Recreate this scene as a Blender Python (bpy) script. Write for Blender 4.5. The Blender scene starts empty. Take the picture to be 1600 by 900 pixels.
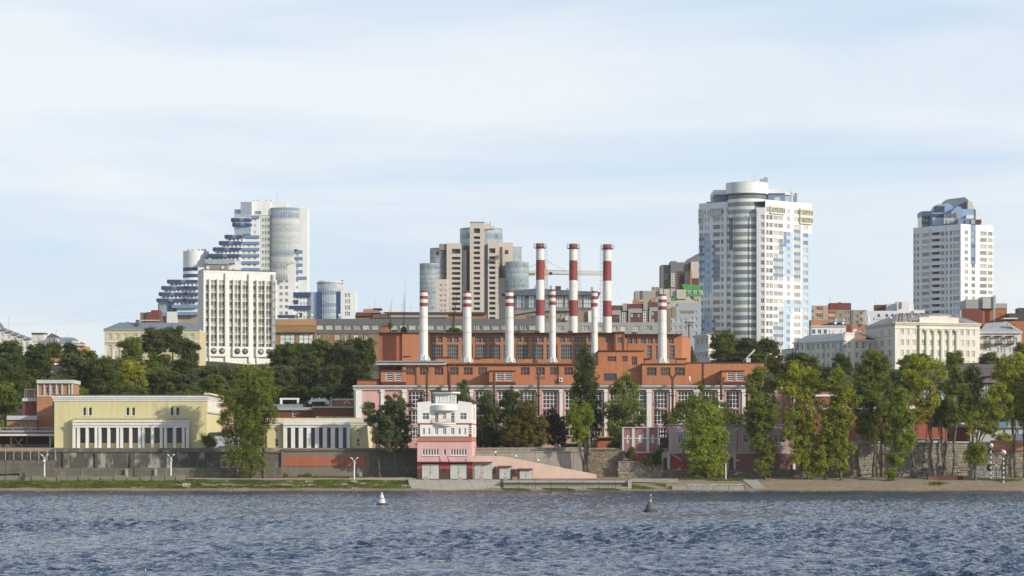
import bpy, math, random
import numpy as np
random.seed(7)
sc = bpy.context.scene
# ------------------------------------------------------------------ camera
F = 4500.0; CX = 800.0; HY = 723.0; CZ = 6.0        # focal length and horizon in photo pixels, eye height in metres
cam_d = bpy.data.cameras.new('camera'); cam = bpy.data.objects.new('camera', cam_d)
sc.collection.objects.link(cam); sc.camera = cam
cam.location = (0, 0, CZ); cam.rotation_euler = (math.radians(90), 0, 0)
cam_d.sensor_width = 36; cam_d.lens = F / 1600 * 36; cam_d.shift_y = (HY - 450) / 1600
cam_d.clip_start = 1; cam_d.clip_end = 30000
# ------------------------------------------------------------------ light
SUN_AZ = math.radians(124); SUN_EL = math.radians(22)
sd = (math.sin(SUN_AZ) * math.cos(SUN_EL), math.cos(SUN_AZ) * math.cos(SUN_EL), math.sin(SUN_EL))
sun_d = bpy.data.lights.new('sun', 'SUN'); sun = bpy.data.objects.new('sun', sun_d); sc.collection.objects.link(sun)
sun_d.energy = 3.9; sun_d.angle = math.radians(0.6); sun_d.color = (1.0, 0.91, 0.77)
sun.rotation_euler = (math.radians(90) - SUN_EL, 0, math.pi - SUN_AZ)
sun.location = (300, -100, 200)
world = bpy.data.worlds.new('World'); sc.world = world; world.use_nodes = True
def build_world():
    nt = world.node_tree; N = nt.nodes; L = nt.links; N.clear()
    out = N.new('ShaderNodeOutputWorld'); bg = N.new('ShaderNodeBackground'); bg.inputs[1].default_value = 0.13
    sky = N.new('ShaderNodeTexSky'); sky.sky_type = 'NISHITA'; sky.sun_disc = False
    sky.sun_elevation = SUN_EL; sky.sun_rotation = SUN_AZ; sky.air_density = 1.0; sky.dust_density = 1.0; sky.ozone_density = 2.0
    tc = N.new('ShaderNodeTexCoord')
    mp = N.new('ShaderNodeMapping'); mp.inputs['Rotation'].default_value = (0, math.radians(7), 0)
    mp.inputs['Scale'].default_value = (4.0, 4.0, 26.0); mp.inputs['Location'].default_value = (2.6, 0.4, 2.1)
    L.new(tc.outputs['Generated'], mp.inputs[0])
    n1 = N.new('ShaderNodeTexNoise'); n1.inputs['Scale'].default_value = 1.0; n1.inputs['Detail'].default_value = 7
    n1.inputs['Roughness'].default_value = 0.52; n1.inputs['Distortion'].default_value = 0.5
    L.new(mp.outputs[0], n1.inputs[0])
    r = N.new('ShaderNodeValToRGB'); r.color_ramp.elements[0].position = 0.34; r.color_ramp.elements[1].position = 0.60
    r.color_ramp.elements[0].color = (4.75, 5.75, 6.85, 1); r.color_ramp.elements[1].color = (6.6, 6.9, 7.2, 1)
    L.new(n1.outputs['Fac'], r.inputs[0])
    mix = N.new('ShaderNodeMix'); mix.data_type = 'RGBA'; 
    sp = N.new('ShaderNodeSeparateXYZ'); L.new(tc.outputs['Generated'], sp.inputs[0]); mr = N.new('ShaderNodeMapRange'); L.new(sp.outputs[2], mr.inputs[0])
    mr.inputs[1].default_value = .12; mr.inputs[2].default_value = .6; mr.inputs[3].default_value = .9; mr.inputs[4].default_value = .36; L.new(mr.outputs[0], mix.inputs[0])
    L.new(sky.outputs[0], mix.inputs[6]); L.new(r.outputs[0], mix.inputs[7])
    hz = N.new('ShaderNodeMapRange'); L.new(sp.outputs[2], hz.inputs[0]); hz.inputs[1].default_value = 0; hz.inputs[2].default_value = .085; hz.inputs[3].default_value = .6; hz.inputs[4].default_value = 0
    mh = N.new('ShaderNodeMix'); mh.data_type = 'RGBA'; L.new(hz.outputs[0], mh.inputs[0]); L.new(mix.outputs[2], mh.inputs[6]); mh.inputs[7].default_value = (6.5, 6.75, 6.75, 1)
    L.new(mh.outputs[2], bg.inputs[0]); L.new(bg.outputs[0], out.inputs[0])
build_world()
sc.view_settings.view_transform = 'Standard'; sc.view_settings.look = 'None'
sc.view_settings.exposure = 0.1; sc.view_settings.gamma = 1.0; sc.view_settings.use_curve_mapping = False
sc.render.engine = 'CYCLES'

# ------------------------------------------------------------------ pixel <-> metre helpers (each thing still gets its own distance)
def X(px, Y): return (px - CX) * Y / F
def Z(py, Y): return CZ - (py - HY) * Y / F
def PT(px, Y): return (X(px, Y), Y)
PROF = [(560, -3.5), (598, -.3), (600, 0), (602, .5), (609, 2.2), (616, 2.7), (621, 3.0)]
def ground(Y):
    for (a, za), (b, zb) in zip(PROF, PROF[1:]):
        if a <= Y <= b: return za + (zb - za) * (Y - a) / (b - a)
    return 3.0 if Y > 600 else -3.5
def Yg(py):                                            # distance at which the bank shows at this photo row
    Y = 600.0
    while Y < 621 and HY + (CZ - ground(Y)) * F / Y > py: Y += .1
    return Y
def smooth(a, b, t):
    t = min(1, max(0, (t - a) / (b - a))); return t * t * (3 - 2 * t)
UP = [(700, 9.5), (720, 10.5), (760, 17), (860, 33), (1000, 40), (1200, 43), (1700, 45), (6000, 45), (9000, 40)]
UPL = [(621.5, 9.2), (650, 9.6), (680, 13), (760, 24), (860, 33.5), (1000, 40), (1200, 43), (1700, 45), (6000, 45), (9000, 40)]
def interp(tab, Y):
    if Y <= tab[0][0]: return tab[0][1]
    for (a, za), (b, zb) in zip(tab, tab[1:]):
        if Y <= b: return za + (zb - za) * (Y - a) / (b - a)
    return tab[-1][1]
def terrain(x, Y):
    if Y <= 621.01: return ground(Y)
    l = interp(UPL, Y); c = interp([(621.5, 9.2)] + UP, Y)
    w = smooth(-42, -60, x) if x < 0 else smooth(120, 160, x)
    if x < 0: w = 1 - smooth(-60, -42, x)
    z = c + (l - c) * w
    if Y > 720: z += .9 * math.sin(x * .05 + Y * .02) + .6 * math.sin(x * .11 - Y * .043)
    return z

# ------------------------------------------------------------------ materials
MATS = {}
def M(name, rgb, rough=.8, var=.12, scale=.35, fine=0.08, fscale=6, streak=0, bump=0, brick=None, metal=0, dirt=None, spec=.5, panel=None):
    if name in MATS: return MATS[name]
    m = bpy.data.materials.new(name); m.use_nodes = True; nt = m.node_tree; N = nt.nodes; L = nt.links
    b = N['Principled BSDF']; b.inputs['Roughness'].default_value = rough; b.inputs['Metallic'].default_value = metal
    b.inputs['Specular IOR Level'].default_value = spec
    tc = N.new('ShaderNodeTexCoord'); col = None
    def math_(op, a, bb):
        n = N.new('ShaderNodeMath'); n.operation = op
        for i, v in enumerate((a, bb)):
            if isinstance(v, (int, float)): n.inputs[i].default_value = v
            else: L.new(v, n.inputs[i])
        return n.outputs[0]
    def noise(sc_, det=3, vec=None, r=.55):
        n = N.new('ShaderNodeTexNoise'); n.inputs['Scale'].default_value = sc_; n.inputs['Detail'].default_value = det
        n.inputs['Roughness'].default_value = r
        L.new(vec if vec else tc.outputs['Object'], n.inputs[0]); return n.outputs['Fac']
    fac = math_('MULTIPLY', math_('SUBTRACT', noise(scale, 4), .5), var * 4)
    fac = math_('ADD', fac, math_('MULTIPLY', math_('SUBTRACT', noise(fscale, 2), .5), fine * 4))
    if streak:
        mp = N.new('ShaderNodeMapping'); mp.inputs['Scale'].default_value = (1.6, 1.6, .12); L.new(tc.outputs['Object'], mp.inputs[0])
        fac = math_('ADD', fac, math_('MULTIPLY', math_('SUBTRACT', noise(1.0, 4, mp.outputs[0], .7), .5), streak * 4))
    fac = math_('ADD', fac, 1.0)
    base = N.new('ShaderNodeRGB'); base.outputs[0].default_value = (*rgb, 1); col = base.outputs[0]
    sep = N.new('ShaderNodeSeparateXYZ'); L.new(tc.outputs['Object'], sep.inputs[0])
    bumpin = None
    if brick or panel:
        cmb = N.new('ShaderNodeCombineXYZ'); L.new(math_('ADD', sep.outputs[0], sep.outputs[1]), cmb.inputs[0]); L.new(sep.outputs[2], cmb.inputs[1])
        bt = N.new('ShaderNodeTexBrick'); L.new(cmb.outputs[0], bt.inputs[0])
        c2, w_, h_, mo = brick if brick else panel
        bt.inputs['Color1'].default_value = (*rgb, 1)
        k = .8 if brick else .96
        bt.inputs['Color2'].default_value = (rgb[0]*k, rgb[1]*k, rgb[2]*k, 1); bt.inputs['Mortar'].default_value = (*c2, 1)
        bt.inputs['Scale'].default_value = 1; bt.inputs['Brick Width'].default_value = w_; bt.inputs['Row Height'].default_value = h_
        bt.inputs['Mortar Size'].default_value = mo; bt.inputs['Mortar Smooth'].default_value = .3
        if panel: bt.offset = 0
        col = bt.outputs[0]
        bi = N.new('ShaderNodeMath'); bi.operation = 'SUBTRACT'; bi.inputs[0].default_value = 1; L.new(bt.outputs['Fac'], bi.inputs[1]); bumpin = bi.outputs[0]
    if dirt:
        dm = N.new('ShaderNodeMix'); dm.data_type = 'RGBA'
        mp2 = N.new('ShaderNodeMapping'); mp2.inputs['Scale'].default_value = (1, 1, .45); L.new(tc.outputs['Object'], mp2.inputs[0])
        rr = N.new('ShaderNodeValToRGB'); rr.color_ramp.elements[0].position = dirt[1]; rr.color_ramp.elements[1].position = dirt[1] + .1
        L.new(noise(dirt[2], 6, mp2.outputs[0], .68), rr.inputs[0]); L.new(rr.outputs[0], dm.inputs[0])
        L.new(col, dm.inputs[6]); dm.inputs[7].default_value = (*dirt[0], 1); col = dm.outputs[2]
    vm = N.new('ShaderNodeVectorMath'); vm.operation = 'SCALE'; L.new(col, vm.inputs[0]); L.new(fac, vm.inputs['Scale'])
    L.new(vm.outputs[0], b.inputs['Base Color'])
    if bump or bumpin:
        bp = N.new('ShaderNodeBump'); bp.inputs['Strength'].default_value = bump or .4; bp.inputs['Distance'].default_value = .05
        L.new(bumpin if (bumpin and not bump) else noise(fscale, 4), bp.inputs['Height']); L.new(bp.outputs[0], b.inputs['Normal'])
    MATS[name] = m; return m
def glass(name, c1, c2, rough=.1, metal=0.0, spec=.5):
    if name in MATS: return MATS[name]
    m = bpy.data.materials.new(name); m.use_nodes = True; N = m.node_tree.nodes; L = m.node_tree.links
    b = N['Principled BSDF']; b.inputs['Roughness'].default_value = rough; b.inputs['Metallic'].default_value = metal
    b.inputs['Specular IOR Level'].default_value = spec
    oi = N.new('ShaderNodeObjectInfo'); tc = N.new('ShaderNodeTexCoord')
    n = N.new('ShaderNodeTexNoise'); n.inputs['Scale'].default_value = .9; n.inputs['Detail'].default_value = 1
    geo = N.new('ShaderNodeNewGeometry'); L.new(geo.outputs['Position'], n.inputs[0])
    a = N.new('ShaderNodeMath'); a.operation = 'ADD'; L.new(oi.outputs['Random'], a.inputs[0]); L.new(n.outputs['Fac'], a.inputs[1])
    s = N.new('ShaderNodeMath'); s.operation = 'MULTIPLY_ADD'; L.new(a.outputs[0], s.inputs[0]); s.inputs[1].default_value = 1.1; s.inputs[2].default_value = -.6
    s.use_clamp = True
    mx = N.new('ShaderNodeMix'); mx.data_type = 'RGBA'; L.new(s.outputs[0], mx.inputs[0])
    mx.inputs[6].default_value = (*c1, 1); mx.inputs[7].default_value = (*c2, 1); L.new(mx.outputs[2], b.inputs['Base Color'])
    MATS[name] = m; return m
def leafmat(name, c1, c2, c3):
    if name in MATS: return MATS[name]
    m = bpy.data.materials.new(name); m.use_nodes = True; N = m.node_tree.nodes; L = m.node_tree.links
    N.remove(N['Principled BSDF'])
    geo = N.new('ShaderNodeNewGeometry'); n = N.new('ShaderNodeTexNoise'); n.inputs['Scale'].default_value = .35; n.inputs['Detail'].default_value = 3
    L.new(geo.outputs['Position'], n.inputs[0])
    a = N.new('ShaderNodeMath'); a.operation = 'MULTIPLY_ADD'; L.new(geo.outputs['Random Per Island'], a.inputs[0]); a.inputs[1].default_value = .45
    L.new(n.outputs['Fac'], a.inputs[2])
    oi = N.new('ShaderNodeObjectInfo')
    a2 = N.new('ShaderNodeMath'); a2.operation = 'MULTIPLY_ADD'; L.new(oi.outputs['Random'], a2.inputs[0]); a2.inputs[1].default_value = .18; L.new(a.outputs[0], a2.inputs[2])
    r = N.new('ShaderNodeValToRGB'); e = r.color_ramp.elements; e[0].position = .45; e[0].color = (*c1, 1); e[1].position = 1.0; e[1].color = (*c3, 1)
    k = e.new(.75); k.color = (*c2, 1); L.new(a2.outputs[0], r.inputs[0])
    d = N.new('ShaderNodeBsdfDiffuse'); t = N.new('ShaderNodeBsdfTranslucent'); ms = N.new('ShaderNodeMixShader'); ms.inputs[0].default_value = .48
    L.new(r.outputs[0], d.inputs[0]); L.new(r.outputs[0], t.inputs[0]); L.new(d.outputs[0], ms.inputs[1]); L.new(t.outputs[0], ms.inputs[2])
    L.new(ms.outputs[0], N['Material Output'].inputs[0]); MATS[name] = m; return m

white = M('white_paint', (.72, .72, .70), .7, .05, .3, .03, 5, streak=.05)
white_panel = M('white_cladding', (.80, .80, .80), .55, .04, .2, .02, 3, panel=((.55, .55, .56), 1.2, 1.0, .03))
wtrim = M('white_trim', (.74, .73, .70), .7, .08, .6, .04, 8, streak=.08)
yellow = M('yellow_plaster', (.62, .55, .30), .88, .06, .15, .04, 4, streak=.09, dirt=((.44, .38, .23), .64, .18))
yellow_sun = M('sun_tinted_yellow_plaster', (.66, .60, .36), .85, .05, .2, .03, 4, streak=.05)  # lighter yellow paints sunlight onto the pavilion's right side
roof_dark = M('dark_roof_felt', (.09, .09, .09), .9, .15)
roof_grey = M('grey_metal_roof', (.22, .24, .27), .55, .12, .2, .05, 3)
brick = M('orange_brick', (.48, .205, .085), .85, .12, .25, .06, 3, brick=((.33, .25, .19), .5, .16, .02), streak=.05)
brick_red = M('dark_red_brick', (.19, .045, .028), .85, .12, .25, .06, 3, brick=((.2, .1, .08), .5, .16, .02))
brick_och = M('ochre_brick', (.33, .19, .085), .85, .1, .2, .05, 3, brick=((.3, .22, .14), .5, .18, .02))
orange = M('orange_plaster', (.43, .175, .080), .88, .09, .12, .07, 2, streak=.17, dirt=((.33, .20, .13), .62, .3))
orange_d = M('red_plaster', (.36, .12, .065), .88, .1, .12, .06, 2, streak=.15)
pink = M('pink_plaster', (.60, .36, .33), .85, .06, .15, .03, 3, streak=.07)
pink_h = M('salmon_plaster', (.62, .38, .36), .88, .08, .2, .04, 3, streak=.1, dirt=((.42, .30, .27), .62, .35))
pink_r = M('peach_render', (.62, .45, .36), .88, .07, .3, .04, 3, streak=.07, dirt=((.45, .34, .27), .60, .22))
lilac = M('lilac_plaster', (.48, .35, .34), .85, .09, .2, .04, 3, streak=.1)
brick_br = M('brown_brick', (.095, .042, .03), .88, .12, .25, .06, 3, brick=((.12, .08, .06), .5, .16, .02))
maroon = M('maroon_paint', (.24, .065, .055), .8, .1, .3, .04, 4)
mauve = M('mauve_plaster', (.27, .13, .135), .85, .1, .2, .04, 3, streak=.08)
redpaint = M('red_paint', (.33, .055, .045), .75, .1, .3, .04, 4)
dmaroon = M('dark_maroon_metal', (.10, .018, .025), .7, .15)
grey_pale = M('pale_grey_trim', (.50, .50, .48), .8, .1, .4, .05, 5, streak=.08)
conc = M('concrete', (.30, .285, .25), .9, .14, .25, .07, 3, streak=.12, bump=.3)
conc_d = M('dark_stained_concrete', (.085, .08, .062), .92, .18, .2, .1, 1.5, streak=.14, bump=.3, dirt=((.33, .32, .28), .50, .42))
conc_g = M('grey_concrete', (.135, .125, .10), .92, .15, .25, .08, 2, streak=.15, panel=((.06, .055, .045), 3.0, 1.3, .035), dirt=((.20, .18, .15), .56, .5))
conc_l = M('light_concrete', (.35, .325, .27), .9, .12, .3, .07, 3, streak=.06, bump=.3)
metal_w = M('white_metal', (.62, .62, .60), .5, .06, .5, .03, 6, streak=.04)
metal_g = M('galvanised_metal', (.33, .35, .36), .45, .08, .8, .04, 8)
metal_d = M('dark_metal', (.05, .05, .052), .6, .15)
rust = M('rusty_brown_metal', (.085, .04, .028), .8, .2, .8, .1, 6)
door_g = M('pale_grey_door_paint', (.47, .48, .45), .65, .08, .5, .05, 4, streak=.12, dirt=((.30, .24, .16), .66, .7))
cream = M('cream_plaster', (.62, .59, .52), .85, .06, .15, .04, 2, streak=.08)
cream_w = M('weathered_cream_plaster', (.70, .65, .56), .88, .07, .12, .05, 2, streak=.1, dirt=((.38, .27, .18), .66, .22))
beige = M('beige_cladding', (.58, .51, .44), .75, .05, .1, .02, 2, panel=((.46, .40, .34), 1.5, 1.4, .03))
greyc = M('grey_cladding', (.135, .137, .14), .6, .05, .1, .02, 2, panel=((.10, .10, .10), 1.5, .8, .03))
greyl = M('light_grey_cladding', (.34, .33, .31), .7, .06, .1, .02, 2, panel=((.25, .25, .24), 1.5, 1.0, .03))
bluegrey = M('blue_grey_cladding', (.36, .38, .42), .7, .06, .1, .02, 2)
blue_l = M('light_blue_cladding', (.42, .55, .69), .6, .03, .2, .02, 2)
blue_m = M('mid_blue_cladding', (.16, .25, .40), .6, .04, .2, .02, 2)
blue_d = M('deep_blue_cladding', (.028, .065, .165), .5, .06, .2, .02, 2)
browntile = M('brown_cladding', (.12, .055, .045), .75, .08, .1, .03, 2, panel=((.07, .035, .03), 1.2, .6, .02))
green = M('green_metal_roof', (.06, .24, .05), .55, .08, .2, .03, 2)
green2 = M('teal_green_roof', (.02, .26, .12), .5, .08)
redband = M('chimney_red_paint', (.26, .055, .05), .75, .1, .4, .05, 4, streak=.13, dirt=((.16, .05, .04), .6, .6))
whband = M('chimney_white_paint', (.68, .67, .63), .7, .06, .4, .04, 4, streak=.14, dirt=((.42, .36, .28), .64, .5))
whband_w = M('chipped_white_paint', (.70, .68, .63), .7, .05, .4, .03, 4, streak=.08, dirt=((.10, .08, .06), .60, .9))
bark = M('bark', (.115, .095, .072), .95, .2, 1, .12, 8, bump=.5)
bark_d = M('dark_bark', (.045, .038, .03), .95, .2, 1, .12, 8, bump=.5)
stone = M('rubble_stone', (.27, .245, .20), .92, .16, .3, .16, 2.2, bump=.5)
yellowmetal = M('crane_yellow', (.62, .40, .16), .6, .08)
g_dark = glass('dark_glass', (.018, .024, .03), (.07, .08, .085))
g_mid = glass('window_glass', (.11, .125, .135), (.44, .44, .41), .15)
g_curt = glass('curtained_glass', (.17, .18, .18), (.62, .58, .47), .2)
g_blue = glass('blue_tinted_glass', (.22, .30, .37), (.46, .53, .56), .12, .3)
g_blued = glass('dark_blue_glass', (.035, .055, .08), (.10, .13, .16), .1, .2)
g_pale = glass('pale_green_glass', (.60, .66, .63), (.76, .77, .69), .3); g_ring = glass('ring_glass', (.17, .21, .23), (.36, .40, .40), .15)
f_white = M('window_frame_white', (.68, .68, .66), .6, .03)
f_dark = M('window_frame_dark', (.06, .06, .06), .6, .05)
f_grey = M('window_frame_grey', (.28, .28, .28), .6, .05)

# ------------------------------------------------------------------ mesh builder
class MB:
    def __init__(s): s.v = []; s.f = []; s.m = []; s.sm = []; s.mats = []
    def mi(s, mat):
        if mat not in s.mats: s.mats.append(mat)
        return s.mats.index(mat)
    def poly(s, pts, mat, sm=False):
        n = len(s.v); s.v.extend(pts); s.f.append(tuple(range(n, n + len(pts)))); s.m.append(s.mi(mat)); s.sm.append(sm)
    def mesh(s, verts, faces, mat, sm=False):
        n = len(s.v); s.v.extend(verts); k = s.mi(mat)
        for f in faces: s.f.append(tuple(n + i for i in f)); s.m.append(k); s.sm.append(sm)
    def box(s, x0, x1, y0, y1, z0, z1, mat):
        s.prism([(x0, y0), (x1, y0), (x1, y1), (x0, y1)], z0, z1, mat)
    def prism(s, pts, z0, z1, mat, top=None):
        n = len(pts); v = [(x, y, z0) for x, y in pts] + [(x, y, z1) for x, y in pts]
        s.mesh(v, [(i, (i + 1) % n, n + (i + 1) % n, n + i) for i in range(n)] + [tuple(range(n))[::-1]], mat)
        s.poly([(x, y, z1) for x, y in pts], top or mat)
    def pbox(s, px0, px1, py0, py1, Y, d, mat):           # box whose front at distance Y fills this photo rectangle, d metres deep
        s.box(X(px0, Y), X(px1, Y), Y, Y + d, Z(py1, Y), Z(py0, Y), mat)
    def obox(s, A, B, z0, z1, d0, d1, mat, e=0):         # box along A->B reaching from d0 to d1 metres outward
        L = math.hypot(B[0]-A[0], B[1]-A[1]); ux, uy = (B[0]-A[0])/L, (B[1]-A[1])/L; nx, ny = uy, -ux
        a = (A[0]-ux*e, A[1]-uy*e); b = (B[0]+ux*e, B[1]+uy*e)
        s.prism([(a[0]+nx*d1, a[1]+ny*d1), (b[0]+nx*d1, b[1]+ny*d1), (b[0]+nx*d0, b[1]+ny*d0), (a[0]+nx*d0, a[1]+ny*d0)], z0, z1, mat)
    def cyl(s, cx, cy, z0, z1, r0, r1, mat, n=20, top=True, sm=True, a0=0):
        v = []
        for z, r in ((z0, r0), (z1, r1)):
            for i in range(n): a = a0 + 2*math.pi*i/n; v.append((cx + r*math.cos(a), cy + r*math.sin(a), z))
        s.mesh(v, [(i, (i+1) % n, n+(i+1) % n, n+i) for i in range(n)], mat, sm)
        if top: s.poly(v[n:], mat)
    def tube(s, p, q, r0, r1, mat, n=6):
        p = np.array(p, float); q = np.array(q, float); d = q - p; L = np.linalg.norm(d)
        if L < 1e-6: return
        d /= L; a = np.cross(d, (0, 0, 1.)) if abs(d[2]) < .95 else np.cross(d, (1., 0, 0)); a /= np.linalg.norm(a); b = np.cross(d, a)
        v = []
        for c, r in ((p, r0), (q, r1)):
            for i in range(n): t = 2*math.pi*i/n; v.append(tuple(c + a*r*math.cos(t) + b*r*math.sin(t)))
        s.mesh(v, [(i, (i+1) % n, n+(i+1) % n, n+i)[::-1] for i in range(n)] + [tuple(range(n)), tuple(range(n, 2*n))[::-1]], mat, True)
    def ball(s, c, r, mat, n=10, sz=1):
        v = []; f = []; m = n // 2
        for j in range(m + 1):
            ph = math.pi * j / m
            for i in range(n): t = 2*math.pi*i/n; v.append((c[0]+r*math.sin(ph)*math.cos(t), c[1]+r*math.sin(ph)*math.sin(t), c[2]+r*sz*math.cos(ph)))
        for j in range(m):
            for i in range(n): f.append((j*n+i, (j+1)*n+i, (j+1)*n+(i+1) % n, j*n+(i+1) % n))
        s.mesh(v, f, mat, True)
    def data(s, name, o=(0, 0, 0)):
        me = bpy.data.meshes.new(name)
        me.from_pydata([(x-o[0], y-o[1], z-o[2]) for x, y, z in s.v], [], s.f)
        for m in s.mats: me.materials.append(m)
        me.polygons.foreach_set('material_index', s.m); me.polygons.foreach_set('use_smooth', s.sm); me.update()
        return me
    def build(s, name, parent=None, loc=None):
        if not s.v: return None
        o = tuple(parent.location) if parent else (loc or (0, 0, 0))
        if parent and parent.parent: o = tuple(parent.location + parent.parent.location)
        ob = bpy.data.objects.new(name, s.data(name, o)); sc.collection.objects.link(ob)
        if parent: ob.parent = parent
        else: ob.location = o
        return ob
def tag(o, label=None, cat=None, group=None, kind=None):
    if label: o['label'] = label
    if cat: o['category'] = cat
    if group: o['group'] = group
    if kind: o['kind'] = kind
    return o
def thing(name, label, cat, loc, group=None):
    o = bpy.data.objects.new(name, None); sc.collection.objects.link(o); o.location = loc; o.empty_display_size = 1
    return tag(o, label, cat, group)
def single(mb, name, label, cat, loc, group=None): return tag(mb.build(name, None, loc), label, cat, group)

# ------------------------------------------------------------------ walls with real openings, and windows
def wall(mb, A, B, z0, z1, ops, mat, rev=.25, extra_u=(), extra_z=()):
    """ops: (u0, u1, za, zb[, depth]); mat may be a function of (u, z)"""
    L = math.hypot(B[0]-A[0], B[1]-A[1]); ux, uy = (B[0]-A[0])/L, (B[1]-A[1])/L; nx, ny = uy, -ux
    P = lambda u, z, d=0: (A[0]+ux*u-nx*d, A[1]+uy*u-ny*d, z)
    ops = [o for o in ops if o[0] > 0 and o[1] < L and o[3] > z0 and o[2] < z1]
    us = sorted(set([0, L] + [round(o[i], 4) for o in ops for i in (0, 1)] + [e for e in extra_u if 0 < e < L]))
    zs = sorted(set([z0, z1] + [min(z1, max(z0, round(o[i], 4))) for o in ops for i in (2, 3)] + [e for e in extra_z if z0 < e < z1]))
    mf = mat if callable(mat) else (lambda u, z: mat)
    for za, zb in zip(zs, zs[1:]):
        if zb - za < 1e-4: continue
        zc = (za+zb)/2; row = [o for o in ops if o[2] < zc < o[3]]; run = None
        for ua, ub in zip(us, us[1:]):
            uc = (ua+ub)/2; hole = any(o[0] < uc < o[1] for o in row); m = None if hole else mf(uc, zc)
            if run and run[2] is m: run[1] = ub
            else:
                if run and run[2] is not None: mb.poly([P(run[0], za), P(run[1], za), P(run[1], zb), P(run[0], zb)], run[2])
                run = [ua, ub, m]
        if run and run[2] is not None: mb.poly([P(run[0], za), P(run[1], za), P(run[1], zb), P(run[0], zb)], run[2])
    for o in ops:
        d = o[4] if len(o) > 4 else rev; u0, u1, za, zb = o[:4]; m = mf((u0+u1)/2, za-.1)
        mb.poly([P(u0, za), P(u0, zb), P(u0, zb, d), P(u0, za, d)][::-1], m); mb.poly([P(u1, za), P(u1, za, d), P(u1, zb, d), P(u1, zb)][::-1], m)
        mb.poly([P(u0, za), P(u0, za, d), P(u1, za, d), P(u1, za)][::-1], m); mb.poly([P(u0, zb), P(u1, zb), P(u1, zb, d), P(u0, zb, d)][::-1], m)
class K:                                                # window kind
    def __init__(s, cols=1, rows=1, frame=None, glass=None, t=.07, two=False, name='window', rev=.22, sill=False, tr=None):
        s.cols = cols; s.rows = rows; s.frame = frame or f_white; s.glass = glass or g_mid; s.t = t; s.two = two; s.name = name; s.rev = rev; s.sill = sill; s.tr = tr
def frame_geo(mb, w, h, k):
    t = k.t; d = .06
    xs = [0] + [w*(i/k.cols) for i in range(1, k.cols)] + [w]
    if k.tr: zs = [0] + [h*a for a in k.tr] + [h]
    else: zs = [0] + [h*(i/k.rows) for i in range(1, k.rows)] + [h]
    for i, x in enumerate(xs):
        a = max(0, x - t/2); b = min(w, x + t/2)
        if i in (0, len(xs)-1): a, b = (0, t) if i == 0 else (w-t, w)
        mb.box(a, b, -d, .04, 0, h, k.frame)
    for i, z in enumerate(zs):
        a, b = z - t/2, z + t/2
        if i == 0: a, b = 0, t
        if i == len(zs)-1: a, b = h-t, h
        mb.box(t*.5, w-t*.5, -d+.004, .036, a, b, k.frame)
    if k.sill: mb.box(-.06, w+.06, -k.rev-.1, .02, -.09, -.003, k.frame)
def glass_geo(mb, w, h, k): mb.poly([(.01, .02, .01), (w-.01, .02, .01), (w-.01, .02, h-.01), (.01, .02, h-.01)], k.glass)
def balc_geo(mb, w, h, k):
    mb.poly([(0, 0, 0), (w, 0, 0), (w, 0, h), (0, 0, h)], k.glass)
    mb.box(w*.35, w*.65, -.05, 0, 0, h*.8, f_dark)
    mb.box(0.01, w-.01, -k.rev+.05, -k.rev+.1, .0, h*.30, k.frame)
WC = {}
def win_mesh(w, h, k, part):
    key = (round(w, 1), round(h, 1), id(k), part)
    if key not in WC:
        mb = MB(); w, h = key[0], key[1]
        if k.name == 'balcony': balc_geo(mb, w, h, k)
        else:
            if part in ('all', 'frame'): frame_geo(mb, w, h, k)
            if part in ('all', 'glass'): glass_geo(mb, w, h, k)
        WC[key] = mb.data(k.name if part != 'glass' else 'pane')
    return WC[key]
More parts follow.
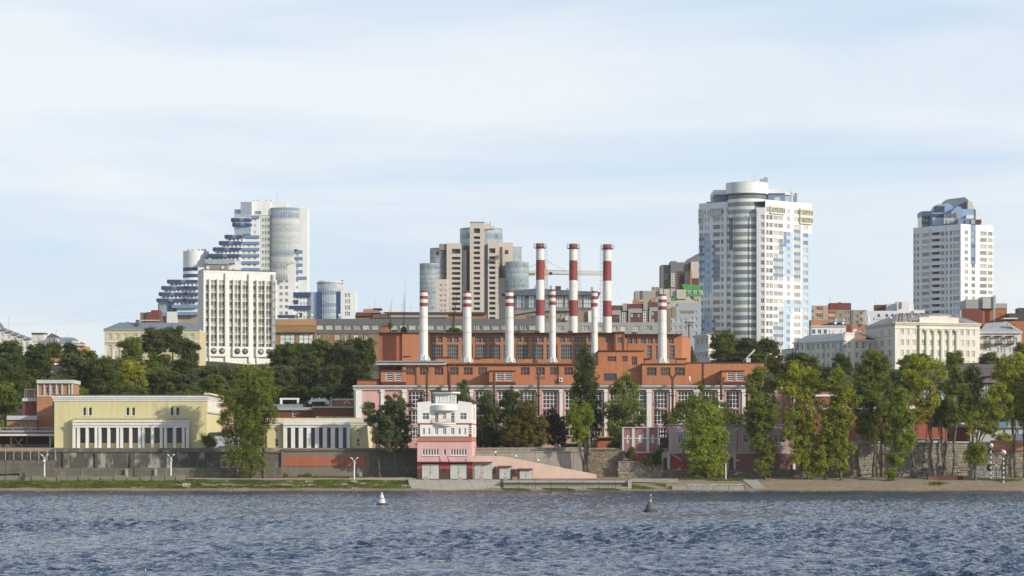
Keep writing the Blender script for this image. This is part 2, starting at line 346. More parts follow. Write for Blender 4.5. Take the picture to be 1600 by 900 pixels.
class Bld:
    def __init__(s, name, label, cat, px, Y, z, group=None, root=None):
        s.root = root or thing(name, label, cat, (X(px, Y), Y, z), group); s.parts = {}; s.wins = []
    def p(s, name):
        if name not in s.parts: s.parts[name] = MB()
        return s.parts[name]
    def new(s, name, mb): mb.build(name, s.root); return mb    # one more piece of its own
    def face(s, part, A, B, z0, z1, wins, mat, extra_u=(), extra_z=()):
        """wins: (u0, u1, za, zb, kind) in metres along the wall"""
        L = math.hypot(B[0]-A[0], B[1]-A[1]); ux, uy = (B[0]-A[0])/L, (B[1]-A[1])/L; nx, ny = uy, -ux; ang = math.atan2(uy, ux)
        ops = []
        for u0, u1, za, zb, k in wins:
            if u0 <= 0.02 or u1 >= L-.02 or za <= z0 or zb >= z1: continue
            w = round(u1-u0, 1); h = round(zb-za, 1)
            if w < .2 or h < .2: continue
            u1 = u0+w; zb = za+h
            ops.append((u0, u1, za, zb, k.rev))
            s.wins.append((A[0]+ux*u0-nx*k.rev, A[1]+uy*u0-ny*k.rev, za, ang, w, h, k))
        wall(s.p(part), A, B, z0, z1, ops, mat, extra_u=extra_u, extra_z=extra_z)
    def pface(s, part, a, b, z0, z1, cols, rows, kind, mat, **kw):
        """a, b: (photo px, distance). cols: [(px0, px1[, kind])], rows: [(za, zb)] in metres"""
        A, B = PT(*a), PT(*b); wins = []
        for c in cols:
            u0, u1 = upx(A, B, c[0]), upx(A, B, c[1])
            for r in rows:
                k = (c[2] if len(c) > 2 else kind)
                if callable(k): k = k(c, r)
                if k: wins.append((u0, u1, r[0], r[1], k))
        eu = [upx(A, B, q) for q in kw.get('epx', ())]
        m = mat
        if callable(mat) and kw.get('pxmat'): m = lambda u, z: mat(pxu(A, B, u), z)
        s.face(part, A, B, z0, z1, wins, m, extra_u=eu, extra_z=kw.get('ez', ()))
    def front(s, part, Y, x0, x1, y0, y1, mat, wins=(), depth=None, roof=None, side=None):
        """frontal wall in photo px at distance Y; wins: (x0, x1, y0, y1, kind)"""
        A, B = PT(x0, Y), PT(x1, Y)
        s.face(part, A, B, Z(y1, Y), Z(y0, Y), [((a-x0)*Y/F, (b-x0)*Y/F, Z(d, Y), Z(c, Y), k) for a, b, c, d, k in wins], mat)
        if depth:
            mb = s.p(part); z0, z1 = Z(y1, Y), Z(y0, Y); sm = side or (mat if not callable(mat) else mat(0, 0))
            C, D = (B[0], Y+depth), (A[0], Y+depth)
            for p, q in ((B, C), (C, D), (D, A)): mb.poly([(p[0], p[1], z0), (q[0], q[1], z0), (q[0], q[1], z1), (p[0], p[1], z1)], sm)
            mb.poly([(A[0], A[1], z1), (B[0], B[1], z1), (C[0], C[1], z1), (D[0], D[1], z1)], roof or roof_dark)
    def done(s, limit=300):
        for n, mb in s.parts.items(): mb.build(n.split('#')[0], s.root)
        s.wins.sort(key=lambda w: -w[4]*w[5]/max(1, w[1])**2)
        by = {}
        rl = s.root.location
        rest = MB()
        for (x, y, z, ang, w, h, k) in s.wins:
            by[k.name] = by.get(k.name, 0)+1
            if by[k.name] > limit:
                t = MB(); 
                if k.name == 'balcony': balc_geo(t, w, h, k)
                else: frame_geo(t, w, h, k); glass_geo(t, w, h, k)
                c, sn = math.cos(ang), math.sin(ang)
                for f, mi in zip(t.f, t.m): rest.poly([(x+t.v[i][0]*c-t.v[i][1]*sn, y+t.v[i][0]*sn+t.v[i][1]*c, z+t.v[i][2]) for i in f], t.mats[mi])
                continue
            o = bpy.data.objects.new(k.name, win_mesh(w, h, k, 'frame' if k.two else 'all')); sc.collection.objects.link(o)
            o.parent = s.root; o.location = (x-rl.x, y-rl.y, z-rl.z); o.rotation_euler = (0, 0, ang)
            if k.two:
                g = bpy.data.objects.new('pane', win_mesh(w, h, k, 'glass')); sc.collection.objects.link(g); g.parent = o
        r = rest.build('small_windows', s.root)
        if r: r['kind'] = 'stuff'
        return s.root
def upx(A, B, px):
    k = (px-CX)/F; dx, dy = B[0]-A[0], B[1]-A[1]; t = (k*A[1]-A[0])/(dx-k*dy); return t*math.hypot(dx, dy)
def pxu(A, B, u):
    L = math.hypot(B[0]-A[0], B[1]-A[1]); x = A[0]+(B[0]-A[0])*u/L; y = A[1]+(B[1]-A[1])*u/L; return CX+F*x/y
def span(x0, x1, n, frac=.6):                           # n equal windows spread over px range
    p = (x1-x0)/n; return [(x0+p*(i+.5-frac/2), x0+p*(i+.5+frac/2)) for i in range(n)]
# ================================================================== setting: water, ground
def build_water():
    rng = np.random.default_rng(3)
    xs = np.arange(-132, 132.01, .33); ys = [108.]
    while ys[-1] < 597: ys.append(ys[-1] + .26 + (ys[-1]-108)*.0028)
    ys = np.array(ys); ys[-1] = 599.9; ny, nx = len(ys), len(xs)
    XX, YY = np.meshgrid(xs, ys); ZZ = np.zeros_like(XX)
    for i in range(64):
        lam = .9*(2.6/.9)**rng.random(); th = math.radians(-75 + rng.normal()*48); k = 2*math.pi/lam
        amp = .0112*lam*rng.uniform(.6, 1.3)
        ph = k*(XX*math.cos(th)+YY*math.sin(th))+rng.random()*6.28
        att = 1
        s_ = np.sin(ph); ZZ += amp*att*(s_ + .25*np.cos(2*ph))
    gust = .75+.35*np.sin(XX*.03+YY*.011+1)*np.sin(YY*.023-XX*.008)+.2*np.sin(XX*.09-YY*.05)
    ZZ *= gust
    edge = np.clip((597-YY)/14, 0.0, 1)*np.clip((132-np.abs(XX))/3, 0, 1)*np.clip((YY-108)/3, 0, 1)
    ZZ *= edge
    v = np.stack([XX, YY, ZZ], -1).reshape(-1, 3)
    idx = np.arange(ny*nx).reshape(ny, nx)
    q = np.stack([idx[:-1, :-1], idx[:-1, 1:], idx[1:, 1:], idx[1:, :-1]], -1).reshape(-1, 4)
    n0 = len(v); R = 9000
    ex = [(-R, -R, R, 108), (-R, 108, -132, 599.9), (132, 108, R, 599.9), (-R, 599.9, R, 604)]
    ev = []; ef = []
    for (a, b, c, d) in ex:
        k = n0+len(ev); ev += [(a, b, 0), (c, b, 0), (c, d, 0), (a, d, 0)]; ef.append((k, k+1, k+2, k+3))
    v = np.vstack([v, np.array(ev, float)]); q = np.vstack([q, np.array(ef)])
    me = bpy.data.meshes.new('water'); me.vertices.add(len(v)); me.vertices.foreach_set('co', v.ravel())
    me.loops.add(q.size); me.loops.foreach_set('vertex_index', q.ravel().astype(np.int32))
    me.polygons.add(len(q)); me.polygons.foreach_set('loop_start', np.arange(0, q.size, 4, dtype=np.int32)); me.polygons.foreach_set('loop_total', np.full(len(q), 4, np.int32))
    me.update(calc_edges=True); me.polygons.foreach_set('use_smooth', np.ones(len(q), bool)); me.update()
    m = bpy.data.materials.new('river_water'); m.use_nodes = True; N = m.node_tree.nodes; L = m.node_tree.links; b = N['Principled BSDF']
    b.inputs['Base Color'].default_value = (.009, .046, .122, 1); b.inputs['Roughness'].default_value = .09; b.inputs['IOR'].default_value = 1.33
    tc = N.new('ShaderNodeTexCoord')
    mp = N.new('ShaderNodeMapping'); mp.inputs['Rotation'].default_value = (0, 0, math.radians(2)); mp.inputs['Scale'].default_value = (1.0, .16, 1); L.new(tc.outputs['Object'], mp.inputs[0])
    n1 = N.new('ShaderNodeTexNoise'); n1.inputs['Scale'].default_value = 1.7; n1.inputs['Detail'].default_value = 4; n1.inputs['Roughness'].default_value = .6; L.new(mp.outputs[0], n1.inputs[0])
    n2 = N.new('ShaderNodeTexNoise'); n2.inputs['Scale'].default_value = .35; n2.inputs['Detail'].default_value = 3; L.new(mp.outputs[0], n2.inputs[0])
    ad = N.new('ShaderNodeMath'); ad.operation = 'MULTIPLY_ADD'; L.new(n2.outputs['Fac'], ad.inputs[0]); ad.inputs[1].default_value = 1.6; L.new(n1.outputs['Fac'], ad.inputs[2])
    bp = N.new('ShaderNodeBump'); bp.inputs['Strength'].default_value = 1.0; bp.inputs['Distance'].default_value = 2.4; L.new(ad.outputs[0], bp.inputs['Height']); L.new(bp.outputs[0], b.inputs['Normal'])
    me.materials.append(m); o = bpy.data.objects.new('water', me); sc.collection.objects.link(o); tag(o, kind='structure')
build_water()

def ground_material():
    m = bpy.data.materials.new('bank_ground'); m.use_nodes = True; N = m.node_tree.nodes; L = m.node_tree.links; b = N['Principled BSDF']; b.inputs['Roughness'].default_value = .95
    b.inputs['Specular IOR Level'].default_value = .15
    geo = N.new('ShaderNodeNewGeometry'); sep = N.new('ShaderNodeSeparateXYZ'); L.new(geo.outputs['Position'], sep.inputs[0])
    def noise(s, d=4, sx=1):
        mp = N.new('ShaderNodeMapping'); mp.inputs['Scale'].default_value = (sx, 1, 1); L.new(geo.outputs['Position'], mp.inputs[0])
        n = N.new('ShaderNodeTexNoise'); n.inputs['Scale'].default_value = s; n.inputs['Detail'].default_value = d; n.inputs['Roughness'].default_value = .65; L.new(mp.outputs[0], n.inputs[0]); return n.outputs['Fac']
    def ma(op, a, c, cl=False):
        n = N.new('ShaderNodeMath'); n.operation = op; n.use_clamp = cl
        for i, v in enumerate((a, c)):
            if isinstance(v, (int, float)): n.inputs[i].default_value = v
            else: L.new(v, n.inputs[i])
        return n.outputs[0]
    def mr(v, a, c):
        n = N.new('ShaderNodeMapRange'); n.clamp = True; L.new(v, n.inputs[0]); n.inputs[1].default_value = a; n.inputs[2].default_value = c; return n.outputs[0]
    def mixc(f, a, c):
        n = N.new('ShaderNodeMix'); n.data_type = 'RGBA'; L.new(f, n.inputs[0])
        for i, v in ((6, a), (7, c)):
            if isinstance(v, tuple): n.inputs[i].default_value = (*v, 1)
            else: L.new(v, n.inputs[i])
        return n.outputs[2]
    sand = mixc(mr(noise(1.1), .3, .7), (.20, .16, .11), (.31, .25, .17))
    dirt = mixc(mr(noise(.8), .3, .7), (.22, .165, .11), (.33, .26, .18))
    grass = mixc(mr(noise(1.6), .3, .7), (.06, .085, .02), (.15, .17, .05))
    y, x = sep.outputs[1], sep.outputs[0]
    yn = ma('ADD', y, ma('MULTIPLY', ma('SUBTRACT', noise(.35), .5), 7))
    band = ma('MULTIPLY', mr(yn, 602.0, 603.2), mr(yn, 612.5, 609.5))
    xn = ma('ADD', x, ma('MULTIPLY', ma('SUBTRACT', noise(.12), .5), 16))
    left = mr(xn, 26, 20)
    gmask = ma('MULTIPLY', ma('MULTIPLY', band, left), mr(noise(.5, 5, .5), .41, .53))
    col = mixc(mr(ma('ADD', y, ma('MULTIPLY', noise(.4), 4)), 609, 614), sand, dirt)
    col = mixc(gmask, col, grass)
    wet = mr(y, 601.3, 600.3); col = mixc(wet, col, (.10, .075, .05))
    hill = mixc(mr(noise(.3), .35, .65), (.035, .045, .018), (.09, .085, .045))
    col = mixc(mr(y, 640, 650), col, hill)
    L.new(col, b.inputs['Base Color'])
    bp = N.new('ShaderNodeBump'); bp.inputs['Strength'].default_value = .6; bp.inputs['Distance'].default_value = .15; L.new(noise(2.5, 5), bp.inputs['Height']); L.new(bp.outputs[0], b.inputs['Normal'])
    return m
gm = ground_material()
def build_ground():
    xs = [-9000, -4000, -1500, -700, -400, -250] + list(np.arange(-170, 171, 2.0)) + [250, 400, 700, 1500, 4000, 9000]
    ys = [540, 560, 590, 598, 599, 599.5, 600, 600.5, 601, 602, 603, 604, 605, 606, 607, 608, 609, 610, 611, 612, 614, 616, 618, 620, 621, 621.4, 625, 635, 645, 650, 660, 670, 680, 700, 710, 720, 740, 760, 780, 800, 820, 840, 860, 900, 950, 1000, 1100, 1200, 1400, 1700, 2500, 4000, 6000, 9000]
    v = []; rng = random.Random(5)
    for y in ys:
        for x in xs:
            z = terrain(x, y)
            if 599 < y < 620: z += (.06*math.sin(x*.7+y*1.3)+.07*math.sin(x*.31-y*.8)+rng.uniform(-.05, .05))*min(1, (y-599)/2.5)
            v.append((x, y, z))
    n = len(xs); f = [(j*n+i, j*n+i+1, (j+1)*n+i+1, (j+1)*n+i) for j in range(len(ys)-1) for i in range(n-1)]
    me = bpy.data.meshes.new('ground'); me.from_pydata(v, [], f); me.materials.append(gm); me.polygons.foreach_set('use_smooth', [True]*len(f))
    o = bpy.data.objects.new('ground', me); sc.collection.objects.link(o); tag(o, kind='structure')
    # the bed under the river, so that the ground goes on to the horizon behind the camera too
    mb = MB(); mb.poly([(-9000, -9000, -3.6), (9000, -9000, -3.6), (9000, 560.5, -3.6), (-9000, 560.5, -3.6)], conc_g); tag(mb.build('river_bed'), kind='structure')
build_ground()

def seg_wall(name, label, px0, px1, y_top, y_bot, mat, Y=620.3, d=1.3, coping=None, cop_h=.5, group=None, ribs=None, slabs=0, root=None):
    """a retaining wall; slabs = width of its separate facing slabs in px"""
    t = thing(name, label, 'retaining wall', (X((px0+px1)/2, Y), Y, 2.9), group)
    b = MB(); z0, z1 = Z(y_bot, Y)-.5, Z(y_top, Y)
    b.box(X(px0, Y), X(px1, Y), Y, Y+d, z0, z1, mat); b.build('wall_body', t)
    if coping:
        c = MB(); c.box(X(px0, Y)-.05, X(px1, Y)+.05, Y-.25, Y+d+.1, z1+.002, z1+cop_h, coping); c.build('coping', t)
    for q in (ribs or []):
        r = MB(); r.pbox(q-1.6, q+1.6, y_top+.5, y_bot+2, Y-.35, .36, mat); r.build('buttress', t)
    if slabs:
        q = px0
        while q < px1-2:
            w = min(slabs, px1-q); r = MB(); e = random.uniform(0, .05)
            r.pbox(q+.25, q+w-.25, y_top+.4+random.uniform(0, .6), y_bot+1, Y-.16-e, .16+e-.003, mat); r.build('slab', t); q += w
    return t
def rubble(parent, px0, px1, y0, y1, Y, mats, size=.42, limit=10**9, rnd=None):
    """rubble face: a sheet of uneven stones, each with its own depth, joined"""
    r = rnd or random.Random(int(px0)); mb = MB(); x = X(px0, Y); xe = X(px1, Y); zb = Z(y1, Y)
    z = zb
    while z < Z(y0, Y)-.1:
        h = size*r.uniform(.6, 1.05); x = X(px0, Y)+r.uniform(-.2, 0)
        while x < xe:
            w = size*r.uniform(.7, 1.8); p = r.uniform(.02, .16); a = .03
            j = lambda s=.05: r.uniform(-s, s)
            v = [(x+a, Y, z+a), (x+w-a, Y, z+a), (x+w-a, Y, z+h-a), (x+a, Y, z+h-a)]
            g = .09; vf = [(x+a+g+j(), Y-p, z+a+g+j(.03)), (x+w-a-g+j(), Y-p, z+a+g+j(.03)), (x+w-a-g+j(), Y-p, z+h-a-g+j(.03)), (x+a+g+j(), Y-p, z+h-a-g+j(.03))]
            mb.mesh(v+vf, [(4, 5, 6, 7), (0, 1, 5, 4), (1, 2, 6, 5), (2, 3, 7, 6), (3, 0, 4, 7)], r.choice(mats)); x += w
        z += h
    o = mb.build('rubble_facing', parent); o['kind'] = 'stuff'; return o
def slab_row(name, label, cat, px0, px1, yt, yb, Y, d, mat, step, gap=.6, jit=.5, group=None):
    t = thing(name, label, cat, (X((px0+px1)/2, Y), Y, ground(Y)), group); q = px0
    while q < px1-1:
        w = min(step*random.uniform(.8, 1.2), px1-q); m = MB(); k = random.uniform(0, jit)
        m.pbox(q+gap/2, q+w-gap/2, yt+k, yb, Y+random.uniform(-.1, .1), d, mat); m.build('slab', t); q += w
    return t
st = [M('stone_a', (.30, .265, .20), .95, .15, .5, .1, 4), M('stone_b', (.22, .20, .165), .95, .15, .5, .1, 4), M('stone_c', (.36, .33, .26), .95, .15, .5, .1, 4), M('stone_d', (.16, .145, .12), .95, .15, .5, .1, 4)]
st_b = [M('stone_e', (.20, .15, .085), .95, .15, .5, .1, 4), M('stone_f', (.145, .115, .075), .95, .15, .5, .1, 4), M('stone_g', (.25, .20, .12), .95, .15, .5, .1, 4)]
seg_wall('retaining_wall', 'stained dark concrete wall with whitewash patches below the long yellow hall', 84, 330, 706.5, 744, conc_d, 620.3, 1.3, conc_g, .85, ribs=[100, 150, 205, 262, 318])
seg_wall('retaining_wall', 'plain dark concrete wall behind the tall tree between the yellow buildings', 330, 441, 708, 748, conc_g, 620.5, 1.2, conc_g, .35)
w = seg_wall('retaining_wall', 'wall with a red painted upper band below the small yellow pavilion', 441, 573, 705, 748, M('lower_grey_render', (.19, .165, .13), .9, .14, .2, .06, 3, streak=.1), 620.4, 1.2, conc_g, .5, ribs=[441, 574])
b = MB(); b.pbox(443, 571, 713, 728.5, 620.28, .12, orange_d); b.build('painted_band', w)
seg_wall('retaining_wall', 'dark grey wall under the trees left of the white and pink house', 574, 655, 706, 750, conc_g, 620.3, 1.3, conc_g, .4, slabs=14)
w = seg_wall('retaining_wall', 'pale streaked concrete wall with a railing above the peach ramp', 736, 914, 707, 750, conc, 620.3, 1.3, conc, .25, slabs=20)
b = MB()
for q in range(742, 914, 12): b.tube((X(q, 620.8), 620.8, Z(707, 620.8)), (X(q, 620.8), 620.8, Z(699, 620.8)), .05, .05, metal_g); 
b.build('railing_post', w)
for yy in (699.6, 703):
    b = MB(); b.tube((X(742, 620.8), 620.8, Z(yy, 620.8)), (X(912, 620.8), 620.8, Z(yy, 620.8)), .055, .055, metal_g); b.build('rail', w)
w = seg_wall('retaining_wall', 'brown rubble stone wall right of the bare trunk', 914, 968, 703, 750, stone, 620.4, 1.2, conc_g, .2); rubble(w, 914, 974, 704, 749, 620.4, st_b)
w = seg_wall('retaining_wall', 'grey rubble stone wall below the small mauve building', 966, 1035, 722, 750, stone, 618.3, 2.2, conc, .15); rubble(w, 966, 1035, 722.5, 749, 618.3, st)
w = seg_wall('retaining_wall', 'rubble stone wall behind the red stair enclosure and mauve building', 968, 1035, 704, 750, stone, 620.9, .8); rubble(w, 968, 1035, 704, 724, 620.9, st_b)
w = seg_wall('retaining_wall', 'low dark stone base wall below the long lilac building', 1035, 1342, 734, 750, stone, 618.9, 2.2); rubble(w, 1035, 1342, 734, 749, 618.9, [st[1], st[3], st_b[1]])
w = seg_wall('retaining_wall', 'tall pale rubble stone wall with white coping behind the beach trees', 1342, 1640, 692, 750, stone, 620.6, 1.3, grey_pale, .3); rubble(w, 1342, 1640, 692.5, 749, 620.6, [st[0], st[2], st[0], st[1]])
b = MB(); b.pbox(1548, 1640, 688, 704, 620.2, .3, brick); b.build('brick_band', w)
seg_wall('retaining_wall', 'concrete river wall with painted-in shade behind the thin wire fence at the far left', -260, 83.8, 706, 740, M('shade_dark_concrete', (.045, .043, .036), .95, .2, .3, .1, 2), 620.5, 1.1, conc_g, .12)  # near-black colour stands in for the shaded gap under the canopy
slab_row('low_wall', 'low pale concrete slab wall carrying the wire fence at the far left', 'low wall', -260, 84, 718.5, 741, 619.6, .8, conc_g, 22, .4, .4)
seg_wall('retaining_wall', 'stone river wall running on past the right edge', 1640, 1900, 696, 750, stone, 620.6, 1.3, conc, .2)

# quay slabs, kerbs and steps on the bank
slab_row('quay_edge', 'low broken concrete blocks along the grass below the yellow hall', 'quay edge', -40, 290, 742.5, 751, 609.5, .9, M('mossy_concrete', (.20, .185, .14), .92, .2, .4, .1, 3, streak=.1, bump=.4), 19, 1.6, 3.4)
slab_row('low_wall', 'low grey concrete wall standing in front of the yellow hall wall', 'low wall', 30, 440, 730.5, 748, 617.2, .8, conc_g, 48, .5, 1.2)
slab_row('quay_edge', 'thin concrete quay lip right of the third lamp mast', 'quay edge', 545, 645, 746, 753, 612, 4.5, conc_l, 22, .5, .6)
def quad_slab(name, label, cat, pts, th, mat):          # pts (px,Y,z)
    t = MB(); v = [(X(p, y), y, z) for p, y, z in pts]; n = len(v)
    t.mesh([(a, b_, c-th) for a, b_, c in v]+v, [tuple(range(n, 2*n))]+[(i, (i+1) % n, n+(i+1) % n, n+i) for i in range(n)], mat)
    return single(t, name, label, cat, v[0])
pave = MB(); pave.pbox(1342, 1700, 690.5, 700, 621.95, 22, conc); tag(pave.build('pavement'), kind='structure')
t = thing('boat_ramp', 'pale sloping concrete slabs in front of the white and pink house', 'boat ramp', (X(710, 605), 605, 1))
for i in range(6):
    a = 638+i*24; b_ = a+23.6; m = MB()
    v = [(X(a+6, 601.6), 601.6, .38), (X(b_+(6 if i < 5 else 0), 601.6), 601.6, .38), (X(b_, 606.5), 606.5, 2.0), (X(a, 606.5), 606.5, 2.0)]
    m.mesh([(x_, y_, z_-.9) for x_, y_, z_ in v]+v, [(4, 5, 6, 7), (0, 1, 5, 4), (1, 2, 6, 5), (2, 3, 7, 6), (3, 0, 4, 7)], conc_l); m.build('slab', t)
    m = MB(); m.box(X(a, 606.6), X(b_, 606.6), 606.6, 611.6, 1.4, 2.42, conc_l); m.build('deck_slab', t)
t = thing('balustrade', 'low concrete balustrade with small posts along the quay below the ramp', 'balustrade', (X(885, 602.5), 602.5, .6))
for q in range(786, 986, 25):
    m = MB(); m.pbox(q+.4, q+24.4, 751.5, 754.2, 602.6, 1.2, conc_l); m.build('top_slab', t)
    m = MB(); m.pbox(q+.4, q+24.4, 760.5, 764.5, 602.3, 1.5, conc); m.build('base_slab', t)
    for k in range(5):
        m = MB(); m.pbox(q+2+k*4.9, q+4.4+k*4.9, 754.3, 760.4, 603.15, .5, conc); m.build('baluster', t)
m = MB(); m.pbox(786, 985, 754.3, 760.4, 603.32, .5, conc); m.build('back_panel', t)
m = MB(); m.box(X(786, 608), X(985, 604), 603.85, 610.5, 1, 2.28, conc); m.build('deck', t)
m = MB(); m.pbox(981, 987, 750, 765, 602.2, 2, conc_l); m.build('end_block', t)
slab_row('quay_block', 'long low pale concrete quay block beside the beach', 'quay block', 1050, 1166, 757.5, 771, 601.2, 5, conc, 22, .6, 1.8)
m = MB()
for i in range(150):
    q = random.uniform(1072, 1160); y = random.uniform(601.4, 606); r = random.uniform(.04, .11); m.ball((X(q, y), y, Z(757.5, 601.2)+r*.5), r, white, 6, .6)
tag(m.build('pale_pebbles'), 'scattered white pebbles lying on the long concrete quay block', 'pebbles', kind='stuff')
quad_slab('tilted_slab', 'flat concrete slab lying tilted on the sand below the leaning tree', 'concrete slab', [(1176, 602.6, .75), (1196, 602.6, .7), (1183, 609, 2.4), (1160, 609, 2.4)], .18, conc)
quad_slab('concrete_slab', 'small concrete slab on the grass near the second lamp mast', 'concrete slab', [(284, 603.6, 1.15), (296, 603.6, 1.1), (298, 605.6, 1.7), (285, 605.6, 1.75)], .2, conc_l)
for pts in ([(-60, 613, 2.9), (180, 610.6, 2.62), (330, 610.6, 2.62), (330, 612, 2.7), (160, 612.5, 2.75), (-60, 616, 2.98)],
            [(320, 609.8, 2.6), (650, 609.8, 2.6), (650, 611, 2.66), (320, 611, 2.66)], [(985, 607.2, 2.05), (1060, 606.6, 1.9), (1060, 613, 2.62), (985, 613, 2.62)]):
    m = MB(); v = [(X(p, y), y, z) for p, y, z in pts]; n = len(v)
    m.mesh([(a, b_, c-.12) for a, b_, c in v]+v, [tuple(range(n, 2*n))]+[(i, (i+1) % n, n+(i+1) % n, n+i) for i in range(n)], M('pale_path', (.36, .31, .24), .95, .1, .4, .06, 3))
    tag(m.build('path'), kind='structure')
# grass tufts and shore stones
def tufts():
    rng = random.Random(9); mb = MB(); g1 = leafmat('bank_grass', (.05, .075, .015), (.12, .16, .03), (.22, .25, .06))
    def tuft(x, y, s):
        z = ground(y)
        for k in range(5):
            a = rng.uniform(0, 6.28); h = s*rng.uniform(.5, 1.1); dx, dy = math.cos(a)*h*.5, math.sin(a)*h*.5; w = .09
            bx, by = x+rng.uniform(-.2, .2), y+rng.uniform(-.2, .2)
            mb.poly([(bx-w, by, z-.03), (bx+w, by, z-.03), (bx+dx, by+dy, z+h)], g1)
    for i in range(9000):
        px = rng.uniform(-60, 640); d = math.sin(px*.05)+math.sin(px*.021+2)
        y = rng.uniform(602.6, 608.6)
        if math.sin(px*.11+y*2.1)*math.sin(px*.037-y) > .35 and rng.random() < .9: continue
        if rng.random() < .35 and d < -.3 and y > 606: continue
        if px > 300 and 604.8 < y < 606.2 and math.sin(px*.12) > .0: continue
        tuft(X(px, y), y, rng.uniform(.18, .42))
    for i in range(2200):
        px = rng.uniform(785, 1040); y = rng.uniform(600.9, 602.1) if px < 985 else rng.uniform(602, 606)
        if math.sin(px*.09+y) < -.2: continue
        tuft(X(px, y), y, rng.uniform(.15, .35))
    for c, w_, yc in ((1462, 15, 606), (1565, 28, 610), (1090, 28, 613), (520, 60, 618), (290, 30, 611), (1530, 15, 612), (1130, 30, 610.5), (150, 40, 610.7)):
        for i in range(int(w_*14)):
            px = c+rng.gauss(0, w_*.45); y = yc+rng.gauss(0, .7); tuft(X(px, y), y, rng.uniform(.15, .4))
    tag(mb.build('grass'), 'bright green grass and weeds growing along the bank', 'grass', kind='stuff')
    mb = MB()
    for i in range(2600):
        px = rng.uniform(-40, 1640); y = rng.uniform(600, 602.6) if rng.random() < .8 else rng.uniform(602, 612); x = X(px, y); r = rng.uniform(.04, .15)
        if px < 640 and y > 603: continue
        z = ground(y); v = [(x-r, y-r*.6, z-.05), (x+r, y-r*.7, z-.05), (x+r*.7, y+r, z-.05), (x-r*.8, y+r*.8, z-.05), (x+rng.uniform(-.3, .3)*r, y, z+r*.7)]
        mb.mesh(v, [(0, 1, 4), (1, 2, 4), (2, 3, 4), (3, 0, 4)], rng.choice(st))
    tag(mb.build('shore_stones'), 'small stones strewn along the water line', 'stones', kind='stuff')
tufts()
t = thing('stone_pile', 'heap of flat broken slabs on the grass in front of the left wall', 'stones', (X(440, 607), 607, 1.8))
for i in range(26):
    px = random.choice([290, 455, 470, 485, 380, 350, 540, 560, 630])+random.uniform(-8, 8); y = random.uniform(604, 608.5); x = X(px, y); z = ground(y); a, c = random.uniform(.5, 1.4), random.uniform(.3, .6)
    m = MB(); h = random.uniform(.1, .25); m.prism([(x-a, y-c), (x+a*.8, y-c*1.1), (x+a, y+c), (x-a*.7, y+c)], z-.1, z+h, conc_l); m.build('broken_slab', t)
# ================================================================== waterfront buildings
k_small = K(2, 2, f_grey, g_dark, .07)
# --- long yellow hall
Y0 = 625.0
b = Bld('yellow_hall', 'long pale yellow hall with a white pilaster colonnade at the left waterfront', 'building', 204, Y0, 9.1)
kd = K(2, 3, M('dark_green_frame', (.05, .07, .06), .6), g_dark, .08, True, rev=.22)
kh = K(2, 2, MATS['dark_green_frame'], g_dark, .06, rev=.3)
wins = [(x, x+4.2, 636.5, 649, kh) for x in (130, 139, 197.5, 206.5, 266.5, 275.5)]
b.front('wall', Y0, 85, 323, 621, 702, yellow, wins, depth=None)
A, B = PT(323, Y0), (X(323, Y0), Y0+33); b.face('side_wall', A, B, Z(702, Y0), Z(621, Y0), [], yellow)
xl, xr = X(85, Y0), X(323, Y0); zt = Z(621, Y0)
m = b.p('side_wall'); m.poly([(xl, Y0+33, 9), (xl, Y0, 9), (xl, Y0, zt), (xl, Y0+33, zt)], yellow); m.poly([(xr, Y0+33, 9), (xl, Y0+33, 9), (xl, Y0+33, zt), (xr, Y0+33, zt)], yellow)
b.p('roof').box(xl-.55, xr+.75, Y0-.55, Y0+33.5, zt+.34, zt+.60, roof_dark)
for z0, z1, o in ((zt-.75, zt-.35, .18), (zt-.35, zt+.0, .36), (zt+.0, zt+.34, .55)):
    b.p('cornice').box(xl-o, xr+o, Y0-o, Y0-.003, z0, z1, wtrim); b.p('cornice').box(xr+.003, xr+o, Y0-.002, Y0+33, z0, z1, wtrim)
m = MB(); m.box(xr-.6, xr+.75, Y0-.2, Y0+33, zt+.61, zt+1.0, yellow); m.build('parapet', b.root)
for x in (130, 139, 197.5, 206.5, 266.5, 275.5):
    m = MB(); m.box(X(x, Y0)-.2, X(x, Y0)-.01, Y0-.06, Y0, Z(649.5, Y0), Z(636, Y0), wtrim); m.build('jamb', b.root)
    m = MB(); m.box(X(x, Y0)-.2, X(x+4.2, Y0)+.1, Y0-.12, Y0-.003, Z(650.3, Y0), Z(649.3, Y0), wtrim); m.build('sill', b.root)
# ribs on the sunlit end wall
zz0, zz1 = 17.3, zt-.8
m = MB(); m.box(xr+.002, xr+.12, Y0+1.5, Y0+27, zz0-.2, zz1, M('cream_panel', (.62, .60, .48), .85, .05)); m.build('end_panel', b.root)
for i in range(6):
    m = MB(); y = Y0+2+i*4.7; m.box(xr+.125, xr+.4, y, y+.5, zz0, zz1, wtrim); m.build('rib', b.root)
m = MB(); m.box(xr+.002, xr+.3, Y0+.5, Y0+32, zz0-.45, zz0-.21, grey_pale); m.build('ledge', b.root)
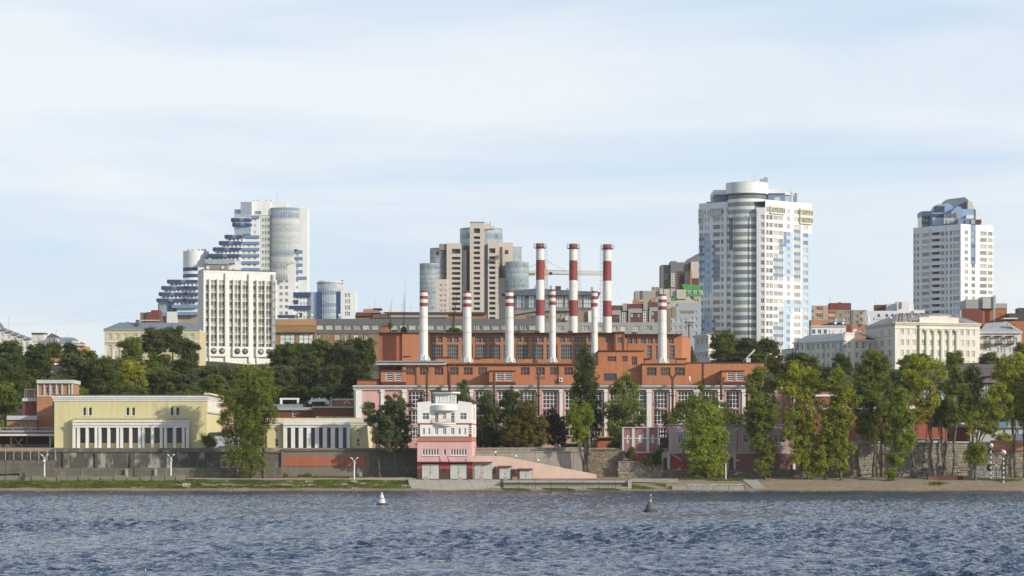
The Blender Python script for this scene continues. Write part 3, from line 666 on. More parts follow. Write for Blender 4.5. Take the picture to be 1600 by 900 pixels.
# portico
Yp = Y0-1.5
m = b.p('entablature'); m.pbox(113, 296, 659.5, 664, Yp-.25, 1.35, wtrim); m.pbox(113.6, 295.4, 664.02, 668, Yp-.05, 1.15, white); m.pbox(112, 297, 658.3, 659.48, Yp-.5, 1.6, wtrim); m.pbox(114, 295.8, 654.6, 658.28, Yp+.1, 1.0, yellow); m.pbox(113.4, 296.4, 653.8, 654.58, Yp-.1, 1.2, metal_g)
for z in (433, 458, 509, 562, 584, 636, 689, 711, 765, 817, 838, 892, 944, 969, 1022, 1074, 1098):
    px = z/3.75; m = MB(); w = 2.0 if z not in (433, 1098) else 2.2
    m.pbox(px-w, px+w, 668.0, 700.2, Yp, .75, wtrim); m.pbox(px-w-.3, px+w+.3, 698.9, 700.9, Yp-.1, .9, wtrim); m.build('pilaster', b.root)
m = b.p('recessed_wall')
wins = [(a/3.75, c/3.75, 668.5, 692.2, kd) for a, c in ((472, 502), (524, 553), (598, 628), (650, 681), (725, 755), (778, 808), (852, 882), (906, 937), (981, 1012), (1036, 1065))]
b.front('recessed_wall', Y0-.4, 114.2, 295.4, 668, 702, yellow, wins)
b.done()
# ledge along the hall

# --- small yellow pavilion
b = Bld('yellow_pavilion', 'small yellow pavilion with nine white pilasters and a red wall below', 'building', 500, Y0, 9.1)
kp = K(2, 5, MATS['dark_green_frame'], g_dark, .06, True, rev=.2)
ks = K(1, 1, f_white, g_dark, .09)
kt = K(1, 2, f_white, g_dark, .12)
wins = [(429.7, 435.3, 685.5, 697.7, kt), (430.3, 434, 670.3, 674.8, ks), (557, 562.7, 684.8, 697.8, kt), (557.7, 561.5, 670.3, 674.8, ks)]
b.front('wall', Y0, 417, 573, 660, 702, yellow, wins)
A = PT(573, Y0); xr = A[0]; xl = X(417, Y0); zt = Z(660, Y0); dd = 32
b.p('side_wall').poly([(xr, Y0, 9), (xr, Y0+dd, 9), (xr, Y0+dd, zt), (xr, Y0, zt)], yellow_sun); b.p('side_wall#2').poly([(xl, Y0+dd, 9), (xl, Y0, 9), (xl, Y0, zt), (xl, Y0+dd, zt)], yellow)
for o, z0, z1 in ((.15, -.55, -.2), (.35, -.2, .15), (.55, .15, .4)):
    b.p('cornice').box(xl-o, xr+o, Y0-o, Y0-.003, zt+z0, zt+z1, wtrim); b.p('cornice').box(xr+.003, xr+o, Y0-.002, Y0+dd, zt+z0, zt+z1, wtrim)
m = MB(); m.box(xl, xr, Y0+.3, Y0+dd, zt+.4, zt+.95, yellow); m.build('parapet', b.root)
b.p('roof').box(xl+.2, xr-.2, Y0+.6, Y0+dd-.2, zt+.95, zt+1.0, roof_grey)
m = b.p('entablature'); Yp = Y0-1.15
m.pbox(442, 547.5, 660.5, 664, Yp-.3, 1.0, wtrim); m.pbox(442.6, 547, 664.02, 668, Yp-.05, .8, white)
xs = [(557, 580), (603, 625), (650, 672), (697, 720), (744, 766), (791, 813), (838, 860), (884, 906)]
edges = [442.5]+[300+a/3.75 for w_ in xs for a in w_]+[547]
for i in range(0, len(edges)-1, 2):
    m = MB(); m.pbox(edges[i]+.1, edges[i+1]-.1, 668.02, 701, Yp, .75, wtrim); m.build('pilaster', b.root)
b.front('recessed_wall', Y0-.35, 443, 546.8, 667.8, 702, yellow, [(300+a/3.75, 300+c/3.75, 668.2, 700, kp) for a, c in xs])
b.done()

# --- orange brick building at far left
Y1 = 648.0
b = Bld('brick_building', 'stepped orange brick building with a cream framed top storey left of the yellow hall', 'building', 75, Y1, 9.2)
kb = K(1, 2, grey_pale, g_dark, .12)
b.front('tower_wall', Y1, 57.5, 113, 619, 706, brick, [(80, 85.8, 629, 639.3, kb)], depth=11, side=brick)
b.front('top_storey', Y1+.3, 58, 113, 597, 619, brick, [(70.5, 76, 604.5, 614.5, kb), (80.3, 85, 604.5, 614.5, kb), (90, 94.6, 604.5, 614.5, kb)], depth=10, side=brick)
for px in (58, 68, 77.2, 87, 96, 107, 111.5):
    m = MB(); m.pbox(px, px+2, 599, 618.5, Y1, .4, grey_pale); m.build('pilaster', b.root)
b.p('cornice').pbox(57, 114, 593.5, 598.9, Y1-.4, 11.5, grey_pale); b.p('cornice').pbox(57.4, 113.6, 618, 619.6, Y1-.15, 10.5, grey_pale)
b.front('wall', Y1+2, 35, 57.5, 625, 706, brick_red, [], depth=8); b.front('upper_wall', Y1+4, 37.5, 57.5, 609, 624, brick, [(46, 50, 613.5, 621, kb)], depth=6)
b.p('cornice').pbox(37, 57.3, 607.5, 609.3, Y1+3.6, 7, grey_pale); b.p('cornice').pbox(34.5, 57.3, 622, 627, Y1+1.6, 8, grey_pale)
for px in (38, 41, 53.5): m = MB(); m.pbox(px, px+1.6, 609.5, 622, Y1+3.8, .25, grey_pale); m.build('pilaster', b.root)
b.front('low_wall', Y1-2, 11, 57.3, 656, 706, brick, [(25.8, 31.6, 661.5, 671, kb), (41.2, 47, 661.5, 671, kb), (24, 32, 682, 700, K(1, 2, f_dark, g_dark)), (62, 64, 690, 700, kb)], depth=9)
b.p('cornice').pbox(10.5, 57.4, 649.5, 656, Y1-2.5, 9.6, grey_pale)
m = MB(); m.tube((X(80, Y1+5), Y1+5, Z(594, Y1)), (X(80, Y1+5), Y1+5, Z(578, Y1)), .08, .05, metal_d); m.tube((X(80, Y1+5), Y1+5, Z(579, Y1)), (X(83, Y1+5), Y1+5, Z(579.5, Y1)), .08, .1, metal_w); m.build('roof_lamp', b.root)
b.done()
# --- loading canopy
b = Bld('canopy', 'dark steel loading canopy on posts in front of the orange brick building', 'canopy', 40, 630, 9.2)
b.p('roof').pbox(-60, 85, 672.5, 675.5, 630, 12, metal_g); b.p('roof').pbox(-60, 84, 668, 669, 630, .2, metal_g); b.p('fascia').pbox(-60, 84.5, 678, 681, 629.6, .5, metal_w)
for q in (-20, 16, 41, 77):
    m = MB(); m.pbox(q, q+2.4, 681, 706, 630, .35, metal_g if q > 70 else rust); m.build('post', b.root)
for q in (0, 20, 48): m = MB(); m.pbox(q, q+1, 669, 672.4, 630, .2, metal_g); m.build('rail_post', b.root)
for a, c in ((18, 39), (39, 18)):
    m = MB(); m.tube((X(a, 630.4), 630.4, Z(682, 630)), (X(c, 630.4), 630.4, Z(702, 630)), .12, .12, metal_d); m.build('brace', b.root)
b.p('platform').pbox(-60, 76, 694, 706, 631.5, 9, conc_g)
m = MB(); m.pbox(-60, 78, 682, 694, 640, .3, brick_red); m.build('back_wall', b.root)
b.done()
t = thing('fence', 'thin wire fence on concrete posts at the far left above the low wall', 'fence', (X(40, 622), 622, 8))
for q in range(-40, 84, 13):
    m = MB(); m.pbox(q+9, q+10.2, 704, 719, 619.3, .15, conc_l); m.tube((X(q+9.6, 619.3), 619.3, Z(704, 621)), (X(q+8.2, 619.2), 619.2, Z(701.5, 621)), .05, .05, conc_l); m.build('fence_post', t)
m = MB()
for y in np.arange(705, 718, 2.2): m.tube((X(-40, 619.4), 619.4, Z(y, 621)), (X(84, 619.4), 619.4, Z(y, 621)), .018, .018, metal_g, 3)
m.build('wire', t)
# --- low red flat building behind the pavilion
b = Bld('flat_red_building', 'low dark red flat-roofed building with grey edges behind the yellow pavilion', 'building', 490, 668, 9.5)
b.front('wall', 668, 405, 552, 641, 706, brick_red, [(457, 462.5, 642.5, 651, kt)], depth=22, roof=roof_grey)
b.p('roof_edge').pbox(404, 488, 636.5, 640.9, 667.4, .8, metal_g); b.p('roof_edge').pbox(488.3, 552.5, 634.5, 637.5, 667.2, .8, metal_g); b.p('upper_wall').pbox(488.3, 552, 637.6, 654, 667.6, 20, brick_red)
b.p('canopy').pbox(494, 552, 650.5, 653.5, 665.5, 2, metal_g)
b.p('roof').pbox(404.5, 473, 631.5, 636.4, 676, 10, roof_grey)
m = MB(); m.pbox(520, 551, 625.5, 634, 680, 7, orange); m.pbox(519, 551.5, 623.5, 625.4, 679.7, 7.5, metal_w); m.build('roof_house', b.root)
m = MB(); m.pbox(437.5, 441, 624.5, 631.4, 679, .8, white); m.pbox(464, 467, 624.5, 631.4, 679, .8, white); m.pbox(437, 467.5, 621.8, 624.4, 679, .9, white); m.build('white_gantry', b.root)
m = MB(); m.pbox(482, 487, 626, 631, 679, 1, white); m.pbox(509, 514, 626, 631, 679, 1, white); m.pbox(485, 511, 624, 627.5, 679.1, 1, white); m.pbox(490, 506, 622.6, 623.9, 679.1, 1, white)
for q in (487.5, 499, 507.5): m.cyl(X(q, 679.6), 679.6, Z(623.8, 679), Z(621, 679), .18, .18, white, 8)
m.build('white_skylight_frame', b.root)
m = MB(); m.pbox(516, 518.5, 620, 634, 678, .4, metal_g); m.build('vent_pipe', b.root)
m = MB()
for i in range(7):
    a0, a1 = math.pi*i/7, math.pi*(i+1)/7; c = X(542, 676)
    m.tube((c-.6*math.cos(a0), 676, Z(631, 676)+.6*math.sin(a0)), (c-.6*math.cos(a1), 676, Z(631, 676)+.6*math.sin(a1)), .16, .16, metal_w)
m.build('bent_pipe', b.root)
b.done()
b = Bld('storage_shed', 'pale blue-white shed with a dark roof between the two yellow buildings', 'shed', 350, 627, 9.2)
b.front('wall', 627, 329, 372, 679, 703, M('pale_blue_paint', (.45, .50, .56), .7, .06), [], depth=6); b.p('roof').pbox(327, 374, 675.5, 679.2, 626.5, 7, metal_d); b.p('base').pbox(342, 372, 697, 703, 626.6, .3, blue_d); b.done()
b = Bld('pink_hut', 'narrow pink and brown hut seen right of the long yellow hall', 'building', 350, 655, 9.4)
b.front('wall', 655, 344, 362, 634, 700, pink, [(346, 349, 650, 656, kt), (347, 350, 668, 676, kt)], depth=6); b.p('roof').pbox(343, 363, 630, 634, 654.5, 7, rust); b.p('ledge').pbox(343.5, 362.5, 660, 662, 654.6, .4, grey_pale); b.done()
b = Bld('dark_canteen', 'dark glazed lean-to with an orange fascia left of the yellow pavilion', 'building', 395, 632, 9.2)
b.front('wall', 632, 372, 417, 684, 703, metal_d, [(x, x+5, 688, 699, K(1, 2, f_grey, g_dark)) for x in (384, 392, 400, 408)], depth=7); b.p('fascia').pbox(371, 417, 681.5, 684, 631.5, 8, orange); b.done()

# --- white and pink river house
Y2 = 612.0
b = Bld('river_house', 'four storey house, white above and pink below, with a glazed lookout on top', 'building', 695, Y2, 2.4)
s_ = Y2/F
def seg(x0, x1, y0, y1, mat, part, wins=()): b.front(part, Y2, x0, x1, y0, y1, mat, wins)
k2 = K(2, 2, f_white, g_mid, .09, rev=.2, tr=(.6,)); k1 = K(1, 2, f_white, g_mid, .09, rev=.2, tr=(.7,)); kn = K(2, 1, f_white, g_mid, .1, rev=.2); k0 = K(1, 1, f_white, g_mid, .1, rev=.15)
wb = M('white_stucco', (.76, .745, .70), .8, .05, .3, .03, 4, streak=.06)
seg(652, 737, 630.5, 661, wb, 'upper_wall', [(660, 670, 645, 655.6, k2), (718.6, 728.8, 645, 655.6, k2), (679, 685, 645, 660.2, k1), (691.2, 697.4, 645, 655.2, k2), (704.2, 710.4, 645, 660.2, k1)])
def mband(u, z): return maroon
seg(652, 737, 661, 690, maroon, 'band_wall', [])
# white inset frame storey stands proud of the maroon band
b.front('inset_wall', Y2-.3, 656.2, 732.2, 664, 682, wb, [(660.2, 664, 668.6, 679, k0), (668.6, 672.6, 668.6, 679, k0), (678.7, 684.5, 668.4, 679, kn), (691.2, 697.3, 668.4, 679, kn), (704, 710, 668.4, 679, kn), (716, 720, 668.6, 679, k0), (724.6, 728.4, 668.6, 679, k0)])
m = b.p('inset_wall'); m.pbox(656.2, 732.2, 663.6, 663.98, Y2-.3, .29, wb)
for y in (665.5, 669, 672.6, 676.2):
    for a, c in ((652, 656.1), (732.3, 737)):
        m = MB(); m.pbox(a, c, y, y+1.3, Y2-.08, .08, wtrim); m.build('stripe', b.root)
m = MB(); m.pbox(651.6, 737.3, 683, 689.5, Y2-.22, .2, M('brick_red_paint', (.42, .17, .13), .8, .06)); m.build('cornice_band', b.root)
m = MB(); m.pbox(651.8, 737.2, 660.8, 662, Y2-.12, .1, MATS['brick_red_paint']); m.build('string_course', b.root)
kr = K(1, 1, f_white, g_dark, .13, rev=.2)
row = []
for i in range(6): row.append((660+i*4.35, 660+i*4.35+4.0, 701.8, 711.2, kr))
for i in range(6): row.append((704+i*4.25, 704+i*4.25+3.9, 701.8, 711.2, kr))
row.append((692.6, 697, 701.8, 711.2, kr))
seg(652, 737, 690, 722, pink_h, 'pink_wall', row)
for a, c, y in ((659.3, 686.6, 711.6), (703.4, 730, 711.6)):
    m = MB(); m.pbox(a, c, y, y+1, Y2-.2, .2, wtrim); m.build('sill', b.root)
for a, c, y0, y1 in ((652, 657.5, 711, 721.5), (687, 689, 712, 721.5), (700.5, 702, 712, 721.5), (688, 702, 718, 721.5), (728.5, 737, 716, 721.5)):
    m = MB(); m.pbox(a, c, y0, y1, Y2-.14, .13, pink_h); m.build('pilaster', b.root)
# sunlit side, cut back at an angle
C0, C1 = (X(737, Y2), Y2), (X(744, Y2+11), Y2+11)
for y0, y1, mt, pn in ((630.5, 661, wb, 'upper_wall'), (661, 664, MATS['brick_red_paint'], 'band_wall'), (664, 682, wb, 'band_wall'), (682, 690, MATS['brick_red_paint'], 'band_wall'), (690, 722, pink_h, 'pink_wall'), (722, 750, brick_red, 'garage_wall')):
    wall(b.p(pn), C0, C1, Z(y1, Y2), Z(y0, Y2), [], mt)
for zl in ((636, 655), (667, 680)): m = MB(); m.obox(C0, C1, Z(zl[1], Y2), Z(zl[0], Y2), .003, .08, M('pale_peach_panel', (.62, .48, .42), .8), e=-3.2); m.build('side_panel', b.root)
xl = X(652, Y2); zr = Z(630.5, Y2)
for a_, b_, mt, pn in ((630.5, 690, wb, 'upper_wall'), (690, 722, pink_h, 'pink_wall'), (722, 750, brick_red, 'garage_wall')): wall(b.p(pn), (xl, Y2+9), (xl, Y2), Z(b_, Y2), Z(a_, Y2), [], mt)
b.p('roof').prism([(xl+.3, Y2+.36), (C0[0]-.2, Y2+.36), (C1[0]-.4, C1[1]), (xl+.3, Y2+9)], zr-.4, zr-.02, roof_dark)
m = MB()                                                 # parapet that steps up towards the lookout
for pts in ([(652, 630.4), (652, 628.5), (673, 627), (673, 630.4)], [(716, 630.4), (716, 626.5), (737, 629), (737, 630.4)]):
    f = [(X(p, Y2), Z(q, Y2)) for p, q in pts]; m.mesh([(x, Y2, z) for x, z in f]+[(x, Y2+.35, z) for x, z in f], [(0, 1, 2, 3)[::-1], (4, 5, 6, 7), (1, 5, 6, 2)[::-1], (0, 4, 5, 1)[::-1], (2, 6, 7, 3)[::-1]], wb)
m.build('parapet', b.root)
m = MB(); m.obox((X(731, Y2), Y2+3), (X(738, Y2), Y2+6), zr, zr+.7, 0, 1.2, rust); m.build('roof_box', b.root)
m = MB(); m.pbox(653.5, 661, 622.5, 629, Y2+6, 1, brick_red); m.build('chimney_stub', b.root)
# garages
seg(652, 739, 722, 750, brick_br, 'garage_wall', [(691, 695, 729, 739, K(1, 2, f_dark, g_dark, .06))])
for a, c in ((652, 658.8), (686.5, 702.8), (730, 739)):
    m = MB(); m.pbox(a, c, 723.5, 733, Y2-.1, .1, MATS['brick_red_paint'] if False else redpaint); m.build('painted_band', b.root)
m = MB(); m.pbox(652, 769.5, 721.3, 722.9, Y2-1.0, 1.0, dmaroon); m.build('awning', b.root)
def garage(root, a, c, y0, y1, Y, mat=None):
    mat = mat or door_g
    d = MB(); d.pbox(a, c, y0, y1, Y-.05, .05, metal_d); dr = d.build('garage_door', root)
    mid = (a+c)/2
    for p, q in ((a+.4, mid-.2), (mid+.2, c-.4)):
        l = MB(); l.pbox(p, q, y0+.4, y1-.3, Y-.14, .09, mat); l.pbox(p, q, y0+.4+(y1-y0)*.3, y0+.7+(y1-y0)*.3, Y-.19, .05, mat)
        l.pbox(q-.9 if p < mid-1 and q < mid else p+.2, q-.5 if q < mid else p+.6, (y0+y1)/2, (y0+y1)/2+2, Y-.2, .06, metal_d)
        l.build('door_leaf', dr)
    return dr
garage(b.root, 659, 686, 725, 748.5, Y2); garage(b.root, 703.2, 729.8, 725, 748.5, Y2)
# curved balcony
def arc_pts(cx, w, depth, Y, n=10): return [(cx-w/2+w*i/n, Y-depth*math.sin(math.pi*i/n)**.7) for i in range(n+1)]
cx = X(694, Y2); w = X(712.8, Y2)-X(675.2, Y2)
bal = arc_pts(cx, w, 1.3, Y2-.02)
m = MB(); m.prism(bal, Z(663.2, Y2), Z(661.3, Y2), wb); m.prism(arc_pts(cx, w*.8, 1.0, Y2-.02), Z(665.5, Y2), Z(663.22, Y2), wb); m.build('balcony', b.root); bo = [o for o in b.root.children if o.name.startswith('balcony')][0]
mm = MB()
for (p, q) in zip(bal, bal[1:]):
    for k in range(3):
        t_ = k/3; mm.tube((p[0]+(q[0]-p[0])*t_, p[1]+(q[1]-p[1])*t_, Z(661.3, Y2)), (p[0]+(q[0]-p[0])*t_, p[1]+(q[1]-p[1])*t_, Z(654.4, Y2)), .025, .025, pink_h, 4)
    mm.tube((*p, Z(654.4, Y2)), (*q, Z(654.4, Y2)), .04, .04, pink_h, 4)
mm.build('balcony_railing', b.root)
# glazed lookout
apr = arc_pts(X(694, Y2), X(713.5, Y2)-X(674, Y2), 1.4, Y2-.02)
m = MB(); m.prism(apr, Z(641.5, Y2), Z(633, Y2), wb); m.build('curved_parapet', b.root)
zl0, zl1 = Z(633, Y2), Z(613.5, Y2)
fp = [(X(676, Y2), Y2+2.2), (X(680.5, Y2), Y2+.3), (X(706, Y2), Y2+.3), (X(712.5, Y2), Y2+2.2), (X(712.5, Y2), Y2+5), (X(676, Y2), Y2+5)]
for i, (P_, Q_) in enumerate(zip(fp, fp[1:]+fp[:1])):
    L_ = math.hypot(Q_[0]-P_[0], Q_[1]-P_[1]); kk = K(4 if i == 1 else 2, 2, f_white, g_blue if i != 1 else g_pale, .13, True, rev=.12, tr=(.25,))
    if i < 4: b.face('lookout', P_, Q_, zl0, zl1, [(.15, L_-.15, zl0+.1, zl1-.3, kk)], wtrim)
    else: wall(b.p('lookout'), P_, Q_, zl0, zl1, [], brick)
rf = [(X(674.5, Y2), Y2+2), (X(679, Y2), Y2-.9), (X(707, Y2), Y2-.9), (X(718.5, Y2), Y2+2), (X(718.5, Y2), Y2+5.6), (X(674.5, Y2), Y2+5.6)]
m = MB(); m.prism(rf, zl1+.25, zl1+.45, rust); m.prism([(x*1.0, y+.35) for x, y in rf], zl1-.15, zl1+.248, wtrim); m.build('lookout_roof', b.root)
m = MB(); m.pbox(682, 688.5, 604.5, 610.5, Y2+3, 1, rust); m.build('chimney', b.root)
m = MB(); m.pbox(691, 700, 606.5, 610.5, Y2+3, 1.2, grey_pale); m.build('roof_vent', b.root)
m = MB(); m.pbox(708, 713, 608, 610.5, Y2+3, .8, brick); m.build('roof_vent', b.root)
b.done()

# --- peach wedge with garages right of the house
b = Bld('ramp_building', 'peach wedge-shaped ramp building tapering to the right beside the river house', 'building', 830, 613, 2.4)
out = [(737.5, 750), (737.5, 712.5), (772, 712), (793, 714), (932, 741), (932, 749)]
Yr = 613.2
v = [(X(p, Yr), Yr, Z(q, Yr)) for p, q in out]; n = len(v); v2 = [(x, y+5.5, z) for x, y, z in v]
b.p('ramp_wall').mesh(v+v2, [tuple(range(n))[::-1], tuple(range(n, 2*n))]+[(i, n+i, n+(i+1) % n, (i+1) % n)[::-1] for i in range(n)], pink_r)
b.p('base_line').pbox(832, 932, 747.6, 749.4, Yr-.06, .05, M('plum_paint', (.22, .10, .13), .8))
m = b.p('front_block'); m.pbox(739, 769, 723, 750, 612.2, .95, M('garage_white', (.46, .45, .42), .8, .1)); 
for a, c in ((768.5, 780), (799.5, 811)): b.p('pier').pbox(a, c, 733, 750, 612.5, .68, brick_br)
for x0, x1, y0, y1 in ((771.5, 775.5, 729, 739.5), (803.5, 808, 734, 740)):
    m = MB(); m.pbox(x0, x1, y0, y1, 612.3, .15, f_dark); m.pbox(x0+.5, x1-.5, y0+.5, y1-.5, 612.28, .02, g_dark); m.build('window', b.root)
garage(b.root, 741, 767.5, 725.5, 749, 612.2); garage(b.root, 780, 799, 729.5, 748.5, 612.9); garage(b.root, 811.5, 831.5, 734.5, 748.5, 612.9)
for a, c, y in ((778.8, 800, 727.6), (810.6, 832.5, 731.8)): m = MB(); m.pbox(a, c, y, y+1.7, 612.1, 1.1, maroon); m.build('door_hood', b.root)
b.done()
t = thing('scaffold', 'small red scaffold frame standing before the third grey garage door', 'scaffold', (X(745, 611), 611, 2.5))
for q in (738.5, 750.5):
    m = MB(); m.tube((X(q, 611), 611, Z(750, 611)), (X(q, 611), 611, Z(724, 611)), .06, .06, M('orange_red_metal', (.45, .09, .03), .6)); m.build('upright', t)
for a, c, d, e in ((738.5, 748, 750.5, 728), (738.5, 728, 750.5, 748), (738.5, 727, 750.5, 727), (738.5, 735, 750.5, 735), (738.5, 742, 750.5, 742)):
    m = MB(); m.tube((X(a, 611), 611, Z(c, 611)), (X(d, 611), 611, Z(e, 611)), .045, .045, metal_g); m.build('brace', t)
lg = M('lamp_globe', (.8, .8, .76), .3)
for i, (px, y0, y1, lb) in enumerate(((774, 704.5, 716, 'short globe lamp on the ramp nearest to the river house'), (806, 710.5, 724, 'globe lamp in the middle of the three on the peach ramp'), (841, 717, 730.5, 'globe lamp lowest on the ramp, farthest from the river house'))):
    t = thing('globe_lamp', lb, 'street lamp', (X(px, 613.6), 613.6, Z(y1, 613.6)), 'globe lamps on the peach ramp')
    m = MB(); m.tube((X(px, 613.6), 613.6, Z(y1, 613.6)), (X(px, 613.6), 613.6, Z(y0+3, 613.6)), .14, .1, metal_d); m.build('post', t)
    m = MB(); m.ball((X(px, 613.6), 613.6, Z(y0+2.2, 613.6)), .25, lg); m.build('globe', t)
for px, lb in ((666, 'rough concrete block lying before the left garage door'), (719, 'rough concrete block lying before the second garage door'), (753, 'rough concrete block lying before the scaffolded garage door'), (790, 'rough concrete block before the fourth garage door'), (804.5, 'orange brick block between the last two garage doors')):
    m = MB(); x = X(px, 610.6); m.prism([(x-.5, 610.2), (x+.45, 610.1), (x+.5, 610.9), (x-.45, 611)], 2.4, 3.0, brick if px == 804.5 else conc_l); single(m, 'concrete_block', lb, 'block', (x, 610.6, 2.5), 'blocks in front of the garages')
t = thing('bench', 'grey concrete bench against the dark wall left of the river house', 'bench', (X(632, 617), 617, 2.8))
m = MB(); m.pbox(624.5, 640.5, 743, 745, 617, .7, conc_g); m.build('seat', t); m = MB(); m.pbox(625, 640, 737.5, 741.5, 617.8, .15, conc_g); m.build('backrest', t)
for q in (626, 637): m = MB(); m.pbox(q, q+2, 745, 749, 617.05, .6, conc); m.build('leg', t)

# --- mauve transformer house, arch, gate, lilac house
b = Bld('mauve_building', 'small mauve building with white frame strips above the grey stone wall', 'building', 1000, 620.6, 6)
km = K(1, 2, f_white, M('pale_board', (.50, .52, .42), .7), .1, rev=.1)
b.front('wall', 620.6, 972.5, 1030, 668.5, 708, mauve, [(979.5, 983, 679.5, 692, km), (998, 1003.8, 679.5, 692, km), (1018, 1021.8, 679.5, 692, km)], depth=8)
b.p('base').pbox(991, 1022, 707.5, 723, 620.5, 6, redpaint)
b.p('roof').pbox(972, 1030.5, 667.3, 668.6, 620.2, 9, grey_pale)
for a, c in ((972.3, 974.8), (987.2, 991.8), (1010, 1014.3), (1027, 1030)): m = MB(); m.pbox(a, c, 668.8, 706.5, 620.38, .2, grey_pale); m.build('strip', b.root)
for y, a, c in ((684, 974.9, 979.3), (684, 983.2, 987), (684, 992, 997.8), (684, 1004, 1009.8), (684, 1014.5, 1017.8), (684, 1022, 1026.8)): m = MB(); m.pbox(a, c, y, y+1.8, 620.42, .16, grey_pale); m.build('strip', b.root)
m = MB(); m.pbox(991.5, 1027, 706.2, 707.6, 620.3, .3, grey_pale); m.build('ledge', b.root); b.done()
b = Bld('arched_stair_house', 'red stair enclosure with a white framed arched door left of the lilac building', 'building', 1042, 619.5, 4)
m = b.p('tower'); Yt = 619.2
wall(m, PT(1033.5, Yt), PT(1047, Yt), Z(736, Yt), Z(707, Yt), [((1036.3-1033.5)*Yt/F, (1042.6-1033.5)*Yt/F, Z(733.8, Yt), Z(715, Yt))], grey_pale, .5); m.pbox(1033.5, 1047, 706, 707.02, Yt-.1, 3, grey_pale)
m.box(X(1033.5, Yt), X(1047, Yt), Yt+.55, Yt+3, 4, Z(707.1, Yt), mauve)
d = MB(); d.box(X(1036.3, Yt)+.02, X(1042.6, Yt)-.02, Yt+.3, Yt+.45, Z(733.8, Yt), Z(716, Yt), M('door_brown_red', (.16, .04, .035), .6)); d.build('door', b.root)
ar = MB(); r = (1042.6-1036.3)*Yt/F/2; cx = X(1039.45, Yt); cz = Z(717.6, Yt); v = [(cx-r*math.cos(math.pi*i/8), Yt-.02, cz+r*math.sin(math.pi*i/8)) for i in range(9)]
ar.mesh(v+[(cx-r-.0, Yt-.02, cz+r+.25), (cx+r, Yt-.02, cz+r+.25)], [(9, 4, 3, 2, 1, 0), (4, 9, 10), (10, 8, 7, 6, 5, 4)], grey_pale); ar.build('arch', b.root)
v = [(1047.2, 736), (1047.2, 708), (1072, 724), (1076, 736)]; vv = [(X(p, 619.6), 619.6, Z(q, 619.6)) for p, q in v]; v2 = [(x, y+.6, z) for x, y, z in vv]
b.p('stair_wall').mesh(vv+v2, [(3, 2, 1, 0), (0, 1, 5, 4), (1, 2, 6, 5), (2, 3, 7, 6)], redpaint)
m = MB(); m.tube((X(1047, 619.5), 619.5, Z(707.6, 619.5)), (X(1072, 619.5), 619.5, Z(723.5, 619.5)), .12, .12, grey_pale); m.build('coping', b.root)
m = MB(); m.pbox(1031, 1046, 684, 702, 623.5, .2, M('blue_grey_board', (.06, .075, .10), .7)); m.build('gate', b.root)
m = MB(); m.pbox(1030.5, 1046, 676, 678, 622, 2, rust); m.build('lintel', b.root); m = MB(); m.pbox(1031, 1047, 702, 708, 622, 2, metal_d); m.build('landing', b.root)
b.done()
b = Bld('lilac_building', 'long two-tone lilac and mauve house with white framed windows behind the big green tree', 'building', 1138, 620.7, 4)
kl = K(2, 2, f_white, g_dark, .1, rev=.15, sill=True, tr=(.62,))
ws = [(1059.5, 1067, 679.5, 692, kl), (1090, 1098, 679.5, 692, kl), (1139, 1147, 679.5, 692, kl), (1160.5, 1168.5, 679.5, 692, kl), (1173.5, 1181.5, 679.5, 692, kl), (1210, 1216, 679.5, 692, kl), (1218.5, 1226, 679.5, 692, kl)]
b.front('wall', 620.7, 1045, 1240, 664.5, 708.5, lilac, ws, depth=9, roof=roof_grey); b.p('base_wall').pbox(1047, 1240, 708.4, 737, 620.5, 8, mauve)
b.p('ledge').pbox(1045, 1240, 707.2, 708.8, 620.3, .6, grey_pale); b.p('roof_edge').pbox(1044, 1241, 662.6, 664.6, 620.4, 10, roof_grey)
for w_ in ws:
    for a in (w_[0]-1.3, w_[1]+.2): m = MB(); m.pbox(a, a+1.1, w_[2]-.8, w_[3]+.8, 620.6, .1, grey_pale); m.build('jamb', b.root)
m = MB(); m.pbox(1136.5, 1150, 708.9, 733, 619.9, .8, grey_pale); m.build('porch', b.root); m = MB(); m.pbox(1139, 1146, 716, 733, 619.8, .1, maroon); m.ball((X(1142.5, 619.82), 619.84, Z(716.5, 621)), .47, maroon, 12); m.build('arched_door', b.root)
m = MB(); m.pbox(1150.5, 1155, 718, 720.5, 620, .5, wtrim); m.build('air_conditioner', b.root); m = MB(); m.pbox(1239, 1243, 718, 736, 620.1, .6, white); m.build('white_post', b.root)
for px in (1089, 1152, 1191): m = MB(); m.tube((X(px, 620.55), 620.55, Z(665, 620.7)), (X(px, 620.55), 620.55, Z(707, 620.7)), .05, .05, rust, 5); m.build('downpipe', b.root)
b.done()
# --- red hall behind the right-hand trees
b = Bld('red_hall', 'orange-red hall with two white bands seen through the trees on the right', 'building', 1340, 640, 9.3)
orr = M('tomato_plaster', (.31, .10, .06), .85, .08, .2, .04, 3)
b.front('wall', 640, 1236, 1432, 612, 708, orr, [(x, x+9, 664, 688, K(3, 3, f_white, g_dark, .09)) for x in (1262, 1300, 1338, 1376, 1408)], depth=25, roof=roof_grey)
for y0, y1 in ((616, 619.5), (634.5, 639.5)): m = MB(); m.pbox(1235.5, 1432.5, y0, y1, 639.7, .3, wtrim); m.build('band', b.root)
m = MB(); m.pbox(1236, 1432, 695, 706, 639.6, .4, dmaroon); m.build('base_band', b.root); m = MB(); m.pbox(1236, 1432, 692, 693, 639.2, .8, metal_d); m.build('ledge', b.root)
for px in (1240, 1400): m = MB(); m.pbox(px, px+2, 612, 695, 639.8, .2, grey_pale); m.build('downpipe', b.root)
b.done()
b = Bld('metal_roof_building', 'low brick building with a light standing-seam metal roof among the right-hand trees', 'building', 1470, 655, 9.3)
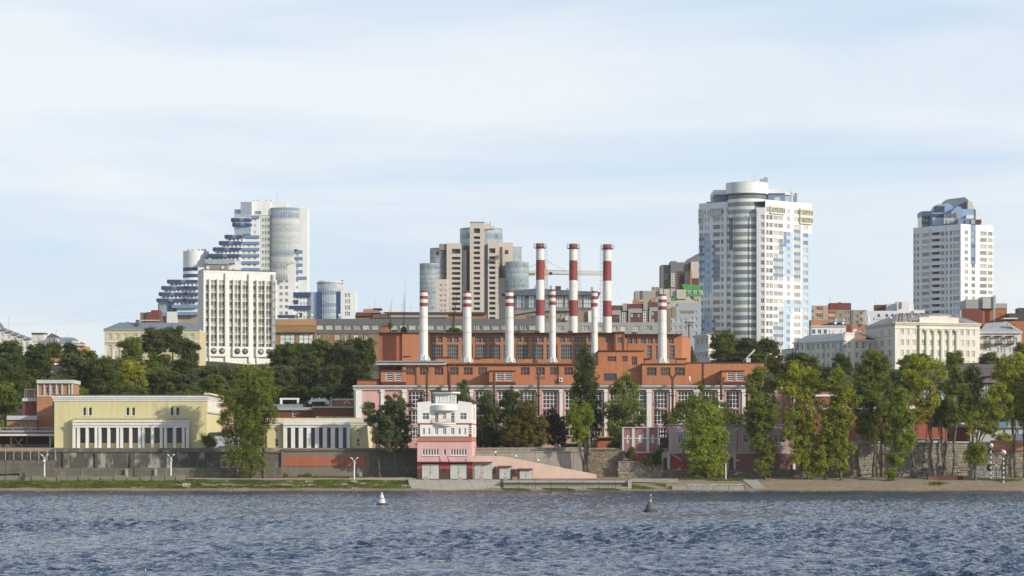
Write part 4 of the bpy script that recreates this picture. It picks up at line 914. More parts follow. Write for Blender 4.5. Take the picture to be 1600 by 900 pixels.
b.front('wall', 655, 1432, 1480, 626, 708, orr, [], depth=12); v = [(X(1430, 654), 654, Z(626, 655)), (X(1484, 654), 654, Z(626, 655)), (X(1478, 668), 668, Z(610, 668)), (X(1430, 668), 668, Z(610, 668))]
b.p('roof').poly(v, M('light_metal_roof', (.42, .45, .48), .4, .08, .4, .03, 3, metal=.3)); b.p('roof').poly([(x, y+.01, z-.1) for x, y, z in v][::-1], roof_dark)
for i in range(9):
    t_ = i/8; m = MB(); m.tube((v[0][0]+(v[1][0]-v[0][0])*t_, 654, v[0][2]+.04), (v[3][0]+(v[2][0]-v[3][0])*t_, 668, v[3][2]+.04), .05, .05, metal_g, 4); m.build('seam', b.root)
b.p('eaves').pbox(1432, 1482, 626, 630, 654.2, .6, orr); b.p('eaves').pbox(1432, 1482, 630.2, 632, 654.4, .4, grey_pale); b.done()
b = Bld('red_shed', 'dark red shed with a blue-grey roof above the pale stone wall', 'shed', 1500, 628, 9.3)
b.front('wall', 628, 1489, 1516, 667, 694, brick_red, [], depth=5); v = [(X(1487, 627.6), 627.6, Z(667.4, 628)), (X(1518, 627.6), 627.6, Z(667.4, 628)), (X(1514, 632), 632, Z(661, 632)), (X(1494, 632), 632, Z(661, 632))]
b.p('roof').poly(v, roof_grey); b.p('roof').poly(v[::-1], roof_grey); m = MB(); m.pbox(1502, 1507, 660.5, 663, 630, .6, white); m.build('roof_vent', b.root); b.done()
b = Bld('kiosk_row', 'row of low whitish huts with blue roofs at the right behind the stone wall', 'building', 1560, 634, 9.3)
b.front('wall', 634, 1516, 1600, 668, 694, M('grey_white_wall', (.44, .44, .45), .8, .06), [(1522, 1526, 676, 684, kt), (1566, 1570, 671, 680, kt), (1587, 1591, 671, 682, kt)], depth=6)
for a, c, y0, mt in ((1514, 1548, 662, roof_grey), (1548, 1574, 659, M('blue_metal_roof', (.12, .19, .30), .45)), (1574, 1604, 655, roof_grey)):
    v = [(X(a, 633.5), 633.5, Z(668.6, 634)), (X(c, 633.5), 633.5, Z(668.6, 634)), (X(c-2, 638), 638, Z(y0, 638)), (X(a+2, 638), 638, Z(y0, 638))]
    m = MB(); m.poly(v, mt); m.poly([(x, y, z-.05) for x, y, z in v][::-1], mt); m.build('roof', b.root)
b.p('blue_panel').pbox(1586, 1598, 678, 694, 633.8, .2, M('blue_panel', (.12, .17, .30), .6)); b.done()
def cars():
    for px, Yc, col, lb in ((1441, 626, (.62, .62, .62), 'small white hatchback parked on the wall top, left of the two by the thin trunk'), (1464, 626, (.55, .57, .56), 'silver-white saloon parked on the wall top near the red shed')):
        pm = M('car_paint_'+lb[:5].strip(), col, .3, .02, spec=.6); t = thing('parked_car', lb, 'car', (X(px, Yc), Yc, 9.25), 'cars parked above the stone wall'); x = X(px, Yc); z = 10.1
        m = MB(); prof = [(-2.1, 0), (-2.15, .5), (-1.3, .68), (-.75, 1.12), (.75, 1.15), (1.45, .72), (2.1, .6), (2.15, 0)]
        m.mesh([(x+a, Yc, z+c) for a, c in prof]+[(x+a, Yc+1.7, z+c) for a, c in prof], [tuple(range(8))[::-1], tuple(range(8, 16))]+[(i, i+1, 9+i, 8+i)[::-1] for i in range(7)], pm); m.build('body', t)
        m = MB(); m.mesh([(x-1.15, Yc-.01, z+.68), (x+1.3, Yc-.01, z+.7), (x+.7, Yc-.01, z+1.08), (x-.7, Yc-.01, z+1.06)], [(0, 1, 2, 3)], g_dark); m.build('side_window', t)
        for a in (-1.35, 1.35):
            m = MB(); m.tube((x+a, Yc-.02, z-.02), (x+a, Yc+.2, z-.02), .33, .33, metal_d, 12); m.build('wheel', t)
cars()
# ================================================================== power plant
YH = 660.0; YU = 665.0; YB = 690.0
b = Bld('power_plant', 'huge orange and pink brick power plant with white pilasters in the centre', 'power plant', 870, YH, 9.4)
kbig = K(4, 4, f_white, g_dark, .13, True, rev=.35, tr=(.26, .51, .76)); kbig2 = K(4, 3, f_white, g_dark, .13, True, rev=.35, tr=(.28, .64)); kor = K(3, 2, M('rust_frame', (.30, .12, .06), .8), g_dark, .12, rev=.25); kun = K(1, 2, f_grey, g_dark, .1, rev=.2)
kdor = K(1, 4, f_white, g_dark, .12, True, rev=.15); kub = K(2, 2, f_grey, g_dark, .1, True, rev=.3); klb = K(5, 4, f_grey, g_dark, .09, True, rev=.3)
wx = [638+35*k for k in range(11)]+[1022, 1059.3, 1097, 1134.5, 1171.5]
wins = []
for x in wx:
    w_ = 22.5 if x < 1000 else 20.5
    wins += [(x, x+w_, 612, 637.6, kbig), (x, x+w_, 641.5, 663, kbig2), (x+2, x+w_-2, 668, 686, kbig2)]
hallp = M('faded_pink_plaster', (.55, .31, .28), .85, .08, .15, .04, 2, streak=.09)
b.front('hall_wall', YH, 556, 1200, 604, 706, hallp, wins, depth=7, side=cream, roof=roof_dark)
# pink surrounds that frame each pair of windows
for x in wx:
    w_ = 22.5 if x < 1000 else 20.5
    for a, c in ((x-2.6, x-.35), (x+w_+.35, x+w_+2.6)): m = MB(); m.pbox(a, c, 609.5, 690, YH-.12, .115, hallp); m.build('window_surround', b.root)
    m = MB(); m.pbox(x-2.6, x+w_+2.6, 608.2, 609.5, YH-.18, .17, maroon); m.build('lintel', b.root)
    m = MB(); m.pbox(x-.3, x+w_+.3, 638.3, 640.6, YH-.15, .15, M('brownish_pink', (.42, .20, .17), .85)); m.build('spandrel', b.root)
# pilasters
cen = [(a+22.5+c)/2 for a, c in zip(wx[:10], wx[1:11])]+[1014.5]+[(a+20.5+c)/2 for a, c in zip(wx[11:], wx[12:])]
for i, c in enumerate([597.5, 632]+cen+[1197]):
    hw = 2.6 if c < 1000 else 3.8
    if c == 632: hw = 3.2
    m = MB(); m.pbox(c-hw, c+hw, 609.6, 698, YH-.4, .39, wtrim); m.pbox(c-hw-.7, c+hw+.7, 609.0, 612.5, YH-.55, .54, wtrim); m.build('pilaster', b.root)
for a, c in ((556, 565.6), ): m = MB(); m.pbox(a, c, 609.6, 700, YH-.5, .49, wtrim); m.build('pilaster', b.root)
m = MB(); m.pbox(566, 594, 609, 700, YH-.1, .09, pink); m.build('pink_panel', b.root)
for y0, y1, d, mt in ((606.4, 609, .55, wtrim), (603.8, 606.38, .9, grey_pale), (602.4, 603.78, 1.3, wtrim)): b.p('cornice').pbox(552.5-d, 1201, y0, y1, YH-d, d+.3, mt)
b.p('side_wall').poly([(X(553, YH+6), YH+6, 9), (X(556, YH), YH, 9), (X(556, YH), YH, 23.4), (X(553, YH+6), YH+6, 23.4)], cream)
b.p('terrace_roof').pbox(553, 1201, 601.5, 602.38, YH-1, 6.5, roof_dark)
m = MB(); m.pbox(558, 593, 593, 601.4, YH+2.5, 8, orange_d); m.pbox(557, 594, 591.8, 592.9, YH+2, 9, rust); m.build('red_roof_wing', b.root)
# lower extension to the right: white and pink bay behind the trees
b.front('hall_wall', YH+1, 1200, 1236, 607, 706, pink, [(1206, 1212, 618, 634, kun)], depth=10); b.p('cornice').pbox(1200, 1237, 604.5, 607, YH+.3, 1, wtrim)
for c in (1203, 1233): m = MB(); m.pbox(c-2.5, c+2.5, 607.1, 640, YH+.6, .39, white); m.build('pilaster', b.root)
# orange storey above
xs1 = [634, 655.5, 678.5, 702.3, 724.3, 746.8, 813.3, 837, 859.3, 881.4]
b.front('upper_wall', YU, 628, 935, 570, 602.3, orange, [(x, x+14.5, 573.5, 586, kor) for x in xs1], depth=YB-YU+1, roof=roof_dark)
b.front('upper_wall', YU+5, 592, 628, 573, 602.3, orange_d, [], depth=20); b.p('upper_wall').pbox(583, 592, 580, 602.3, YU+8, 10, cream)
b.front('upper_wall', YU+1.2, 935, 1004, 580, 602.3, orange, [(943.5, 964, 583.5, 595, K(4, 2, f_dark, g_dark, .08, rev=.2))], depth=20)
b.front('upper_wall', YU+4.2, 935, 1005.5, 548.5, 579.9, orange, [(948.8, 962.6, 556.5, 564.8, kor), (971.8, 980.6, 556.5, 565, kor), (986.8, 995.5, 556.8, 571, kor)], depth=18)
b.p('roof').pbox(934, 1007, 547.3, 548.4, YU+3.8, 19, rust)
b.front('upper_wall', YU-.6, 1003.5, 1073, 569, 602.3, orange, [(1010.3, 1026, 574, 587, kor), (1031.8, 1047.3, 574, 587, kor), (1054, 1070, 574, 587, kor)], depth=25)
b.front('upper_wall', YU+2.5, 1073, 1194, 567.5, 602.3, orange, [], depth=20, roof=roof_dark)
b.p('roof').pbox(1073, 1195, 566, 567.4, YU+2.3, 21, rust); b.p('roof').pbox(1002.5, 1074, 567.6, 568.95, YU-1.0, 26, roof_dark)
b.p('roof').pbox(697.5, 935, 567.8, 569.9, YU-.5, 3, rust)
b.p('roof_cornice').pbox(588, 697, 565.3, 569.95, YU-.8, 24, grey_pale); b.p('roof_cornice').pbox(586.5, 697.8, 563.8, 565.28, YU-1.3, 24.5, metal_g); b.p('roof_cornice').pbox(583, 627.8, 570, 572.9, YU+4.2, 5, grey_pale)
for c in (628.5, 650.5, 700.5, 872): m = MB(); m.tube((X(c, YU-.15), YU-.15, Z(571, YU)), (X(c, YU-.15), YU-.15, Z(601, YU)), .07, .07, rust, 5); m.build('downpipe', b.root)
m = MB(); m.pbox(1098.2, 1099.6, 567.5, 602, YU+2.3, .2, rust); m.build('downpipe', b.root)
for x0, x1 in ((595, 633.5), (764.3, 805.3), (1128, 1163)):
    Yd = YU-3.2
    b.front('dormer_wall#%d' % x0, Yd, x0, x1, 580, 596.8, orange, [(x0+8+k, x0+18.6+k, 582.6, 594.6, kdor) for k in ((0, 14) if x0 != 764.3 else (3, 16.5))], depth=3.1+(8 if x0 > 1100 else 0))
    m = MB(); m.pbox(x0-.8, x1+.8, 578.6, 579.98, Yd-.3, 3.5+(5 if x0 > 1100 else 0), rust); m.build('dormer_roof', b.root)
    m = MB(); m.pbox(x0+.5, x1+.2, 596.9, 601.4, Yd-.2, 3.3, dmaroon); m.build('dormer_apron', b.root)
m = MB(); m.pbox(873.6, 879, 590.5, 596.4, YU-.7, .7, wtrim); m.tube((X(876.3, YU-.72), YU-.72, Z(593.4, YU)), (X(876.3, YU-.76), YU-.76, Z(593.4, YU)), .26, .26, f_dark, 12); m.build('air_conditioner', b.root)
m = MB(); m.pbox(836.5, 852, 588, 593, YU-.02, .1, M('brown_patch', (.20, .12, .06), .8)); m.build('patch', b.root)
m = MB(); m.tube((X(1077.5, YU), YU, Z(597, YU)), (X(1077.5, YU), YU, Z(588, YU)), .22, .2, wtrim, 8); m.build('vent_pipe', b.root)
# boiler house
def bmat(px, z): return orange
up = [672.5, 683.2, 697.7, 708.2, 720.5, 743.6, 752.4, 763, 773.6, 785.5, 806.5, 817.7, 830.9, 841, 853, 874.3, 885, 896.5, 907.4, 918.3]
lo = [674.3, 698.3, 721, 743.3, 764.2, 786, 807.8, 831.3, 853.5, 876, 897.4, 919]
wins = [(x, x+8.4, 526.8, 535, kub) for x in up if x < 935]+[(x, x+(17.4 if x < 900 else 12), 538.6, 562, klb) for x in lo]
wins += [(945.6, 954, 526.8, 535, kub)]
b.front('boiler_wall', YB, 672, 959, 520.5, 568, orange, wins, depth=26, roof=roof_dark)
b.front('boiler_wall', YB-.8, 628.5, 672, 520.5, 568, orange, [], depth=26); b.front('boiler_wall', YB-.3, 592, 628.5, 519.5, 568, orange_d, [], depth=26)
b.front('boiler_wall', YB-1, 959, 976, 520, 568, orange, [(964.4, 973, 527.3, 535.6, kub)], depth=27)
b.front('boiler_wall', YB, 976, 1065.5, 522.5, 568, orange, [(980.8, 988, 528, 537, kub), (989.6, 996.4, 528, 537, kub), (1000.8, 1009.2, 528, 536.8, kub), (1011.6, 1020, 528, 536.8, kub), (1022.6, 1027.8, 528, 536.8, kub), (1044.3, 1053, 528.2, 536.8, kub), (1010.8, 1018.8, 539.6, 562, klb), (1023.8, 1028, 539.6, 562, klb), (1045.8, 1054, 539.6, 562, klb)], depth=26)
A, B = (X(1065.5, YB), YB), (X(1079, YB+13), YB+13); wall(b.p('boiler_wall'), A, B, Z(568, YB), Z(525, YB), [], orange); b.p('boiler_roof').prism([A, B, (A[0], YB+13)], Z(524.98, YB), Z(524.2, YB), roof_dark)
for a, c, y in ((591, 671.5, 519.2), (672.2, 958, 519.6), (976.3, 1066, 521.6)): b.p('boiler_parapet').pbox(a, c, y, y+1.25, YB-1.2, 2.5, rust)
b.p('boiler_parapet').pbox(957.8, 976.2, 518.2, 519.98, YB-1.5, 3, rust)
for c in (743, 818.3, 961.5, 974.5, 981): m = MB(); m.tube((X(c, YB-1.2), YB-1.2, Z(507 if c < 900 else 521, YB)), (X(c, YB-1.2), YB-1.2, Z(562, YB)), .09, .09, rust, 5); m.build('downpipe', b.root)
m = MB(); m.pbox(595, 606, 510.5, 519, YB+1, 4, orange_d); m.pbox(594.5, 606.5, 509.4, 510.4, YB+.8, 4.4, rust)
for q in range(596, 606, 2): m.tube((X(q, YB+1), YB+1, Z(509, YB)), (X(q, YB+1), YB+1, Z(504.5, YB)), .03, .03, rust, 4)
m.build('roof_hut', b.root)
for a, c, y0, y1 in ((630, 640, 557, 564), (681, 706, 558.5, 567.5), (741, 753, 560, 567.5), (755, 774, 558.5, 567.5), (818, 832, 559, 567.5), (1007, 1017, 561, 569), (1057, 1073, 560.5, 568.5)):
    m = MB(); m.pbox(a, c, y0, y1, YU+12, 4, orange); m.pbox(a-.7, c+.7, y0-1.1, y0-.02, YU+11.6, 4.8, rust); m.build('roof_box', b.root)
for a, y in ((612, 515), (805, 517), (835, 517), (887, 517), (987, 519)): m = MB(); m.pbox(a, a+8, y, y+2.5, YB+6, 2.5, rust); m.build('roof_vent', b.root)
# ground-floor annex glimpsed between the trees
m = MB(); m.pbox(876, 905, 693, 699, YH-8, 3, M('green_awning', (.05, .16, .08), .6)); m.build('awning', b.root)
m = MB(); m.pbox(934, 970, 684, 706, YH-6, 4, orange_d); m.pbox(933, 971, 682, 684, YH-7, 6, M('yellow_fascia', (.40, .30, .12), .8)); m.build('annex', b.root)
b.done()
# stacks
def band_stack(root, name, cx, Y, z0, z1, r0, r1, mat):
    m = MB(); m.cyl(cx, Y, z0, z1, r0, r1, mat, 28, True); m.build(name, root)
def chimney(px, Y, ytop, ybase, wpx, label, tall=False, ladder=0, worn=False):
    t = thing('chimney', label, 'chimney', (X(px, Y), Y, Z(ybase, Y)), 'tall red-and-white chimneys' if tall else 'short white chimneys with red rings')
    cx = X(px, Y); zb = Z(ybase, Y); zt = Z(ytop, Y); R = wpx/2*Y/F; s = Y/F
    wm = whband_w if worn else whband
    rad = lambda z: R*(1+.07*(zt-z)/(zt-zb))
    cuts = ([0, 7, 26, 57, 88, 113] if tall else [0, 2.8, 8, 13.2, 18.6, 24.4]); z = zt
    for i, c in enumerate(cuts):
        za = zt-c*s; zb_ = zt-cuts[i+1]*s if i+1 < len(cuts) else zb
        red = (i % 2 == 0) if not tall else (i in (0, 2, 4))
        if not tall: red = i in (0, 2, 4)
        k = 1.0 if not tall else 1.0
        band_stack(t, 'red_band' if red else ('white_band' if i < len(cuts)-1 else 'shaft'), cx, Y, zb_, za, rad(zb_), rad(za)*k, redband if red else wm)
    m = MB(); m.cyl(cx, Y, zt-.3, zt+.02, R*.8, R*.8, metal_d, 20); m.build('flue', t)
    if tall:
        m = MB(); m.cyl(cx, Y, zt-7.6*s, zt-6.7*s, R*1.3, R*1.62, redband, 28); m.build('gallery', t)
        m = MB()
        for i in range(14):
            a = 2*math.pi*i/14; x, y = cx+R*1.58*math.cos(a), Y+R*1.58*math.sin(a); m.tube((x, y, zt-6.7*s), (x, y, zt-.3*s), .03, .03, metal_g, 4)
        for zz in (zt-.3*s, zt-3.3*s):
            for i in range(14):
                a, c = 2*math.pi*i/14, 2*math.pi*(i+1)/14; m.tube((cx+R*1.58*math.cos(a), Y+R*1.58*math.sin(a), zz), (cx+R*1.58*math.cos(c), Y+R*1.58*math.sin(c), zz), .03, .03, metal_g, 4)
        m.build('gallery_railing', t)
        m = MB(); x = cx+ladder*R*1.45
        for dx in (-.22, .22): m.tube((x+dx, Y-.3, zb), (x+dx, Y-.3, zt-8*s), .035, .035, metal_g, 4)
        z = zb
        while z < zt-8*s:
            m.tube((x-.42, Y-.3, z), (x+.42, Y-.3, z), .03, .03, metal_g, 4); z += 1.05
            if int(z*10) % 3 == 0: m.tube((x, Y-.3, z), (cx, Y, z), .03, .03, metal_g, 4)
        m.build('ladder', t)
    else:
        m = MB()
        for i in range(8): a = math.pi*2*i/8+.3; m.tube((cx+R*1.75*math.cos(a), Y+R*1.75*math.sin(a), zb-.1), (cx+R*.98*math.cos(a), Y+R*.98*math.sin(a), zb+1.3), .11, .07, wtrim, 5)
        m.cyl(cx, Y, zb-.1, zb+.25, R*1.6, R*1.3, grey_pale, 16); m.build('foot_brackets', t)
        for q in (.42, .62): m = MB(); z = zb+(zt-zb)*q; m.cyl(cx, Y, z, z+.09, rad(z)+.05, rad(z)+.05, metal_g, 24); m.build('hoop', t)
    return t
for px, yt, yb, w_, lb in ((662, 454.5, 563, 12.6, 'short white chimney with red rings, leftmost, in front of the plain red wall'), (730, 455.5, 566, 12.6, 'short white chimney with red rings, second from the left'), (796, 454.5, 566, 12.6, 'short white chimney with red rings, third from the left'),
                           (1035, 460, 567, 12.8, 'short white chimney with red rings, rightmost, alone at the right end of the plant')):
    chimney(px, 677, yt, yb, w_, lb)
chimney(863.4, 680, 452.5, 566, 9.6, 'slim white chimney with red rings between the two left tall chimneys'); chimney(929, 680, 455, 566, 9.6, 'slim white chimney with red rings just behind the dark poplar')
chimney(844, 716, 380.5, 524, 12.8, 'tall red and white chimney, leftmost of the three, clean paint', True, 1); chimney(895.8, 716, 381.2, 524, 12.8, 'tall red and white chimney in the middle with badly chipped white paint', True, 1, True); chimney(948.8, 716, 382, 524, 13, 'tall red and white chimney, rightmost of the three, ladder on its left', True, -1)
def vent(px, y0, y1, label, fork=False, Y=657.5):
    t = thing('vent_stack', label, 'vent pipe', (X(px, Y), Y, Z(y1, Y)), 'rusty vent pipes before the pink hall'); c = X(px, Y); R = .30
    m = MB(); m.tube((c, Y, Z(y1, Y)), (c, Y, Z(y0+(5 if fork else 0), Y)), R, R, rust, 10); m.build('pipe', t)
    m = MB(); m.tube((c, Y, Z(619, Y)), (c, Y, Z(617, Y)), R*1.8, R*1.8, rust, 10); m.build('collar', t)
    if fork:
        for s_ in (-1, 1): m = MB(); m.tube((c, Y, Z(y0+7, Y)), (c+s_*.48, Y, Z(y0+4, Y)), R*.9, R*.8, rust, 8); m.tube((c+s_*.48, Y, Z(y0+4, Y)), (c+s_*.62, Y, Z(y0, Y)), R*.75, R*.7, rust, 8); m.build('fork', t)
    for a in (612, 640): m = MB(); m.tube((c, Y, Z(a, Y)), (c, YH, Z(a, Y)), .06, .06, rust, 4); m.build('bracket', t)
for a in ((667, 582, 660, 'brown vent pipe left of the white lookout'), (702.3, 580, 612, 'brown vent pipe just right of the glazed lookout'), (771.8, 582, 640, 'brown vent pipe beside the middle dormer'), (841.5, 583, 650, 'brown vent pipe left of the dark purple tree')): vent(*a)
vent(1051, 584, 655, 'forked brown vent pipe under the rightmost short chimney', True); vent(1127, 589, 625, 'thin forked brown vent pipe left of the right dormer', True); vent(1167, 588, 640, 'forked brown vent pipe at the right end of the pink hall', True)
t = thing('rooftop_crane_arm', 'small white lattice arm pointing up from the right roof of the plant', 'antenna', (X(1165, 676), 676, Z(567, 676)))
m = MB()
for o in (0, .35): m.tube((X(1161, 676), 676, Z(566, 676)+o), (X(1179.5, 676), 676, Z(548, 676)+o), .05, .05, white, 4)
for i in range(9): q = i/9; m.tube((X(1161+18.5*q, 676), 676, Z(566-18*q, 676)), (X(1161+18.5*(q+.08), 676), 676, Z(566-18*(q+.08), 676)+.35), .035, .035, white, 4)
m.build('lattice_arm', t); m = MB(); m.pbox(1166, 1173, 559.5, 566, 675, 1.5, grey_pale); m.build('base_box', t)
# ================================================================== the city on the hill
kw = K(2, 1, f_white, g_mid, .12); kw1 = K(1, 1, f_white, g_mid, .12); kc = K(2, 1, f_white, g_curt, .12); kc3 = K(4, 1, f_white, g_curt, .1); kbl = K(4, 1, f_white, g_mid, .1)
kd1 = K(1, 1, f_dark, g_mid, .1); kd2 = K(2, 1, f_grey, g_mid, .1)
# ---------------- round residential tower
def round_tower():
    b = Bld('round_tower', 'tall white and light blue apartment tower with a round glazed centre and white drum top', 'tower', 1167, 1135, 42)
    ztop = 109.0; fl = 2.975
    rows = [(ztop-4.75-i*fl, ztop-3.0-i*fl) for i in range(22)]
    def fi(z): return int((ztop-3.0-z)//fl)
    ez = [ztop-3.0-i*fl for i in range(23)]
    # left wing
    def lm(px, z):
        f = fi(z); hz = (ztop-3.0-z) % fl; sp = hz > 1.75
        if f < 0: return white_panel
        if px < 1101:
            return blue_m if (3 <= f <= 8 or 14 <= f <= 15) and sp else (blue_l if px > 1099 and f >= 3 and f not in (11, 12) else white_panel)
        if px < 1112.5:
            if f >= 3 and not (11 <= f <= 12) and (px < 1109 or f > 3): return blue_l
        if 1112.5 <= px < 1125 and sp:
            if (4 <= f <= 5 or f in (14, 15)) and px < 1118: return blue_m
            if 6 <= f <= 8 or 16 <= f <= 18: return blue_m
        return white_panel
    cl = [(1093.2, 1098), (1101, 1103.3), (1105.6, 1108.2), (1114, 1124.5, kbl), (1126.4, 1130.6), (1135.2, 1141.6, kw)]
    b.pface('left_wing', (1092, 1145), (1148, 1133), 30, ztop, cl, rows, kw1, lm, pxmat=True, epx=(1099, 1101, 1109, 1112.5, 1118, 1125), ez=ez+[e-1.75 for e in ez])
    # front narrow section and right wing
    cr = [(1188.3, 1194.3, kw)]
    b.pface('front_wing', (1181.5, 1127.5), (1196, 1127), 30, ztop-3.1, cr, rows, kw, white_panel)
    def rm(px, z):
        f = fi(z); hz = (ztop-3.0-z) % fl; sp = hz > 1.75
        if f < 0: return white_panel
        if px > 1253: return blue_l if f >= 3 and f != 11 or f == 11 else white_panel
        if 1240 < px < 1251 and sp and 2 <= f <= 8: return blue_m
        if 1224 <= px < 1229 and 3 <= f <= 4: return blue_m
        if 1217 <= px < 1224 and f in (4, 5) and sp: return blue_m
        if 1208 <= px < 1224 and sp and (6 <= f <= 8 or 15 <= f <= 17): return blue_m
        if 1217 <= px < 1224 and sp and 13 <= f <= 14: return blue_m
        if 1224 <= px < 1239:
            if px > 1228 and 3 <= f <= 8 and px < 1239: return blue_l
            if 5 <= f <= 8 or 12 <= f <= 13: return blue_l
            if px < 1235 and 14 <= f: return blue_l
        if 1239 <= px <= 1253 and 12 <= f <= 12: return blue_l
        return white_panel
    cr = [(1197.2, 1201, kd1), (1202, 1207.4, kd2), (1208.8, 1215, kc), (1216, 1223, kc), (1229.2, 1234.2, kc), (1240.6, 1250.8, kc3), (1255.4, 1262.6, kc)]
    b.pface('right_wing', (1196, 1127), (1268, 1146), 30, ztop, cr, rows, kc, rm, pxmat=True, epx=(1208, 1217, 1224, 1228, 1229, 1235, 1239, 1240, 1251, 1253), ez=ez+[e-1.75 for e in ez])
    P = PT
    # shallow bays give the facade relief
    def bay(pxa, pxb, A, Bq, f0, f1, d, mt, kind):
        A, Bq = P(*A), P(*Bq); u0, u1 = upx(A, Bq, pxa), upx(A, Bq, pxb); L = math.hypot(Bq[0]-A[0], Bq[1]-A[1]); ux, uy = (Bq[0]-A[0])/L, (Bq[1]-A[1])/L; nx, ny = uy, -ux
        a = (A[0]+ux*u0+nx*d, A[1]+uy*u0+ny*d); c = (A[0]+ux*u1+nx*d, A[1]+uy*u1+ny*d)
        zb, zt = ztop-2.35-f1*fl, ztop-2.2-f0*fl
        wi = []
        for f in range(f0, f1): z1 = ztop-3.0-f*fl; wi.append((.15, math.hypot(c[0]-a[0], c[1]-a[1])-.15, z1-1.75, z1, kind))
        b.face('glazed_bay', a, c, zb, zt, wi, mt); back = [(q[0]-nx*d, q[1]-ny*d) for q in (c, a)]
        m = b.p('glazed_bay'); wall(m, c, back[0], zb, zt, [], mt); wall(m, back[1], a, zb, zt, [], mt)
        for z in (zb, zt): m.poly([(*a, z), (*c, z), (*back[0], z), (*back[1], z)], white)
    pane = K(5, 1, f_dark, g_pale, .1); pg = M('pale_glazed_panel', (.55, .60, .56), .35, .05)
    LA, LB, RA, RB = (1092, 1145), (1148, 1133), (1196, 1127), (1268, 1146)
    bay(1111, 1128, LA, LB, 0, 1, .7, pg, K(5, 1, f_dark, g_blue, .1)); bay(1092.4, 1098.6, LA, LB, 0, 2, .5, pg, K(2, 1, f_dark, g_blue, .1))
    bay(1202, 1225, RA, RB, 0, 1, .7, M('pale_yellow_panel', (.66, .63, .48), .5), K(6, 1, f_dark, g_curt, .1)); bay(1248.5, 1267.8, RA, RB, 0, 2, .8, MATS['pale_yellow_panel'], K(4, 1, f_dark, g_curt, .1))
    # rear and roof
    back = [P(1268, 1146), (X(1262, 1175), 1175), (X(1100, 1178), 1178), P(1092, 1145)]
    for A, Bq in zip(back, back[1:]): wall(b.p('rear_wall'), A, Bq, 30, ztop, [], white_panel)
    b.p('roof').prism([P(1092, 1145.2), P(1148, 1133.2), P(1196, 1127.2), P(1268, 1146.2), back[1], back[2]], ztop-.9, ztop-.6, roof_grey)
    wall(b.p('wing_return'), P(1148, 1133), (X(1148.3, 1142), 1142), ztop-3.1, ztop, [], white_panel); wall(b.p('wing_return_right'), (X(1190, 1142), 1142), P(1196, 1127), ztop-3.1, ztop, [], white_panel); wall(b.p('front_wing'), P(1148, 1133), (X(1148.3, 1142), 1142), 30, ztop-3.1, [], white_panel); wall(b.p('front_wing'), (X(1181.5, 1142), 1142), P(1181.5, 1127.5), 30, ztop-3.1, [], white_panel)
    # central round glass stair of storeys
    cx, cy = X(1167, 1137), 1137.0; R0 = 8.4
    r_lo = 5.0
    for i in range(22):
        zt_ = ztop+2.6-i*fl; big = i < 3; R = 7.7 if big else 8.3
        n = 30 if big else 30
        a0, a1 = (math.pi*1.02, math.pi*1.98)
        pts = [(cx+R*math.cos(a0+(a1-a0)*k/n), cy+R*math.sin(a0+(a1-a0)*k/n)) for k in range(n+1)]
        if not big:
            lo, hi = X(1147, cy-6), X(1184, cy-6); pts = [p for p in pts if lo-1 < p[0] < hi+1]
        m = MB(); mm = MB(); fr = MB()
        for p, q in zip(pts, pts[1:]):
            m.poly([(*p, zt_-fl-.25), (*q, zt_-fl-.25), (*q, zt_-1.95), (*p, zt_-1.95)], g_pale); mm.poly([(*p, zt_-1.95), (*q, zt_-1.95), (*q, zt_-.25), (*p, zt_-.25)], g_ring)
            fr.tube((*p, zt_-1.95), (*p, zt_-.25), .06, .06, f_dark, 4)
        m.build('spandrel_ring', b.root); mm.build('window_ring', b.root); fr.build('mullions', b.root)
    zt_ = ztop+2.6
    m = MB(); m.cyl(cx, cy, zt_, zt_+.3, 8.5, 8.5, f_grey, 40); m.cyl(cx, cy, zt_+.3, zt_+4.6, 8.35, 8.35, white_panel, 48); m.build('drum', b.root)
    m = MB(); m.cyl(cx, cy, 90, zt_-.02, 7.4, 7.4, g_blued, 30); m.build('drum_core', b.root)
    for px in (1148, 1181.7): m = MB(); m.pbox(px-.5, px+.5, 328, 575, 1126.6, .4, M('dark_green_strip', (.05, .08, .08), .5)); m.build('edge_strip', b.root)
    # penthouses
    m = MB(); m.box(X(1113, 1150), X(1137, 1150), 1141, 1160, ztop-.6, ztop+3.2, blue_m); m.box(X(1112.5, 1150), X(1138, 1150), 1140.3, 1161, ztop+3.21, ztop+5.0, white_panel); m.build('penthouse', b.root)
    m = MB(); m.box(X(1196, 1150), X(1222, 1150), 1138, 1158, ztop-.6, ztop+3.4, blue_m); m.box(X(1194, 1150), X(1223, 1150), 1137.3, 1159, ztop+3.41, ztop+5.0, white_panel); m.box(X(1222.2, 1150), X(1231, 1150), 1141, 1156, ztop-.6, ztop+3.0, blue_l); m.box(X(1221.8, 1150), X(1231.4, 1150), 1140.4, 1157, ztop+3.01, ztop+4.2, white_panel); m.build('penthouse', b.root)
    for a, c in ((1119, 1125), (1210, 1219)): m = MB(); z = ztop+.2; m.box(X(a, 1137), X(c, 1137), 1137.9 if a > 1200 else 1140.9, 1141.5, z, z+1.7, g_curt); m.build('penthouse_window', b.root)
    for px, h in ((1232, 4.4), (1236, 5.6), (1242, 4.2), (1245, 4.6)):
        m = MB(); x = X(px, 1140); m.cyl(x, 1142, ztop-.6, ztop+h-1.5, .45, .45, metal_g, 8); m.box(x-.7, x+.7, 1141.4, 1142.6, ztop+h-1.5, ztop+h-.6, metal_w); m.build('roof_vent', b.root)
